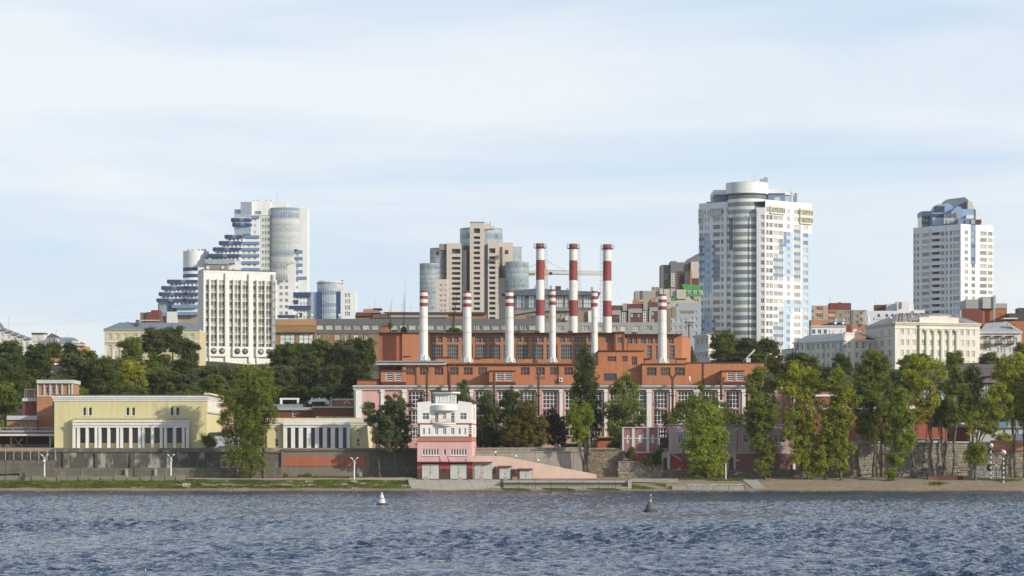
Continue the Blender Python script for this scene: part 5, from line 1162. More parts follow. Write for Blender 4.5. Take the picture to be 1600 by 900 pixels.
    for px, h in ((1163, .7), (1176, .7), (1190, 1.6), (1196, 2.2)): m = MB(); x = X(px, 1136); m.box(x-.7, x+.7, 1134, 1136, zt_+4.6, zt_+4.6+h, metal_g); m.build('roof_unit', b.root)
    m = MB(); x = X(1179, 1137); m.tube((x, 1137, zt_+5), (x, 1137, zt_+9), .05, .03, metal_g, 4); m.tube((x-1, 1137, zt_+7.5), (x+1, 1137, zt_+7.5), .03, .03, metal_g, 4); m.build('antenna', b.root)
    m = MB(); x = X(1109, 1140); m.box(x-.8, x+.8, 1145, 1147, ztop-.6, ztop+.7, metal_d); m.build('roof_unit', b.root)
    b.done()
round_tower()
# ---------------- right-hand tower with stepped blue top
def right_tower():
    b = Bld('right_tower', 'white apartment tower with pale blue base and a faceted blue penthouse crown at the right', 'tower', 1490, 1310, 43)
    ztop = 113.8; fl = 2.965; rows = [(ztop-4.7-i*fl, ztop-2.95-i*fl) for i in range(24)]
    def band(z): return int((ztop-2.95-z)//fl)
    def lm(px, z):
        return blue_l if band(z) >= 14 and not (1453 < px < 1469 and band(z) < 30 and ((ztop-2.95-z) % fl) > 1.75) else white_panel
    kb = K(1, 1, white, M('mauve_balcony_back', (.20, .13, .15), .8), name='balcony', rev=1.3)
    cl = [(1427.6, 1430.5, kw1), (1432.6, 1435.8, kw1), (1440.4, 1451.8, kc3), (1455.2, 1468.6, kb), (1469.6, 1475.6, kw), (1477.8, 1481, kw1), (1484.4, 1487.2, kd1), (1489.2, 1499.6, K(4, 1, f_grey, g_blue, .1))]
    ez = [ztop-2.95-i*fl for i in range(25)]; ez += [e-1.75 for e in ez]
    b.pface('left_face', (1427, 1322), (1501, 1300), 35, ztop, cl, rows, kw, lm, pxmat=True, epx=(1453, 1469), ez=ez)
    def rm(px, z):
        f = band(z)
        if 1516.5 < px < 1524.5: return blue_m if f < 5 else (blue_l if 4 < f < 0 else white_panel)
        if px < 1516.5 and f >= 12: return blue_l
        return blue_l if f == 12 else white_panel
    cr = [(1507.2, 1512.2, kc), (1518, 1523.4, kd2), (1531, 1541.6, K(4, 1, f_grey, g_curt, .1)), (1543.6, 1550.8, kc)]
    b.pface('right_face', (1501, 1300), (1552, 1310), 35, ztop, cr, rows, kw, rm, pxmat=True, epx=(1516.5, 1524.5), ez=ez)
    P = PT; bk = [P(1552, 1310), (X(1545, 1345), 1345), (X(1437, 1350), 1350), P(1427, 1322)]
    for A, Bq in zip(bk, bk[1:]): wall(b.p('rear_wall'), A, Bq, 35, ztop, [], white_panel)
    b.p('roof').prism([P(1427, 1322.3), P(1501, 1300.3), P(1552, 1310.3), bk[1], bk[2]], ztop-.7, ztop-.4, roof_dark)
    # vertical ribs between bays
    for px in (1453, 1501):
        A, Bq = P(1427, 1322), P(1501, 1300); u = upx(A, Bq, px); L = math.hypot(Bq[0]-A[0], Bq[1]-A[1]); x, y = A[0]+(Bq[0]-A[0])*u/L, A[1]+(Bq[1]-A[1])*u/L
        m = MB(); m.cyl(x, y, 40, ztop+.1, .45, .45, M('lilac_white', (.66, .64, .72), .7), 8); m.build('corner_rib', b.root)
    # stepped penthouses
    def blk(name, a, c, y0, y1, Y, d, mt, taper=0, win=None):
        m = MB(); m.pbox(a, c, y0, y1, Y, d, mt); m.build(name, b.root)
        if win:
            for w_ in win: b.wins.append((X(w_[0], Y-.3), Y-.06, Z(w_[3], Y), 0, (w_[1]-w_[0])*Y/F, (w_[3]-w_[2])*Y/F, kw))
    kpw = kw
    blk('penthouse', 1440, 1456, 329.8, 337, 1326, 14, M('slate_blue_cladding', (.24, .34, .50), .6, .03)); blk('penthouse_glazing', 1440.3, 1455.7, 337.02, 358, 1326.4, 13, g_mid); 
    for y in (338, 346.5): blk('penthouse_slab', 1440, 1455.9, y, y+2.2, 1325.8, .5, M('brown_slab', (.16, .12, .13), .7))
    sb = MATS['slate_blue_cladding']
    # canted blue gable volumes
    def gable(name, pts, Y, d, mt):
        m = MB(); v = [(X(p, Y), Y, Z(q, Y)) for p, q in pts]; n = len(v); v2 = [(x, y+d, z) for x, y, z in v]
        m.mesh(v+v2, [tuple(range(n))[::-1], tuple(range(n, 2*n))]+[(i, n+i, n+(i+1) % n, (i+1) % n)[::-1] for i in range(n)], mt); m.build(name, b.root)
    gable('blue_gable', [(1456.5, 356), (1456.5, 333), (1464.5, 319.5), (1482.5, 317), (1492, 326), (1492, 352)], 1320, 14, sb)
    gable('blue_gable', [(1486, 345), (1486, 332), (1495, 322.5), (1500, 322.5), (1515, 341), (1515, 350), (1488, 350)], 1314, 12, sb)
    gable('dark_gable', [(1474, 320), (1480, 311.5), (1507.5, 307.8), (1514, 313.5), (1514.5, 327), (1502, 327)], 1328, 14, M('dark_teal_cladding', (.12, .15, .17), .6, .05))
    gable('beige_gable', [(1512.5, 328), (1512.5, 313), (1519, 315.5), (1522.5, 327)], 1324, 12, beige)
    blk('penthouse_glazing', 1459, 1476, 322, 331, 1319.6, .3, g_blued); blk('penthouse_glazing', 1457.5, 1474, 334, 339.5, 1319.5, .4, blue_d); blk('penthouse_glazing', 1457.5, 1474.5, 340, 352, 1319.4, .5, blue_l)
    blk('penthouse_wall', 1475, 1494, 334, 341, 1313.6, .5, g_mid); blk('penthouse_wall', 1475, 1497, 341.02, 350, 1313.4, .8, M('pale_grey_blue', (.45, .48, .53), .7)); blk('penthouse_wall', 1493.5, 1496.5, 332, 341, 1313.3, .8, M('ochre_strip', (.36, .30, .16), .7))
    blk('penthouse_wall', 1497, 1523, 341.5, 351, 1308, 5, blue_m); blk('penthouse_glazing', 1503, 1523, 326.5, 336, 1316, 5, sb); blk('penthouse_wall', 1510, 1523, 336.02, 341.4, 1312, 5, white)
    blk('blue_strip', 1522.3, 1524.5, 327, 352, 1307.6, 1, M('teal_edge', (.06, .14, .18), .6)); blk('penthouse_wall', 1524.6, 1534, 331, 350, 1316, 5, white); blk('balcony_recess', 1525.5, 1533.5, 343, 349, 1315.6, .5, rust)
    for w_ in ((1479, 1483, 343, 349), (1486, 1494, 343.5, 348.5), (1508.5, 1513, 343, 350), (1517.5, 1523, 343, 350)): blk('penthouse_window', *w_, 1307.5 if w_[0] > 1500 else 1313.0, .2, g_mid)
    b.done()
right_tower()
# ---------------- stepped white and blue complex, left
def stepped():
    Y = 1350.0; s = Y/F
    b = Bld('stepped_tower', 'terraced white tower with blue balcony bands and a curved glass bay behind the office block', 'tower', 400, Y, 44)
    kk = K(2, 1, f_white, g_curt, .15); kg = K(2, 1, f_grey, g_mid, .12)
    rw = lambda y0, n, p=10.05, h=4.6: [(y0+i*p, y0+i*p+h) for i in range(n)]
    # right slab
    w_ = []
    for y0, y1 in rw(396.5, 11, 10.05, 4.6):
        for x in (442.2, 453.2, 462): 
            if (x > 450 and y0 > 394) or y0 > 440: w_.append((x, x+3.6, y0, y1, kk))
    b.front('slab_wall', Y+2, 434, 480, 325, 505, white_panel, w_, depth=16, side=white_panel)
    for a, c, y in ((461, 472.8, 391), (461, 472.8, 401.3), (451, 472.8, 411.5), (451, 472.8, 421.6), (451, 479, 432), (436, 458, 462), (434, 446, 492)): m = MB(); m.pbox(a, c, y, y+4.9, Y+1.75, .25, blue_m); m.build('blue_band', b.root)
    # curved glazed bay
    cx, r = X(445.5, Y), 22.3*s; n = 18
    for fl, (y0, y1) in enumerate([(324.5, 329), (329, 340)]+[(340+i*9.9, 349.9+i*9.9) for i in range(10)]):
        lim = 468 if y1 < 390 else (462 if y1 < 412 else 451)
        m = MB(); m2 = MB()
        for k in range(n):
            a0, a1 = math.pi+math.pi*k/n, math.pi+math.pi*(k+1)/n; p = (cx+r*math.cos(a0), Y+2+r*.55*math.sin(a0)); q = (cx+r*math.cos(a1), Y+2+r*.55*math.sin(a1))
            if CX+q[0]*F/q[1] > lim: break
            zt, zb = Z(y0, Y), Z(y1, Y); sp = zt-(zt-zb)*.28
            m.poly([(*p, sp), (*q, sp), (*q, zt), (*p, zt)], M('aqua_spandrel', (.34, .44, .48), .4) if fl else blue_m); m.poly([(*p, zb), (*q, zb), (*q, sp), (*p, sp)], glass('bay_glass', (.28, .33, .36), (.60, .60, .55), .15) if fl > 1 else g_blue); m2.tube((*p, zb), (*p, zt), .07, .07, metal_w, 4)
        m.build('glass_ring', b.root); m2.build('mullions', b.root)
    b.front('infill_wall', Y+1, 424, 462, 412, 500, white_panel, [(x, x+5, y, y+4.6, kg) for x in (428, 436.5, 445) for y in np.arange(437, 490, 10)], depth=8)
    # beige part
    w_ = [(x, x+2.3, y+.6, y+5, kd1) for y in np.arange(340.5, 430, 10.05) for x in (409.5, 413.8, 418.3)]
    b.front('beige_wall', Y+1.2, 405, 422.6, 337, 505, M('pale_cream_cladding', (.62, .60, .50), .6, .04, panel=((.42, .50, .52), 3, 3.0, .5)), w_, depth=12)
    # white part with blue bands, centre
    w_ = [(x, x+4.6, y, y+4.6, kk) for y in (383.5, 393, 402.5, 412.5) for x in (383.5, 390.5, 397.5)]
    w_ = [(x, x+4, y, y+4.6, kk) for y in (341, 350.5, 360.5, 382, 392, 401.5, 411.5, 421.5, 431, 441) for x in (378, 386.5, 395.5)]
    b.front('banded_wall', Y-1, 375, 405, 338, 505, white_panel, w_, depth=15)
    for y in (336.6, 367.6, 377.4, 387.2, 397, 408, 418.6): m = MB(); m.pbox(375, 405.2, y, y+4.4, Y-1.6, .6, blue_m); m.build('blue_band', b.root)
    # stepping terraces: each floor a white storey under a chamfered deep blue parapet
    def terrace(xl, xr, y, depth=9, Yf=Y-3, storey=True, h=4.8):
        z1 = Z(y, Yf); x0, x1 = X(xl, Yf), X(xr, Yf); d = 1.7
        nb = max(2, int((x1-x0)/5)); pts = [(x0-.5, Yf+depth), (x0-.8, Yf+1)]
        for k in range(nb):
            a = x0+(x1-x0)*k/nb; c = x0+(x1-x0)*(k+1)/nb; pts += [(a+.9, Yf-d if k % 2 == 0 else Yf-d*.3), (c-.9, Yf-d if k % 2 == 0 else Yf-d*.3)]
        pts += [(x1, Yf+1), (x1, Yf+depth)]
        m = MB(); m.prism(pts, z1-h*s, z1, blue_d); m.prism([(p[0], p[1]+.25) for p in pts], z1+.002, z1+.16, white); m.build('terrace_parapet', b.root)
        if storey:
            wi = [(x, x+3.2, y+5.4, y+9.4, kg) for x in np.arange(xl+4.5, xr-3.5, 6.2)]
            b.front('terrace_storey#%d_%d' % (xl, y), Yf+.3, xl+1.8, xr, y+4.8, y+10.1, white_panel, wi, depth=depth)
    for xl, y in ((363, 341), (365, 348.6)): terrace(xl, 393, y, h=4.6, storey=False)
    b.front('terrace_storey', Y-2.2, 366, 392, 334, 366, g_blue, [], depth=9)
    terrace(353, 380, 367.3); terrace(344, 378, 377); terrace(334.5, 376, 386.8); terrace(327.5, 376, 397)
    b.front('lower_wall', Y-2.4, 322, 376, 406, 505, white_panel, [(x, x+5, y, y+5, kk) for x in (352, 362) for y in (409, 420, 431)], depth=9)
    b.front('lower_glazing', Y-4, 320, 366, 405, 411.5, g_blue, [], depth=2)
    # top blocks
    b.front('top_glazing', Y+1, 366, 376, 327, 336.5, g_blue, [], depth=10); b.front('top_block', Y-.5, 376, 393.5, 315.5, 338, M('slate_grey_cladding', (.30, .35, .42), .6, .04), [(380, 390, 331, 339.5, kg)], depth=10, side=white_panel)
    b.front('top_block', Y+1.5, 393.5, 422, 314, 336.5, white_panel, [(398, 408, 330, 335, kd2)], depth=12); b.front('top_block', Y+2.5, 422, 448, 314.5, 325, white_panel, [], depth=12)
    m = MB(); m.cyl(X(413, Y), Y+3, Z(336, Y), Z(314.5, Y), 1.6, 1.6, white, 12); m.build('round_shaft', b.root)
    m = MB(); m.tube((X(433, Y+8), Y+8, Z(315, Y)), (X(433, Y+8), Y+8, Z(299, Y)), .09, .05, metal_g, 4); m.build('mast', b.root)
    for px in (395, 402, 415, 422): m = MB(); m.pbox(px, px+2.2, 312.4, 314.5, Y+5, 1.5, metal_g); m.build('roof_unit', b.root)
    # lower left drum and its terraces
    cxd = X(306.3, Y+6); m = MB(); m.cyl(cxd, Y+6, Z(440, Y), Z(391.5, Y), 20.2*s, 20.2*s, white_panel, 40); m.build('drum', b.root)
    for y in (417.5, 427.8): m = MB(); m.cyl(cxd, Y+6, Z(y+5.5, Y), Z(y, Y), 20.5*s, 20.5*s, blue_d, 40); m.build('drum_band', b.root)
    for px in (293, 299, 309, 315, 319): m = MB(); m.pbox(px, px+2.5, 389, 391.6, Y+5, 2, metal_g); m.build('roof_unit', b.root)
    terrace(263, 310, 437.3); terrace(254, 310, 447.3); terrace(250, 310, 457); terrace(246.5, 310, 466.6)
    b.front('wing_wall', Y-1.5, 247, 310, 470, 512, M('tan_cladding', (.34, .27, .22), .7, .05), [(x, x+4.4, y, y+4.6, kk) for y in (480.5, 492.5) for x in (288, 298)], depth=10)
    b.front('wing_glazing', Y-3, 249, 262, 471.5, 490, g_blue, [(250, 254.8, 474, 480, kg), (256, 260.8, 474, 480, kg)], depth=4); b.front('wing_glazing', Y-4.5, 260.5, 277, 487, 506, g_pale, [], depth=4); m = MB(); m.pbox(262.5, 271, 470, 487, Y-3.4, 3, blue_d); m.build('blue_shaft', b.root)
    for a, c, y in ((268, 308, 476.3), (277, 308, 487.3), (247.5, 261, 489)): m = MB(); m.pbox(a, c, y, y+5, Y-4.2, 2.8, blue_m); m.build('blue_band', b.root)
    m = MB(); m.pbox(276, 308, 481.4, 487.2, Y-2.5, 1, white_panel); m.build('white_band', b.root)
    b.done()
stepped()
# ---------------- white office block with vertical fins and round windows
def office():
    b = Bld('office_block', 'white slab office block with vertical fins, brown spandrels and round windows at its foot', 'office building', 370, 998, 40)
    A, Bp = (318, 998), (431, 1008); zt = Z(421.8, 998); s = .2218
    P0, P1 = PT(*A), PT(*Bp)
    g = [(120, 145), (165, 190), (192, 215), (235, 260), (262, 285), (328, 355), (372, 397), (400, 425), (442, 467), (469, 492), (537, 560), (583, 607), (609, 632), (649, 672), (675, 698)]
    cols = [(300+a/5.63, 300+c/5.63) for a, c in g]
    zr = lambda y: 6+(723-y)*.2222
    kz = K(1, 2, f_white, g_mid, .1, tr=(.3,)); ksp = K(1, 1, M('spandrel_brown', (.16, .13, .065), .6), MATS['spandrel_brown'], .05, name='spandrel', rev=.3)
    rows = [(zr(437.4+13*i+6.9), zr(437.4+13*i)) for i in range(8)]
    off = M('office_white', (.72, .71, .67), .75, .05, .15, .03, 3, streak=.06, panel=((.52, .50, .45), 6.5, 1.6, .04))
    # recesses: glazing strip per column, with window and spandrel alternating
    wins = []
    for c in cols:
        u0, u1 = upx(P0, P1, c[0]), upx(P0, P1, c[1])
        for (z0, z1) in rows:
            wins.append((u0, u1, z0+.02, z1, kz)); wins.append((u0, u1, z0-1.38, z0-.04, ksp))
    b.face('front_wall', P0, P1, 30, zt, wins, off)
    for a, w_ in ((154.5, 7.5), (224.5, 7.5), (298, 11), (364, 6), (433.5, 6), (506, 13), (571, 8), (641, 6), (708, 9), (737, 8)):
        u = upx(P0, P1, 300+a/5.63); hw = w_*s/5.63; m = MB(); L = math.hypot(P1[0]-P0[0], P1[1]-P0[1]); q = lambda uu: (P0[0]+(P1[0]-P0[0])*uu/L, P0[1]+(P1[1]-P0[1])*uu/L)
        m.obox(q(u-hw), q(u+hw), zr(566) if w_ > 7.6 or a < 160 else zr(541), zt-(.9 if w_ > 8 else 3.0), .003, .75 if w_ > 8 else .6, off)
        if w_ <= 8: v0 = [(*q(u-hw), 0), (*q(u+hw), 0)]
        m.build('fin', b.root)
    for a, c in ((143, 298), (352, 500), (557, 712)):
        u0, u1 = upx(P0, P1, 300+a/5.63), upx(P0, P1, 300+c/5.63); L = math.hypot(P1[0]-P0[0], P1[1]-P0[1]); q = lambda uu: (P0[0]+(P1[0]-P0[0])*uu/L, P0[1]+(P1[1]-P0[1])*uu/L)
        m = MB(); m.obox(q(u0), q(u1), zr(557), zr(541.3), .01, 1.0, off); m.build('base_panel', b.root)
        for k in (.27, .73):
            c_ = q(u0+(u1-u0)*k); L2 = L; nx, ny = (P1[1]-P0[1])/L, -(P1[0]-P0[0])/L; cz = zr(548.4)
            m = MB(); m.tube((c_[0]+nx*1.0, c_[1]+ny*1.0, cz), (c_[0]+nx*1.12, c_[1]+ny*1.12, cz), 1.08, 1.08, M('brown_ring', (.12, .10, .08), .7), 20); m.tube((c_[0]+nx*1.1, c_[1]+ny*1.1, cz), (c_[0]+nx*1.16, c_[1]+ny*1.16, cz), .86, .86, g_mid, 20); m.build('round_window', b.root)
    wall(b.p('side_wall'), (X(309, 1016), 1016), P0, 30, zt+.6, [], off); wall(b.p('side_wall'), P1, (P1[0]-2.2, 1024), 30, zt, [], off); wall(b.p('side_wall'), (P1[0]-2.2, 1024), (X(309, 1016), 1026), 30, zt, [], off); wall(b.p('side_wall'), (X(309, 1016), 1026), (X(309, 1016), 1016), 30, zt+.6, [], off)
    b.p('roof').prism([P0, P1, (P1[0]-2.2, 1024), (X(309, 1016), 1026)], zt+.001, zt+.02, roof_dark)
    m = MB(); m.obox(P0, P1, zt+.03, zt+.3, -.4, .25, M('brown_coping', (.14, .12, .09), .8)); m.build('coping', b.root)
    m = MB(); m.pbox(327, 355, 412.5, 421.6, 1012, 6, M('grey_block', (.25, .24, .23), .8, .1)); m.pbox(346, 349.5, 416, 420, 1011.7, .3, wtrim); m.pbox(325, 356, 411.7, 412.48, 1011.6, 6.6, grey_pale); m.build('roof_house', b.root)
    m = MB(); m.pbox(309, 318, 417.6, 423, 1008, 4, off); m.build('stair_head', b.root)
    m = MB(); [m.pbox(px, px+2, y, 422.5, 1010, 1.5, metal_g) for px, y in ((365, 420), (385, 420.6), (405, 420), (412, 420.8))]; m.build('roof_vents', b.root)
    m = MB(); x = X(429.5, 1006.5)
    for dz in np.arange(zr(545), zr(428), 2.9): m.box(x, x+.8, 1006, 1006.8, dz, dz+.18, metal_g)
    m.box(x+.05, x+.2, 1006.1, 1006.4, zr(545), zr(426), metal_g); m.build('fire_ladder', b.root)
    b.done()
office()
# ---------------- white and blue block with glass cylinder
def mid_block():
    Y = 1250.0; b = Bld('blue_white_block', 'white block with deep blue stripes and a glass cylinder, right of the office block', 'apartment block', 503, Y, 43)
    ks_ = K(2, 1, f_white, g_mid, .12)
    b.front('left_wall', Y, 458, 485, 456.3, 512, white_panel, [(x, x+3, y, y+4, ks_) for x in (463, 468.5, 473.5, 478.5) for y in (463.5, 472.5, 484.5, 494)], depth=14)
    b.front('annex_wall', Y-1, 450.5, 459, 468, 512, white_panel, [], depth=14)
    for a, c, y, h in ((458.5, 485.5, 456.6, 6), (458.7, 466, 468.5, 5), (451, 485.3, 477.5, 5.2), (466, 472, 489, 5), (434, 460, 492, 5)): m = MB(); m.pbox(a, c, y, y+h, Y-1.3, 1.2, blue_d); m.build('blue_band', b.root)
    for a, c, y in ((494.5, 501.5, 456), (524, 532, 456)): m = MB(); m.pbox(a, c, y, 505, Y-1.8, 8, blue_d); m.build('blue_shaft', b.root)
    b.front('stair_glazing', Y-1, 485, 494.4, 456, 508, g_blue, [], depth=8)
    cx = X(516, Y+3)
    for i in range(7):
        r = 5.6; y0 = 441.5+i*9.6; m = MB(); m2 = MB()
        for k in range(16):
            a0, a1 = math.pi+math.pi*k/16, math.pi+math.pi*(k+1)/16; p = (cx+r*math.cos(a0), Y+3+r*math.sin(a0)); q = (cx+r*math.cos(a1), Y+3+r*math.sin(a1)); zt, zb = Z(y0, Y), Z(y0+9.6, Y); sp = zt-(zt-zb)*.35
            m.poly([(*p, sp), (*q, sp), (*q, zt), (*p, zt)], M('aqua_spandrel', (.34, .44, .48), .4)); m.poly([(*p, zb), (*q, zb), (*q, sp), (*p, sp)], g_blue if k < 11 else g_curt); m2.tube((*p, zb), (*p, zt), .07, .07, metal_w, 4)
        m.build('glass_ring', b.root); m2.build('mullions', b.root)
    m = MB(); m.cyl(cx, Y+3, Z(442, Y), Z(440, Y), 6.0, 6.0, metal_w, 24); m.build('ring_cornice', b.root)
    b.front('glass_wing', Y+1, 496, 503, 444, 456, g_blue, [], depth=6)
    b.front('right_wall', Y-.5, 532, 555.5, 454.5, 510, white_panel, [(538.5, 541.4, y, y+7, K(1, 2, f_white, g_blue, .1)) for y in (458, 467.6, 477.2, 486.8)]+[(541.8, 547, y, y+7, K(2, 2, f_white, g_curt, .1)) for y in (458, 467.6, 477.2, 486.8)], depth=14)
    for px in (499, 503, 533, 534): m = MB(); m.pbox(px, px+2, 437.8, 440, Y+6, 2, metal_g); m.build('roof_unit', b.root)
    b.done()
mid_block()
# ---------------- long grey and ochre block on the slope
b = Bld('long_grey_block', 'long low grey-clad block with an ochre brick end above the hillside trees', 'building', 700, 862, 30)
Yl = 862.0; kl3 = K(3, 1, f_white, g_curt, .1); kl2 = K(3, 2, f_dark, g_pale, .12, True)
b.front('ochre_end', Yl-2, 430.5, 493, 498.5, 570, brick_och, [(437.4, 461.3, 521, 538, kl2), (467, 490.2, 521, 538, kl2)], depth=14)
m = MB(); m.pbox(433, 493, 518, 520.3, Yl-2.8, .8, M('brown_ledge', (.14, .10, .08), .8)); m.build('ledge', b.root); m = MB(); m.pbox(431, 492.6, 498.6, 508.5, Yl-2.15, .15, M('light_ochre_panel', (.42, .235, .11), .8, .05)); m.build('upper_panel', b.root)
ws = [(x, x+11, 508.2, 514.8, kl3) for x in np.arange(495.2, 838, 14.45)]
b.front('grey_wall', Yl, 493, 840, 498.2, 521.3, greyc, ws, depth=14, roof=roof_dark); b.front('brick_storey', Yl+.2, 493, 600, 521.4, 570, brick_och, [(x, x+8.5, 522.5, 530.5, K(2, 1, f_white, g_curt, .15)) for x in (495.5, 524, 539, 553, 568)], depth=10)
b.front('light_wall', Yl+.8, 840, 1037, 503.6, 540, greyl, [(x, x+9.5, 509.5, 517.2, kl3) for x in (871, 911.5, 933.5, 955, 970, 989.5, 1009.5)], depth=14, roof=roof_grey)
m = MB(); m.pbox(805, 842, 498.4, 503.5, Yl+1, 12, M('khaki_wall', (.22, .20, .15), .85, .08)); m.build('roof_storey', b.root)
b.done()
# brown roofs right behind
def simple(name, label, cat, Y, x0, x1, y0, y1, mat, wins=(), depth=12, roof=None, group=None, extra=None, side=None):
    b = Bld(name, label, cat, (x0+x1)/2, Y, interp(UP, Y)-.5, group); b.front('wall', Y, x0, x1, y0, y1, mat, list(wins), depth=depth, roof=roof, side=side)
    if extra: extra(b)
    b.done(); return b
def grid(xs, ys, w_, h, k): return [(x, x+w_, y, y+h, k) for x in xs for y in ys]
def ex(b):
    for a, c, y0, y1, d, mt in ((556, 580, 489, 493.5, -1, brick_red), (556, 595, 487.5, 489, -1.3, roof_grey), (567.5, 591, 483.8, 487.2, 3, brick), (568, 583, 482, 483.7, 2.8, grey_pale), (583, 596, 481.5, 483.4, 2.7, rust), (598, 640, 485, 487.5, 2, wtrim), (604, 760, 487.6, 490.8, -1, rust), (608, 700, 490.9, 496, -.6, greyl), (582, 606, 490, 497, -.8, M('brown_gable', (.16, .10, .075), .85))): m = MB(); m.pbox(a, c, y0, y1, 1000+d, 9, mt); m.build('roof_section', b.root)
    for px, y in ((578, 478), (587, 468), (629.6, 474), (642, 471)): m = MB(); m.tube((X(px, 1004), 1004, Z(492, 1004)), (X(px, 1004), 1004, Z(y, 1004)), .05, .04, metal_g, 4); m.tube((X(px-2, 1004), 1004, Z(y+2, 1004)), (X(px+2, 1004), 1004, Z(y+2, 1004)), .03, .03, metal_g, 4); m.build('antenna', b.root)
simple('low_block', 'low flat-roofed brown and grey block with aerials behind the long grey block', 'building', 1000, 555, 760, 491, 520, brick_och, extra=ex)
# ---------------- beige and glass triple tower
def triple():
    Y = 1600.0; b = Bld('triple_tower', 'beige apartment towers with tall balcony recesses between blue glass cylinders', 'tower', 742, Y, 45); s = Y/F
    p = lambda z: 630+z/5.4545; q = lambda z: 330+z/5.4545
    kb = K(1, 1, M('balcony_white', (.50, .46, .40), .7), M('recess_brown', (.13, .10, .08), .9), name='balcony', rev=1.6); kk = K(2, 1, f_white, g_mid, .15)
    fl = 43.2
    def slab(x0, x1, y0, Yf, rec, wincols, depth=14, mat=beige, top=None, ymax=505):
        yt = q(y0); w_ = []
        n = int((ymax-yt)/7.92)
        for i in range(n):
            y = q(rec[2] if rec else y0+35)+i*7.92
            if rec: w_.append((p(rec[0]), p(rec[1]), y+(0 if i else -4.5), y+6.3, kb))
            for a, c in wincols: w_.append((p(a), p(c), y+1.2, y+5, kk))
        b.front('beige_wall', Yf, p(x0), p(x1), yt, ymax, mat, w_, depth=depth)
    slab(370, 497, 273, Y-4, (415, 487, 345), [(388, 400)]); slab(568, 690, 93, Y-6, (601, 655, 170), [(576, 586)], depth=10); slab(722, 816, 265, Y-4, (733, 785, 340), [(797, 808)])
    slab(275, 370, 580, Y-6, None, [(307, 332), (343, 370-2)]); slab(785, 890, 570, Y-2, None, [(797, 808), (820, 832)]); slab(490, 540, 333, Y, None, [(497, 512), (520, 533)], mat=beige); slab(816, 935, 266, Y+4, None, [])
    b.front('dark_flank', Y-.5, p(820), p(846), q(305), q(590), M('dark_brown_cladding', (.10, .075, .06), .7), [], depth=3); b.front('dark_glazing', Y+1, p(690), p(722), q(295), 505, g_blued, [], depth=5); b.front('dark_glazing', Y+3, p(527), p(568), q(295), 505, M('dark_brown_cladding', (.10, .075, .06), .7), [], depth=5)
    b.front('brown_edge', Y-3, p(306), p(369), q(278), q(330), M('taupe_cladding', (.26, .21, .18), .7), [], depth=12)
    def gcyl(x0, x1, y0, Yc, name='glass_cylinder', n=22, ymax=505, dark=False, flat=1.0):
        cx = X((p(x0)+p(x1))/2, Yc); r = (p(x1)-p(x0))/2*Yc/F; i = 0; y = q(y0)
        while y < ymax:
            m = MB(); m2 = MB(); zt, zb = Z(y, Yc), Z(y+7.92, Yc); sp = zt-(zt-zb)*.3
            for k in range(n):
                a0, a1 = math.pi+math.pi*k/n, math.pi+math.pi*(k+1)/n; P_ = (cx+r*math.cos(a0), Yc+r*flat*math.sin(a0)); Q_ = (cx+r*math.cos(a1), Yc+r*flat*math.sin(a1))
                m.poly([(*P_, zb), (*Q_, zb), (*Q_, sp), (*P_, sp)], g_blue if (k*7+i*3) % 5 else g_mid); m.poly([(*P_, sp), (*Q_, sp), (*Q_, zt), (*P_, zt)], M('pale_blue_spandrel', (.26, .34, .38), .25, metal=.3))
                m2.tube((*P_, zb), (*P_, zt), .12, .12, M('mullion_grey', (.40, .43, .44), .5), 4)
            for zz in (zt, sp): 
                for k in range(n):
                    a0, a1 = math.pi+math.pi*k/n, math.pi+math.pi*(k+1)/n; m2.tube((cx+(r+.03)*math.cos(a0), Yc+(r+.03)*flat*math.sin(a0), zz), (cx+(r+.03)*math.cos(a1), Yc+(r+.03)*flat*math.sin(a1), zz), .07, .07, MATS['mullion_grey'], 3)
            m.build('glass_ring', b.root); m2.build('mullions', b.root); y += 7.92; i += 1
        m = MB(); m.cyl(cx, Yc, Z(q(y0)+1, Yc), Z(q(y0)-.3, Yc), r+.15, r+.15, MATS['mullion_grey'], 32); m.build('rim', b.root)
        m = MB(); m.cyl(cx, Yc, 40, Z(q(y0)+1, Yc), r*.93, r*.93, MATS['dark_brown_cladding'], 24); m.build('core', b.root)
    gcyl(486, 848, 152, Y+16, ymax=440); gcyl(142, 305, 449, Y-2); gcyl(230, 370, 318, Y+3); gcyl(870, 1070, 436, Y-3, ymax=460); gcyl(842, 1010, 306, Y+12, ymax=460, n=14)
    m = MB(); m.pbox(p(690), p(745), q(108), q(150), Y+2, 10, beige); m.pbox(p(738), p(746), q(88), q(150), Y+4, 1.2, M('flue_tan', (.40, .33, .26), .7)); m.pbox(p(708), p(714), q(92), q(110), Y+4, 1, MATS['flue_tan']); m.pbox(p(750), p(778), q(125), q(150), Y+4, 6, beige); m.build('roof_house', b.root)
    for a, y in ((277, 343), (866, 332)): m = MB(); m.pbox(p(a), p(a+30), q(y), q(y+28), Y-12, 5, M('oxblood_panel', (.08, .025, .02), .7)); m.build('vent_panel', b.root)
    m = MB(); m.pbox(p(566), p(692), q(90), q(93.5), Y-6.4, 11, M('taupe_cladding', (.26, .21, .18), .7)); m.build('coping', b.root)
    b.done()
triple()
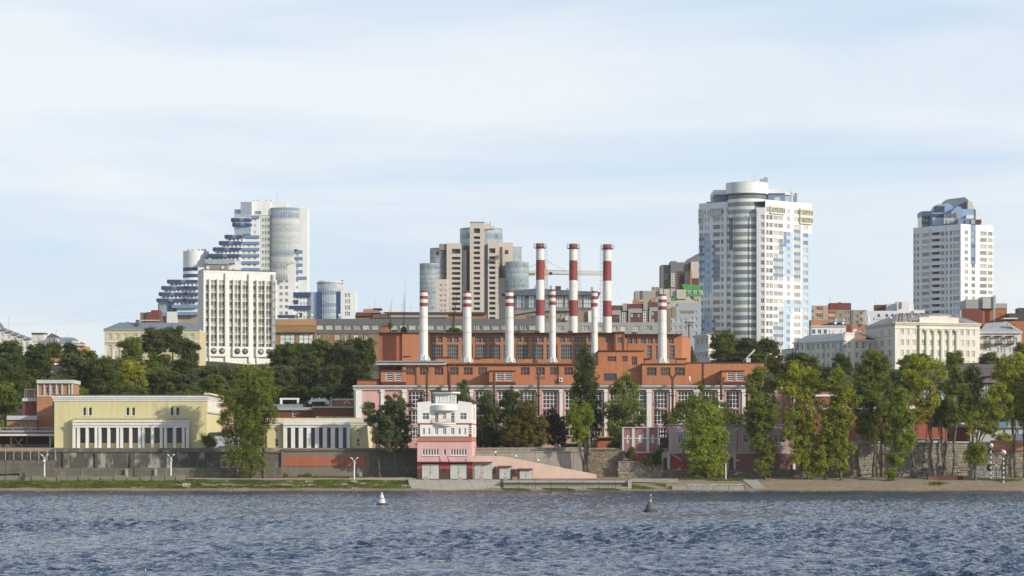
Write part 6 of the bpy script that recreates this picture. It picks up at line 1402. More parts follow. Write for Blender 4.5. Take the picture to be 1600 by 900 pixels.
# ---------------- glass-roofed grey building and stone block under it
Yg_ = 1050.0
b = Bld('glass_attic_building', 'grey building with sloping eaves and tall glass panels between the chimneys', 'building', 870, Yg_, 40)
s_ = lambda z: 780+z/5.4545; t_ = lambda z: 370+z/5.4545
kgl = K(3, 3, f_dark, g_pale, .12, True); kgb = K(2, 3, f_dark, g_blue, .12, True)
dg = M('anthracite_cladding', (.11, .115, .12), .6, .05)
w_ = [(s_(a), s_(c), t_(500), t_(608), kgb) for a, c in ((146, 192), (198, 222), (250, 302))]+[(s_(a), s_(c), t_(495), t_(605), kgl) for a, c in ((393, 426), (486, 550), (558, 592), (670, 712), (718, 785))]
b.front('wall', Yg_, s_(128), s_(790), t_(478), 505, dg, w_, depth=15)
v = [(s_(12), t_(475)), (s_(22), t_(484)), (s_(128), t_(500)), (s_(128), t_(462)), (s_(300), t_(445)), (s_(868), t_(470)), (s_(858), t_(484)), (s_(790), t_(506)), (s_(790), t_(500))]
m = MB(); vv = [(X(a, Yg_-1.5), Yg_-1.5, Z(c, Yg_)) for a, c in [(s_(22), t_(484)), (s_(128), t_(502)), (s_(790), t_(498)), (s_(850), t_(514)), (s_(868), t_(472)), (s_(300), t_(443)), (s_(15), t_(472))]]; n = len(vv); v2 = [(x, y+16, z) for x, y, z in vv]
m.mesh(vv+v2, [tuple(range(n)), tuple(range(n, 2*n))[::-1]]+[(i, (i+1) % n, n+(i+1) % n, n+i)[::-1] for i in range(n)], M('slate_roof', (.10, .11, .125), .5, .06)); m.build('roof', b.root)
for a, c, y in ((478, 526, 420), (430, 450, 415), (780, 800, 428), (572, 592, 440), (300, 312, 415)): m = MB(); m.pbox(s_(a), s_(c), t_(y), t_(462), Yg_+6, 2, rust if a == 478 else metal_g); m.build('roof_unit', b.root)
b.done()
b = Bld('stone_block', 'tan stone building with a grey shed roof between the tall chimneys', 'building', 860, 1000, 39)
tan = M('tan_stone', (.29, .225, .13), .9, .1, .3, .07, 3)
b.front('wall', 1000, s_(130), s_(770), t_(628), 510, tan, [(s_(a), s_(a+24), t_(672), t_(700), kd1) for a in (228, 262, 292, 390)]+[(s_(a), s_(c), t_(650), t_(685), kd2) for a, c in ((495, 528), (540, 570))], depth=14, roof=roof_grey)
m = MB(); vv = [(X(a, 999), 999, Z(c, 1000)) for a, c in ((s_(125), t_(650)), (s_(310), t_(610)), (s_(500), t_(598)), (s_(640), t_(612)), (s_(640), t_(632)), (s_(310), t_(634)), (s_(130), t_(664)))]; n = len(vv); v2 = [(x, y+12, z) for x, y, z in vv]
m.mesh(vv+v2, [tuple(range(n))[::-1], tuple(range(n, 2*n))]+[(i, (i+1) % n, n+(i+1) % n, n+i) for i in range(n)], roof_grey); m.build('roof', b.root)
m = MB(); m.pbox(s_(758), s_(790), t_(630), 505, 999, 8, white); m.build('white_flank', b.root); m = MB(); m.pbox(s_(150), s_(200), t_(612), t_(640), 1001, 4, orange_d); m.build('brick_stub', b.root)
m = MB(); m.pbox(s_(560), s_(590), t_(675), t_(712), 998.6, 1, grey_pale); m.tube((X(s_(520), 999), 999, Z(t_(715), 999)), (X(s_(545), 999), 999, Z(t_(680), 999)), .15, .15, metal_w, 6); m.build('roof_plant', b.root)
b.done()
# tower crane
Yc = 1500.0
t = thing('tower_crane', 'yellow lattice tower crane reaching across behind the tall chimneys', 'crane', (X(852, Yc), Yc, 44))
def lattice(m, p, q, w_, n, mt, r=.1):
    p, q = np.array(p, float), np.array(q, float)
    vert = abs((q-p)[2]) > abs((q-p)[0]); ex_ = np.array((w_, 0, 0)) if vert else np.array((0, 0, w_)); ey = np.array((0, w_, 0))
    cs = [(0, 0), (1, 0), (.5 if not vert else 1, 1), (0, 1)] if vert else [(0, 0), (0, 1), (1, .5)]
    cn = [p*0+ex_*a+ey*c for a, c in cs]
    for c in cn: m.tube(p+c, q+c, r, r, mt, 4)
    for i in range(n):
        a = p+(q-p)*i/n; c = p+(q-p)*(i+1)/n; mid = (a+c)/2
        for k in range(len(cn)): m.tube(a+cn[k], (c if vert else mid)+cn[(k+1) % len(cn)], r*.55, r*.55, mt, 3); m.tube((a if vert else mid)+cn[(k+1) % len(cn)], c+cn[k], r*.55, r*.55, mt, 3)
cy_ = M('crane_pale_yellow', (.62, .50, .34), .6, .05)
m = MB(); lattice(m, (X(851, Yc), Yc, 44), (X(851, Yc), Yc, Z(428, Yc)), 1.6, 30, M('crane_grey', (.45, .46, .44), .6)); m.build('mast', t)
m = MB(); lattice(m, (X(855, Yc), Yc, Z(428.3, Yc)), (X(944, Yc), Yc, Z(429.5, Yc)), 2.0, 26, cy_, .14); m.build('jib', t)
m = MB(); lattice(m, (X(826, Yc), Yc, Z(427.5, Yc)), (X(851, Yc), Yc, Z(427.5, Yc)), 1.4, 7, cy_, .13); m.build('counter_jib', t)
m = MB(); m.pbox(826, 836, 426, 430, Yc-.5, 2.5, M('counterweight', (.32, .20, .10), .8)); m.build('counterweight', t)
m = MB(); m.pbox(850, 856, 420.5, 428.5, Yc-.8, 3, yellowmetal); m.build('cab', t); m = MB(); m.pbox(858, 863, 425, 429.5, Yc-.6, 1.5, rust); m.build('trolley', t)
m = MB(); m.tube((X(851, Yc), Yc, Z(406, Yc)), (X(884, Yc), Yc, Z(423, Yc)), .11, .11, yellowmetal, 4); m.tube((X(851, Yc), Yc, Z(406, Yc)), (X(827, Yc), Yc, Z(418, Yc)), .11, .11, yellowmetal, 4); m.tube((X(851, Yc), Yc, Z(406, Yc)), (X(852, Yc), Yc, Z(420, Yc)), .3, .4, yellowmetal, 4); m.build('tie_bars', t)
# ---------------- brown stepped block, dark tower, green roofs, blue-grey block
Yk = 1000.0; u_ = lambda z: 940+z/5.4545; w2 = lambda z: 390+z/5.4545
b = Bld('brown_stepped_block', 'brown brick terraced block with grey frames and glazed bays right of the tall chimneys', 'building', 990, Yk, 39)
w_ = [(u_(172), u_(217), w2(530), w2(625), K(3, 5, f_dark, g_pale, .1, True)), (u_(352), u_(397), w2(515), w2(630), K(3, 5, f_dark, g_pale, .1, True)), (u_(352), u_(403), w2(665), w2(718), K(3, 2, f_dark, g_pale, .1, True))]+[(u_(a), u_(a+22), w2(y), w2(y+32), kw) for a, y in ((250, 540), (310, 540), (133, 555), (428, 525), (430, 590), (430, 662))]
b.front('wall', Yk, u_(88), u_(480), w2(475), 545, browntile, w_, depth=14)
b.p('roof_step').pbox(u_(215), u_(480), w2(462), w2(474.8), Yk+.2, 13, browntile); b.p('roof_step').pbox(u_(370), u_(480), w2(447), w2(461.8), Yk+.4, 12, browntile)
for a, c, y0, y1 in ((180, 216, 458, 522), (355, 393, 443, 515), (88, 165, 518, 555), (150, 168, 555, 630), (228, 345, 503, 540), (228, 245, 540, 630), (408, 478, 492, 525), (405, 425, 525, 665), (330, 425, 632, 663)): m = MB(); m.pbox(u_(a), u_(c), w2(y0), w2(y1), Yk-.35, .34, greyl); m.build('grey_frame', b.root)
for a in (267, 292, 440): m = MB(); m.pbox(u_(a), u_(a+25), w2(428 if a < 400 else 412), w2(462), Yk+5, 3, brick); m.build('roof_chimney', b.root)
m = MB(); m.pbox(u_(310), u_(425), w2(425), w2(450), Yk+6, 5, M('straw_wall', (.42, .34, .17), .8)); m.build('roof_storey', b.root)
b.done()
def ex(b):
    for a, c, y0, y1, d in ((495, 525, 332, 385, -1), (530, 590, 335, 450, -.6), (590, 625, 335, 400, -.9), (640, 720, 340, 420, -2)): m = MB(); m.pbox(u_(a), u_(c), w2(y0), w2(y1), 1100+d, 8, M('cream_render', (.50, .45, .37), .8, .06)); m.build('wall_block', b.root)
    for a in (428, 462): m = MB(); m.pbox(u_(a), u_(a+28), w2(318), w2(345), 1104, 3, brick); m.build('roof_chimney', b.root)
    m = MB(); m.pbox(u_(335), u_(352), w2(350), w2(420), 1099.7, .3, greyc); m.build('groove', b.root)
simple('grey_upper_block', 'plain grey and cream block with two brick chimneys above the brown terraced block', 'building', 1100, u_(285), u_(495), w2(352), 520, greyl, extra=ex)
b = Bld('dark_tower_block', 'dark grey and brown tower block with glazed bays behind the green roof', 'apartment block', 1065, 1250, 44)
dkg = M('charcoal_cladding', (.17, .165, .165), .7, .06)
b.front('wall', 1250, u_(506), u_(590), w2(130), 480, dkg, [(u_(530), u_(566), w2(200), w2(262), K(3, 4, f_dark, g_curt, .12, True)), (u_(532), u_(566), w2(266), w2(325), K(3, 3, f_dark, M('yellow_curtain', (.35, .27, .08), .5), .12, True))], depth=14)
b.front('bay_wall', 1248, u_(588), u_(640), w2(98), 480, dkg, [(u_(591), u_(633), w2(195), w2(318), K(3, 6, f_dark, g_pale, .12, True))], depth=14); b.front('brown_wall', 1249, u_(640), u_(752), w2(108), 480, lambda uu, z: browntile if z < Z(w2(190), 1250) else dkg, [(u_(706), u_(748), w2(185), w2(300), K(3, 6, f_dark, g_pale, .12, True)), (u_(670), u_(680), w2(195), w2(220), kd1)], depth=14)
wall(b.p('brown_wall'), PT(u_(640), 1249), PT(u_(641), 1248.9), Z(480, 1250), Z(w2(190), 1250), [], browntile)
b.front('right_wall', 1247, u_(760), u_(850), w2(103), 480, lambda uu, z: browntile if z < Z(w2(182), 1250) else beige, [(u_(780), u_(792), w2(245), w2(260), kd1)], depth=14); m = MB(); m.pbox(u_(752), u_(768), w2(180), 480, 1246, 3, orange); m.build('orange_strip', b.root)
m = MB(); v = [(u_(722), w2(106)), (u_(722), w2(88)), (u_(820), w2(34)), (u_(850), w2(34)), (u_(850), w2(104))]; vv = [(X(a, 1252), 1252, Z(c, 1252)) for a, c in v]; n = len(vv); v2 = [(x, y+9, z) for x, y, z in vv]
m.mesh(vv+v2, [tuple(range(n))[::-1], tuple(range(n, 2*n))]+[(i, n+i, n+(i+1) % n, (i+1) % n)[::-1] for i in range(n)], dkg); m.build('gable', b.root); b.done()
b = Bld('green_roof_house', 'cream house with a steep bright green metal roof and dormer windows', 'house', 1078, 1120, 42)
b.front('wall', 1120, u_(560), u_(850), w2(395), 520, M('cream_render', (.50, .45, .37), .8, .06), [(u_(a), u_(a+18), w2(420), w2(445), kw1) for a in (782, 808)], depth=12)
v = [(X(u_(682), 1122), 1122, Z(w2(295), 1122)), (X(u_(850), 1122), 1122, Z(w2(302), 1122)), (X(u_(850), 1116), 1116, Z(w2(405), 1120)), (X(u_(725), 1116), 1116, Z(w2(400), 1120))]
b.p('roof').poly(v[::-1], green); b.p('roof').poly([(x, y+.3, z) for x, y, z in v], green)
for a in (730, 780, 830):
    m = MB()
    for k in (0, 17): m.pbox(u_(a+k), u_(a+k+14), w2(350), w2(388), 1117.2, .5, wtrim); m.pbox(u_(a+k+2.5), u_(a+k+11.5), w2(354), w2(384), 1117.1, .09, g_mid)
    m.build('dormer_window', b.root)
v = [(X(u_(556), 1116), 1116, Z(w2(435), 1116)), (X(u_(640), 1116), 1116, Z(w2(437), 1116)), (X(u_(745), 1120), 1120, Z(w2(392), 1120)), (X(u_(690), 1120), 1120, Z(w2(396), 1120)), (X(u_(560), 1120), 1120, Z(w2(412), 1120))]
m = MB(); m.poly(v, green2); m.poly([(x, y+.1, z-.1) for x, y, z in v][::-1], green2); m.build('lower_roof', b.root)
m = MB(); v = [(u_(630), 500), (u_(630), w2(440)), (u_(745), w2(395)), (u_(780), w2(445)), (u_(780), 500)]; m.poly([(X(a, 1115), 1115, Z(c, 1115)) for a, c in v][::-1], MATS['cream_render']); m.build('gable', b.root); b.p('wall').pbox(u_(556), u_(640), w2(437), 500, 1114.6, 4, MATS['cream_render']); b.done()
b = Bld('blue_grey_block', 'pale blue-grey apartment block with scattered windows left of the round tower', 'apartment block', 1075, 1060, 41)
w_ = [(u_(a), u_(a+24), w2(y), w2(y+32), kw) for a in (657, 700) for y in (590, 650)]+[(u_(a), u_(a+22), w2(y), w2(y+30), kw) for a, y in ((755, 575), (790, 575), (790, 640), (755, 640), (790, 700), (610, 585), (610, 650), (575, 600), (575, 660), (620, 700), (660, 700))]+[(u_(655), u_(668), w2(522), w2(540), kw1), (u_(795), u_(810), w2(515), w2(545), kw1)]
b.front('wall', 1060, u_(560), u_(850), w2(485), 570, bluegrey, w_, depth=14); b.p('upper_wall').pbox(u_(650), u_(850), w2(452), w2(484.8), 1060.2, 13, bluegrey)
for a, c, y0, y1 in ((598, 636, 488, 575), (680, 790, 518, 540), (560, 590, 500, 700)): m = MB(); m.pbox(u_(a), u_(c), w2(y0), w2(y1), 1059.8, .19, M('olive_panel', (.25, .21, .12), .8)); m.build('olive_panel', b.root)
b.done()
# classical white corner house
b = Bld('white_corner_house', 'small white classical house with quoins above the right wing of the plant', 'house', 1110, 858, 33)
kcl = K(2, 2, f_white, g_mid, .12, sill=True); c1 = M('shade_tinted_white_plaster', (.58, .60, .64), .8, .05)  # bluish white puts shade into the colour of the left side wall
b.pface('side_wall', (1085, 870), (1107, 858), 30, Z(524, 858), [(1089, 1092.4), (1095.5, 1099), (1101.8, 1105)], [(Z(536.5, 860), Z(528.5, 860)), (Z(558, 860), Z(552, 860))], kcl, c1)
b.pface('front_wall', (1107, 858), (1136, 862), 30, Z(524, 858), [(1112, 1117), (1121, 1126)], [(Z(533.5, 860), Z(526, 860)), (Z(558.5, 860), Z(552.5, 860))], K(2, 2, f_dark, g_dark, .1), M('sun_tinted_white_plaster', (.66, .60, .50), .8, .05))  # warm white puts sunlight into the colour of the front wall
A, B, C_ = PT(1085, 870), PT(1107, 858), PT(1136, 862); zt = Z(524, 858)
for z0, z1, o in ((-.3, .15, .3), (.15, .4, .6)): b.p('cornice').obox(A, B, zt+z0, zt+z1, 0.002, o, white, e=.3); b.p('cornice').obox(B, C_, zt+z0+.004, zt+z1+.004, 0.002, o, white, e=.2)
b.p('roof').prism([A, B, C_, (C_[0], 880), (A[0], 880)], zt+.4, zt+.6, roof_grey); m = MB(); m.obox(A, B, Z(549.5, 860), Z(547, 860), .002, .25, white); m.obox(B, C_, Z(549.5, 860), Z(547, 860), .002, .25, white); m.build('string_course', b.root)
m = MB(); m.obox(B, C_, Z(568, 860), Z(562.5, 860), 1, 1.3, white); m.build('balustrade', b.root); b.done()
t = thing('roof_pylon', 'dark steel pylon with a branching head rising behind the right end of the plant', 'pylon', (X(1076.5, 760), 760, 17)); Yp = 760
m = MB(); m.tube((X(1076.5, Yp), Yp, 17), (X(1076.5, Yp), Yp, Z(503, Yp)), .3, .18, metal_d, 6); m.build('pole', t)
m = MB(); [m.tube((X(1076.5, Yp), Yp, Z(c, Yp)), (X(d, Yp), Yp, Z(e, Yp)), .12, .1, metal_d, 5) for c, d, e in ((511, 1070.5, 503.5), (511, 1082.5, 503.5), (503.5, 1069, 503.5), (503.5, 1084, 503.5))]; m.build('head', t)
# ---------------- apartment rooftops right of the round tower
ktx = K(2, 1, f_white, g_mid, .12)
b = Bld('brick_flats', 'grey-brown apartment blocks with orange balcony panels just right of the round tower', 'apartment block', 1320, 1250, 44)
v5 = lambda z: 1240+z/7.5; h5 = lambda z: 440+z/7.5
gb = M('greige_panel', (.30, .265, .21), .8, .06); tb = M('terracotta_panel', (.38, .12, .06), .8, .06)
b.front('left_wall', 1248, v5(190), v5(405), h5(280), 520, M('sandy_panel', (.42, .34, .25), .8, .05), [(v5(205), v5(232), h5(330), h5(362), kd2), (v5(205), v5(232), h5(408), h5(440), kd2), (v5(288), v5(344), h5(322), h5(365), K(3, 1, f_white, g_curt, .12)), (v5(288), v5(344), h5(402), h5(445), K(3, 1, f_white, g_curt, .12))], depth=14)
m = MB(); m.pbox(v5(285), v5(346), h5(290), h5(318), 1247.6, .4, tb); m.build('balcony_panel', b.root); m = MB(); m.pbox(v5(285), v5(346), h5(368), h5(398), 1247.6, .4, tb); m.build('balcony_panel', b.root)
b.front('mid_wall', 1252, v5(408), v5(860), h5(332), 520, gb, [(v5(a), v5(c), h5(y), h5(y+34), k) for a, c, y, k in ((413, 495, 368, K(3, 1, f_white, g_mid, .1)), (530, 562, 380, kd2), (628, 650, 345, kd2), (628, 650, 420, kd2), (596, 612, 345, kd2), (572, 612, 420, kd2), (725, 757, 388, kd2), (725, 762, 462, kd2), (798, 852, 375, K(3, 1, f_white, g_curt, .1)), (798, 852, 452, K(3, 1, f_white, g_curt, .1)))], depth=14)
for a, c, y0, y1 in ((410, 497, 326, 360), (410, 497, 408, 432), (795, 855, 345, 372), (795, 855, 422, 448)): m = MB(); m.pbox(v5(a), v5(c), h5(y0), h5(y1), 1251.6, .39, tb); m.build('balcony_panel', b.root)
m = MB(); m.pbox(v5(427), v5(675), h5(250), h5(331), 1256, 8, brick_red); m.pbox(v5(527), v5(560), h5(242), h5(250), 1256.5, 3, brick_red); m.build('brick_attic', b.root); m = MB(); m.pbox(v5(672), v5(700), h5(335), h5(490), 1251.7, .3, dkg); m.build('seam', b.root)
for px, y in ((1296.8, 463.5), ): m = MB(); m.tube((X(px, 1258), 1258, Z(476, 1258)), (X(px, 1258), 1258, Z(y, 1258)), .06, .05, metal_g, 4); m.tube((X(px-2.5, 1258), 1258, Z(y+3, 1258)), (X(px+2.5, 1258), 1258, Z(y+3, 1258)), .05, .05, metal_g, 4); m.build('antenna', b.root)
b.done()
b = Bld('orange_sheds', 'orange brick sheds with round blue vents on a white-edged roof', 'building', 1300, 1080, 41)
b.front('left_shed', 1082, v5(205), v5(430), h5(446), 530, brick, [], depth=8); b.front('right_shed', 1078, v5(575), v5(868), h5(498), 530, brick, [(v5(755), v5(812), h5(562), h5(584), ktx)], depth=8, side=brick_red); m = MB(); m.pbox(v5(575), v5(680), h5(502), 528, 1077.5, .4, brick_red); m.build('painted_shade_flank', b.root)  # darker brick slab paints the shade on the shed's left flank
b.front('white_roof_block', 1074, v5(210), v5(612), h5(527), 540, white, [(v5(a), v5(a+38), h5(562), h5(612), kd2) for a in (216, 285, 350)], depth=8); m = MB(); m.pbox(v5(205), v5(618), h5(515), h5(526.8), 1073.5, 9, metal_w); m.build('roof_edge', b.root); m = MB(); m.pbox(v5(420), v5(600), h5(478), h5(514), 1080, 6, roof_dark); m.build('dark_roof', b.root)
for a in (485, 575):
    m = MB(); x = X(v5(a), 1076.5); z = Z(h5(487), 1076.5); m.tube((x, 1076, z), (x, 1078, z), .85, .85, M('duct_blue', (.10, .17, .34), .5), 16); m.tube((x, 1075.9, z), (x, 1076.02, z), .5, .5, wtrim, 12); m.build('round_vent', b.root); m = MB(); m.pbox(v5(a+4), v5(a+26), h5(430), h5(468), 1078, 1.5, grey_pale); m.build('chimney_pot', b.root)
m = MB(); m.cyl(X(v5(875), 1076), 1076, Z(h5(480), 1076), Z(h5(400), 1076), .45, .45, white, 10); m.build('white_flue', b.root)
b.done()
def ex(b):
    m = MB(); m.pbox(v5(1095), 1416, 474.5, 492, 1154, 8, M('cool_white', (.62, .63, .67), .75, .05)); m.pbox(1402, 1421, 471, 492, 1150, 8, white); m.pbox(1406, 1409, 472, 482, 1149.6, .5, dkg); m.pbox(1415, 1428, 476, 490, 1151, 6, white); m.pbox(1428, 1445, 484.5, 490, 1150, 6, white); m.pbox(v5(960), v5(1092), h5(272), h5(335), 1158, 6, brick_red); m.build('roof_storey', b.root)
    for a in (990, 1085, 1150): m = MB(); m.pbox(v5(a), v5(a+22), h5(380), h5(412), 1149.8, .2, g_dark); m.build('window_slot', b.root)
    m = MB(); m.tube((X(v5(958), 1158), 1158, Z(480, 1158)), (X(v5(958), 1158), 1158, Z(466, 1158)), .06, .05, metal_g, 4); m.build('antenna', b.root)
simple('white_blocks', 'plain white stepped blocks behind the rusty-roofed cream building', 'building', 1150, v5(855), 1402, h5(342), 520, M('cool_white', (.62, .63, .67), .75, .05), extra=ex)
# ---------------- cream four-storey house, angled
b = Bld('cream_corner_block', 'four-storey cream block with grey roof, its shaded side facing left', 'building', 1290, 955, 38)
kcr = K(2, 2, f_white, g_dark, .12); Yq = lambda y, Y=955: Z(y, Y)
A, B, C_, D_ = PT(1240, 975), PT(1320, 950), PT(1335, 952), PT(1369, 958); rz = [(Yq(544.8), Yq(535.2)), (Yq(559.4), Yq(550.8)), (Yq(573.8), Yq(565.8)), (Yq(588), Yq(580))]; zt = Yq(531.5)
b.pface('side_wall', (1240, 975), (1320, 950), 34, zt, [(v5(a), v5(a+24)) for a in (36, 92, 154, 212, 274, 332, 392, 452)], rz, kcr, cream)
b.pface('front_wall', (1320, 950), (1335, 952), 34, zt+2.2, [(v5(640), v5(668))], rz, K(2, 2, f_white, g_curt, .12), cream_w); b.pface('front_wall', (1335, 952), (1369, 958), 34, zt, [(v5(a), v5(a+30)) for a in (728, 806, 888)], rz, kcr, cream_w)
for P_, Q_, e in ((A, B, .3), (C_, D_, 0)): b.p('cornice').obox(P_, Q_, zt-.35, zt+.15, .002, .4, white, e=e)
b.p('cornice').obox(B, C_, zt+1.9, zt+2.3, .002, .3, white)
mid = (X(1300, 985), 985, zt+4.2); m = b.p('roof'); m.poly([(*A, zt+.15), (*B, zt+.15), (X(1330, 975), 975, zt+3.4), (X(1262, 995), 995, zt+3.4)], roof_grey); m.poly([(*B, zt+.15), (*C_, zt+2.3), (*D_, zt+.15), (X(1350, 975), 975, zt+3.2), (X(1330, 975), 975, zt+3.4)], roof_grey)
for px in (1265.5, 1288, 1306): 
    u = upx(A, B, px); L = math.hypot(B[0]-A[0], B[1]-A[1]); x, y = A[0]+(B[0]-A[0])*u/L, A[1]+(B[1]-A[1])*u/L; m = MB(); m.tube((x-.1, y-.25, 36), (x-.1, y-.25, zt), .09, .09, metal_g, 5); m.build('downpipe', b.root)
for px in (1313.5, 1318.5): u = upx(A, B, px); x, y = A[0]+(B[0]-A[0])*u/L, A[1]+(B[1]-A[1])*u/L; m = MB(); m.box(x-.35, x+.35, y-.5, y-.02, 36, zt+(2.6 if px > 1314 else 0), M('blue_grey_duct', (.34, .39, .42), .6)); m.build('service_duct', b.root)
m = MB(); u = upx(A, B, 1257); x, y = A[0]+(B[0]-A[0])*u/L, A[1]+(B[1]-A[1])*u/L; m.box(x-.45, x+.45, y-.3, y-.02, 36, zt, white); m.build('white_pier', b.root)
for a, w_, y0 in ((466, 56, 568), (700, 42, 556), (560, 12, 560), (428, 16, 562)): m = MB(); m.pbox(v5(a), v5(a+w_), h5(y0), h5(612), 966, 2.5, wtrim); m.build('roof_chimney', b.root)
for z in (700, 757): m = MB(); m.tube((X(v5(608), 949.4), 949.4, Z(h5(z), 950)), (X(v5(608), 949.4), 949.2, Z(h5(z), 950)), .3, .3, redpaint, 8); m.build('red_sign', b.root)
b.pface('low_wing', (1221, 985), (1240, 975.4), 34, Yq(541.5), [(v5(-40), v5(-22))], rz[1:], kcr, cream); b.p('low_roof').prism([PT(1220, 986), PT(1240.2, 974.5), PT(1241, 985)], Yq(541.5), Yq(540.5), roof_dark); b.done()
# ---------------- big weathered cream building
b = Bld('weathered_block', 'large peeling cream building with tall half-columns and a rust-streaked metal roof', 'building', 1450, 930, 37)
Yw = 940.0; A, B, C_ = PT(1353, 968), PT(1398.5, 938), PT(1531, 948)
v6 = lambda z: 1360+z/5; h6 = lambda z: 400+z/5; zt = Z(504, 938)
kwa = K(2, 3, f_white, g_curt, .14, sill=True); kws = K(2, 3, f_white, g_mid, .12)
zr = [(Z(h6(b_), 940), Z(h6(a_), 940)) for a_, b_ in ((570, 614), (653, 698), (735, 782), (815, 860))]
b.pface('side_wall', (1353, 968), (1398.5, 938), 34, zt, [(v6(80), v6(102)), (v6(140), v6(162))], zr, kws, cream)
b.pface('front_wall', (1398.5, 938), (1531, 948), 34, zt, [(v6(a), v6(c)) for a, c in ((234, 260), (278, 304), (325, 353), (400, 430), (460, 490), (518, 548), (576, 604), (636, 664), (702, 728), (748, 774), (790, 816))], zr, kwa, cream_w)
L = math.hypot(C_[0]-B[0], C_[1]-B[1]); q = lambda px: (B[0]+(C_[0]-B[0])*upx(B, C_, px)/L, B[1]+(C_[1]-B[1])*upx(B, C_, px)/L)
for a in (435, 494, 553, 612, 670): 
    c = q(v6(a)); m = MB(); m.cyl(c[0], c[1]-.15, 35, zt-2.6, .5, .45, M('pale_green_column', (.50, .54, .44), .8, .06, streak=.1), 10); m.box(c[0]-.6, c[0]+.6, c[1]-.8, c[1]-.05, zt-2.6, zt-2.1, cream_w); m.build('half_column', b.root)
c = q(v6(376)); m = MB(); m.box(c[0]-.3, c[0]+.3, c[1]-.5, c[1]-.02, 35, zt+1.2, M('dark_stain', (.17, .15, .11), .9)); m.build('drain_pier', b.root)
for z0, z1, o in ((-1.9, -1.55, .2), (-.6, -.1, .5), (-.1, .2, .85)): b.p('cornice').obox(B, C_, zt+z0, zt+z1, .002, o, cream_w, e=.2)
for z0, z1, o in ((-.6, -.1, .5), (-.1, .2, .85)): b.p('cornice').obox(A, B, zt+z0+.004, zt+z1+.004, .002, o, cream, e=.2)
m = b.p('string_course'); m.obox(A, B, Z(h6(620), 940), Z(h6(615), 940), .002, .2, cream)
rr = M('rusty_metal_roof', (.33, .33, .33), .5, .1, .5, .05, 4, dirt=((.22, .085, .04), .52, .35)); 
rr2 = M('rust_streak', (.20, .075, .035), .8, .2); R1, R2 = (X(1403, 956), 956, Z(489.5, 956)), (X(1486, 956), 956, Z(490, 956))
m = b.p('roof'); m.poly([(*A, zt+.2), (*B, zt+.2), R1], rr); m.poly([(*B, zt+.2), (*C_, zt+.2), R2, R1], rr); m.poly([(*C_, zt+.2), (X(1530, 975), 975, zt+.2), R2], rr); m.poly([(*A, zt+.2), R1, R2, (X(1530, 975), 975, zt+.2)], roof_grey)
for i in range(24):
    t1 = i/24; p0 = (B[0]+(C_[0]-B[0])*t1, B[1]+(C_[1]-B[1])*t1-.02, zt+.25); p1 = (R1[0]+(R2[0]-R1[0])*t1, R1[1]-.02, R1[2]+.05); m = MB(); k = .28 if i % 3 and i < 14 else .07; m.tube(p0, p1, k, k*.7, rr2 if k > .1 else metal_g, 4); m.build('roof_seam', b.root)
m = MB(); m.obox(q(v6(380)), q(v6(685)), zt+.21, zt+1.9, -1, .3, cream_w); m.obox(q(v6(455)), q(v6(610)), zt+1.9, zt+2.4, -1, .25, cream_w); m.build('attic_parapet', b.root)
wall(b.p('rear_wall'), C_, (X(1530, 975), 975), 34, zt, [], cream); b.p('rear_wall')
for a in (156, 320): m = MB(); m.pbox(v6(a), v6(a+14), h6(473), h6(490), 948, 1.5, wtrim); m.build('roof_chimney', b.root)
m = MB(); m.pbox(v6(30), v6(100), h6(478), h6(498), 966, 3, grey_pale); m.build('roof_house', b.root); b.done()
# ---------------- balcony house
b = Bld('balcony_house', 'white house with dark timber balconies under a pale grey hipped roof', 'house', 1563, 930, 37)
Yv = 951.0; zt = Z(520, Yv); kba = K(2, 2, f_white, g_curt, .12)
ws = [(v6(a), v6(a+20), y, y+8.5, kba) for a in (890, 920, 985, 1012, 1035, 1078, 1105, 1125) for y in (527, 543, 557)]
b.front('wall', Yv, 1530.5, 1596, 520, 590, M('cool_plaster', (.60, .60, .56), .85, .08, .2, .05, 3, streak=.08), ws, depth=16)
m = b.p('roof'); v = [(X(1529.5, Yv-.8), Yv-.8, zt), (X(1597, Yv-.8), Yv-.8, zt), (X(1573, Yv+9), Yv+9, Z(502.5, Yv+9)), (X(1540, Yv+9), Yv+9, Z(505, Yv+9))]; m.poly(v, M('pale_sheet_roof', (.36, .37, .36), .55, .12, .3, .05, 3)); m.poly([v[1], (X(1597, Yv+18), Yv+18, zt), v[2]], roof_grey)
b.p('cornice').pbox(1530, 1597, 519, 520.8, Yv-.7, .7, wtrim)
for a in (885, 975, 1067):
    for k, y in enumerate((527, 543 if a == 885 else 0, 559 if a == 885 else 0)):
        if not y: continue
        m = MB(); m.pbox(v6(a), v6(a+58), y+5.5, y+9.5, Yv-1.3, .12, M('balcony_timber', (.20, .17, .13), .8) if k == 0 else white); m.pbox(v6(a-3), v6(a+60), y+9.52, y+10.6, Yv-1.4, 1.4, rust if k == 0 else conc_g); m.pbox(v6(a-3), v6(a+60), y-2.6, y-1.6, Yv-1.4, 1.4, rust); [m.pbox(v6(a+j), v6(a+j)+.5, y-1.6, y+5.5, Yv-1.35, .1, MATS['balcony_timber']) for j in (0, 56)]; m.build('balcony', b.root)
for i in range(6): m = MB(); q0 = i/5; m.pbox(1575+20*q0, 1578+20*q0, 505+12*q0, 509+12*q0, Yv+2, 2, grey_pale); m.build('roof_chimney', b.root)
b.done()
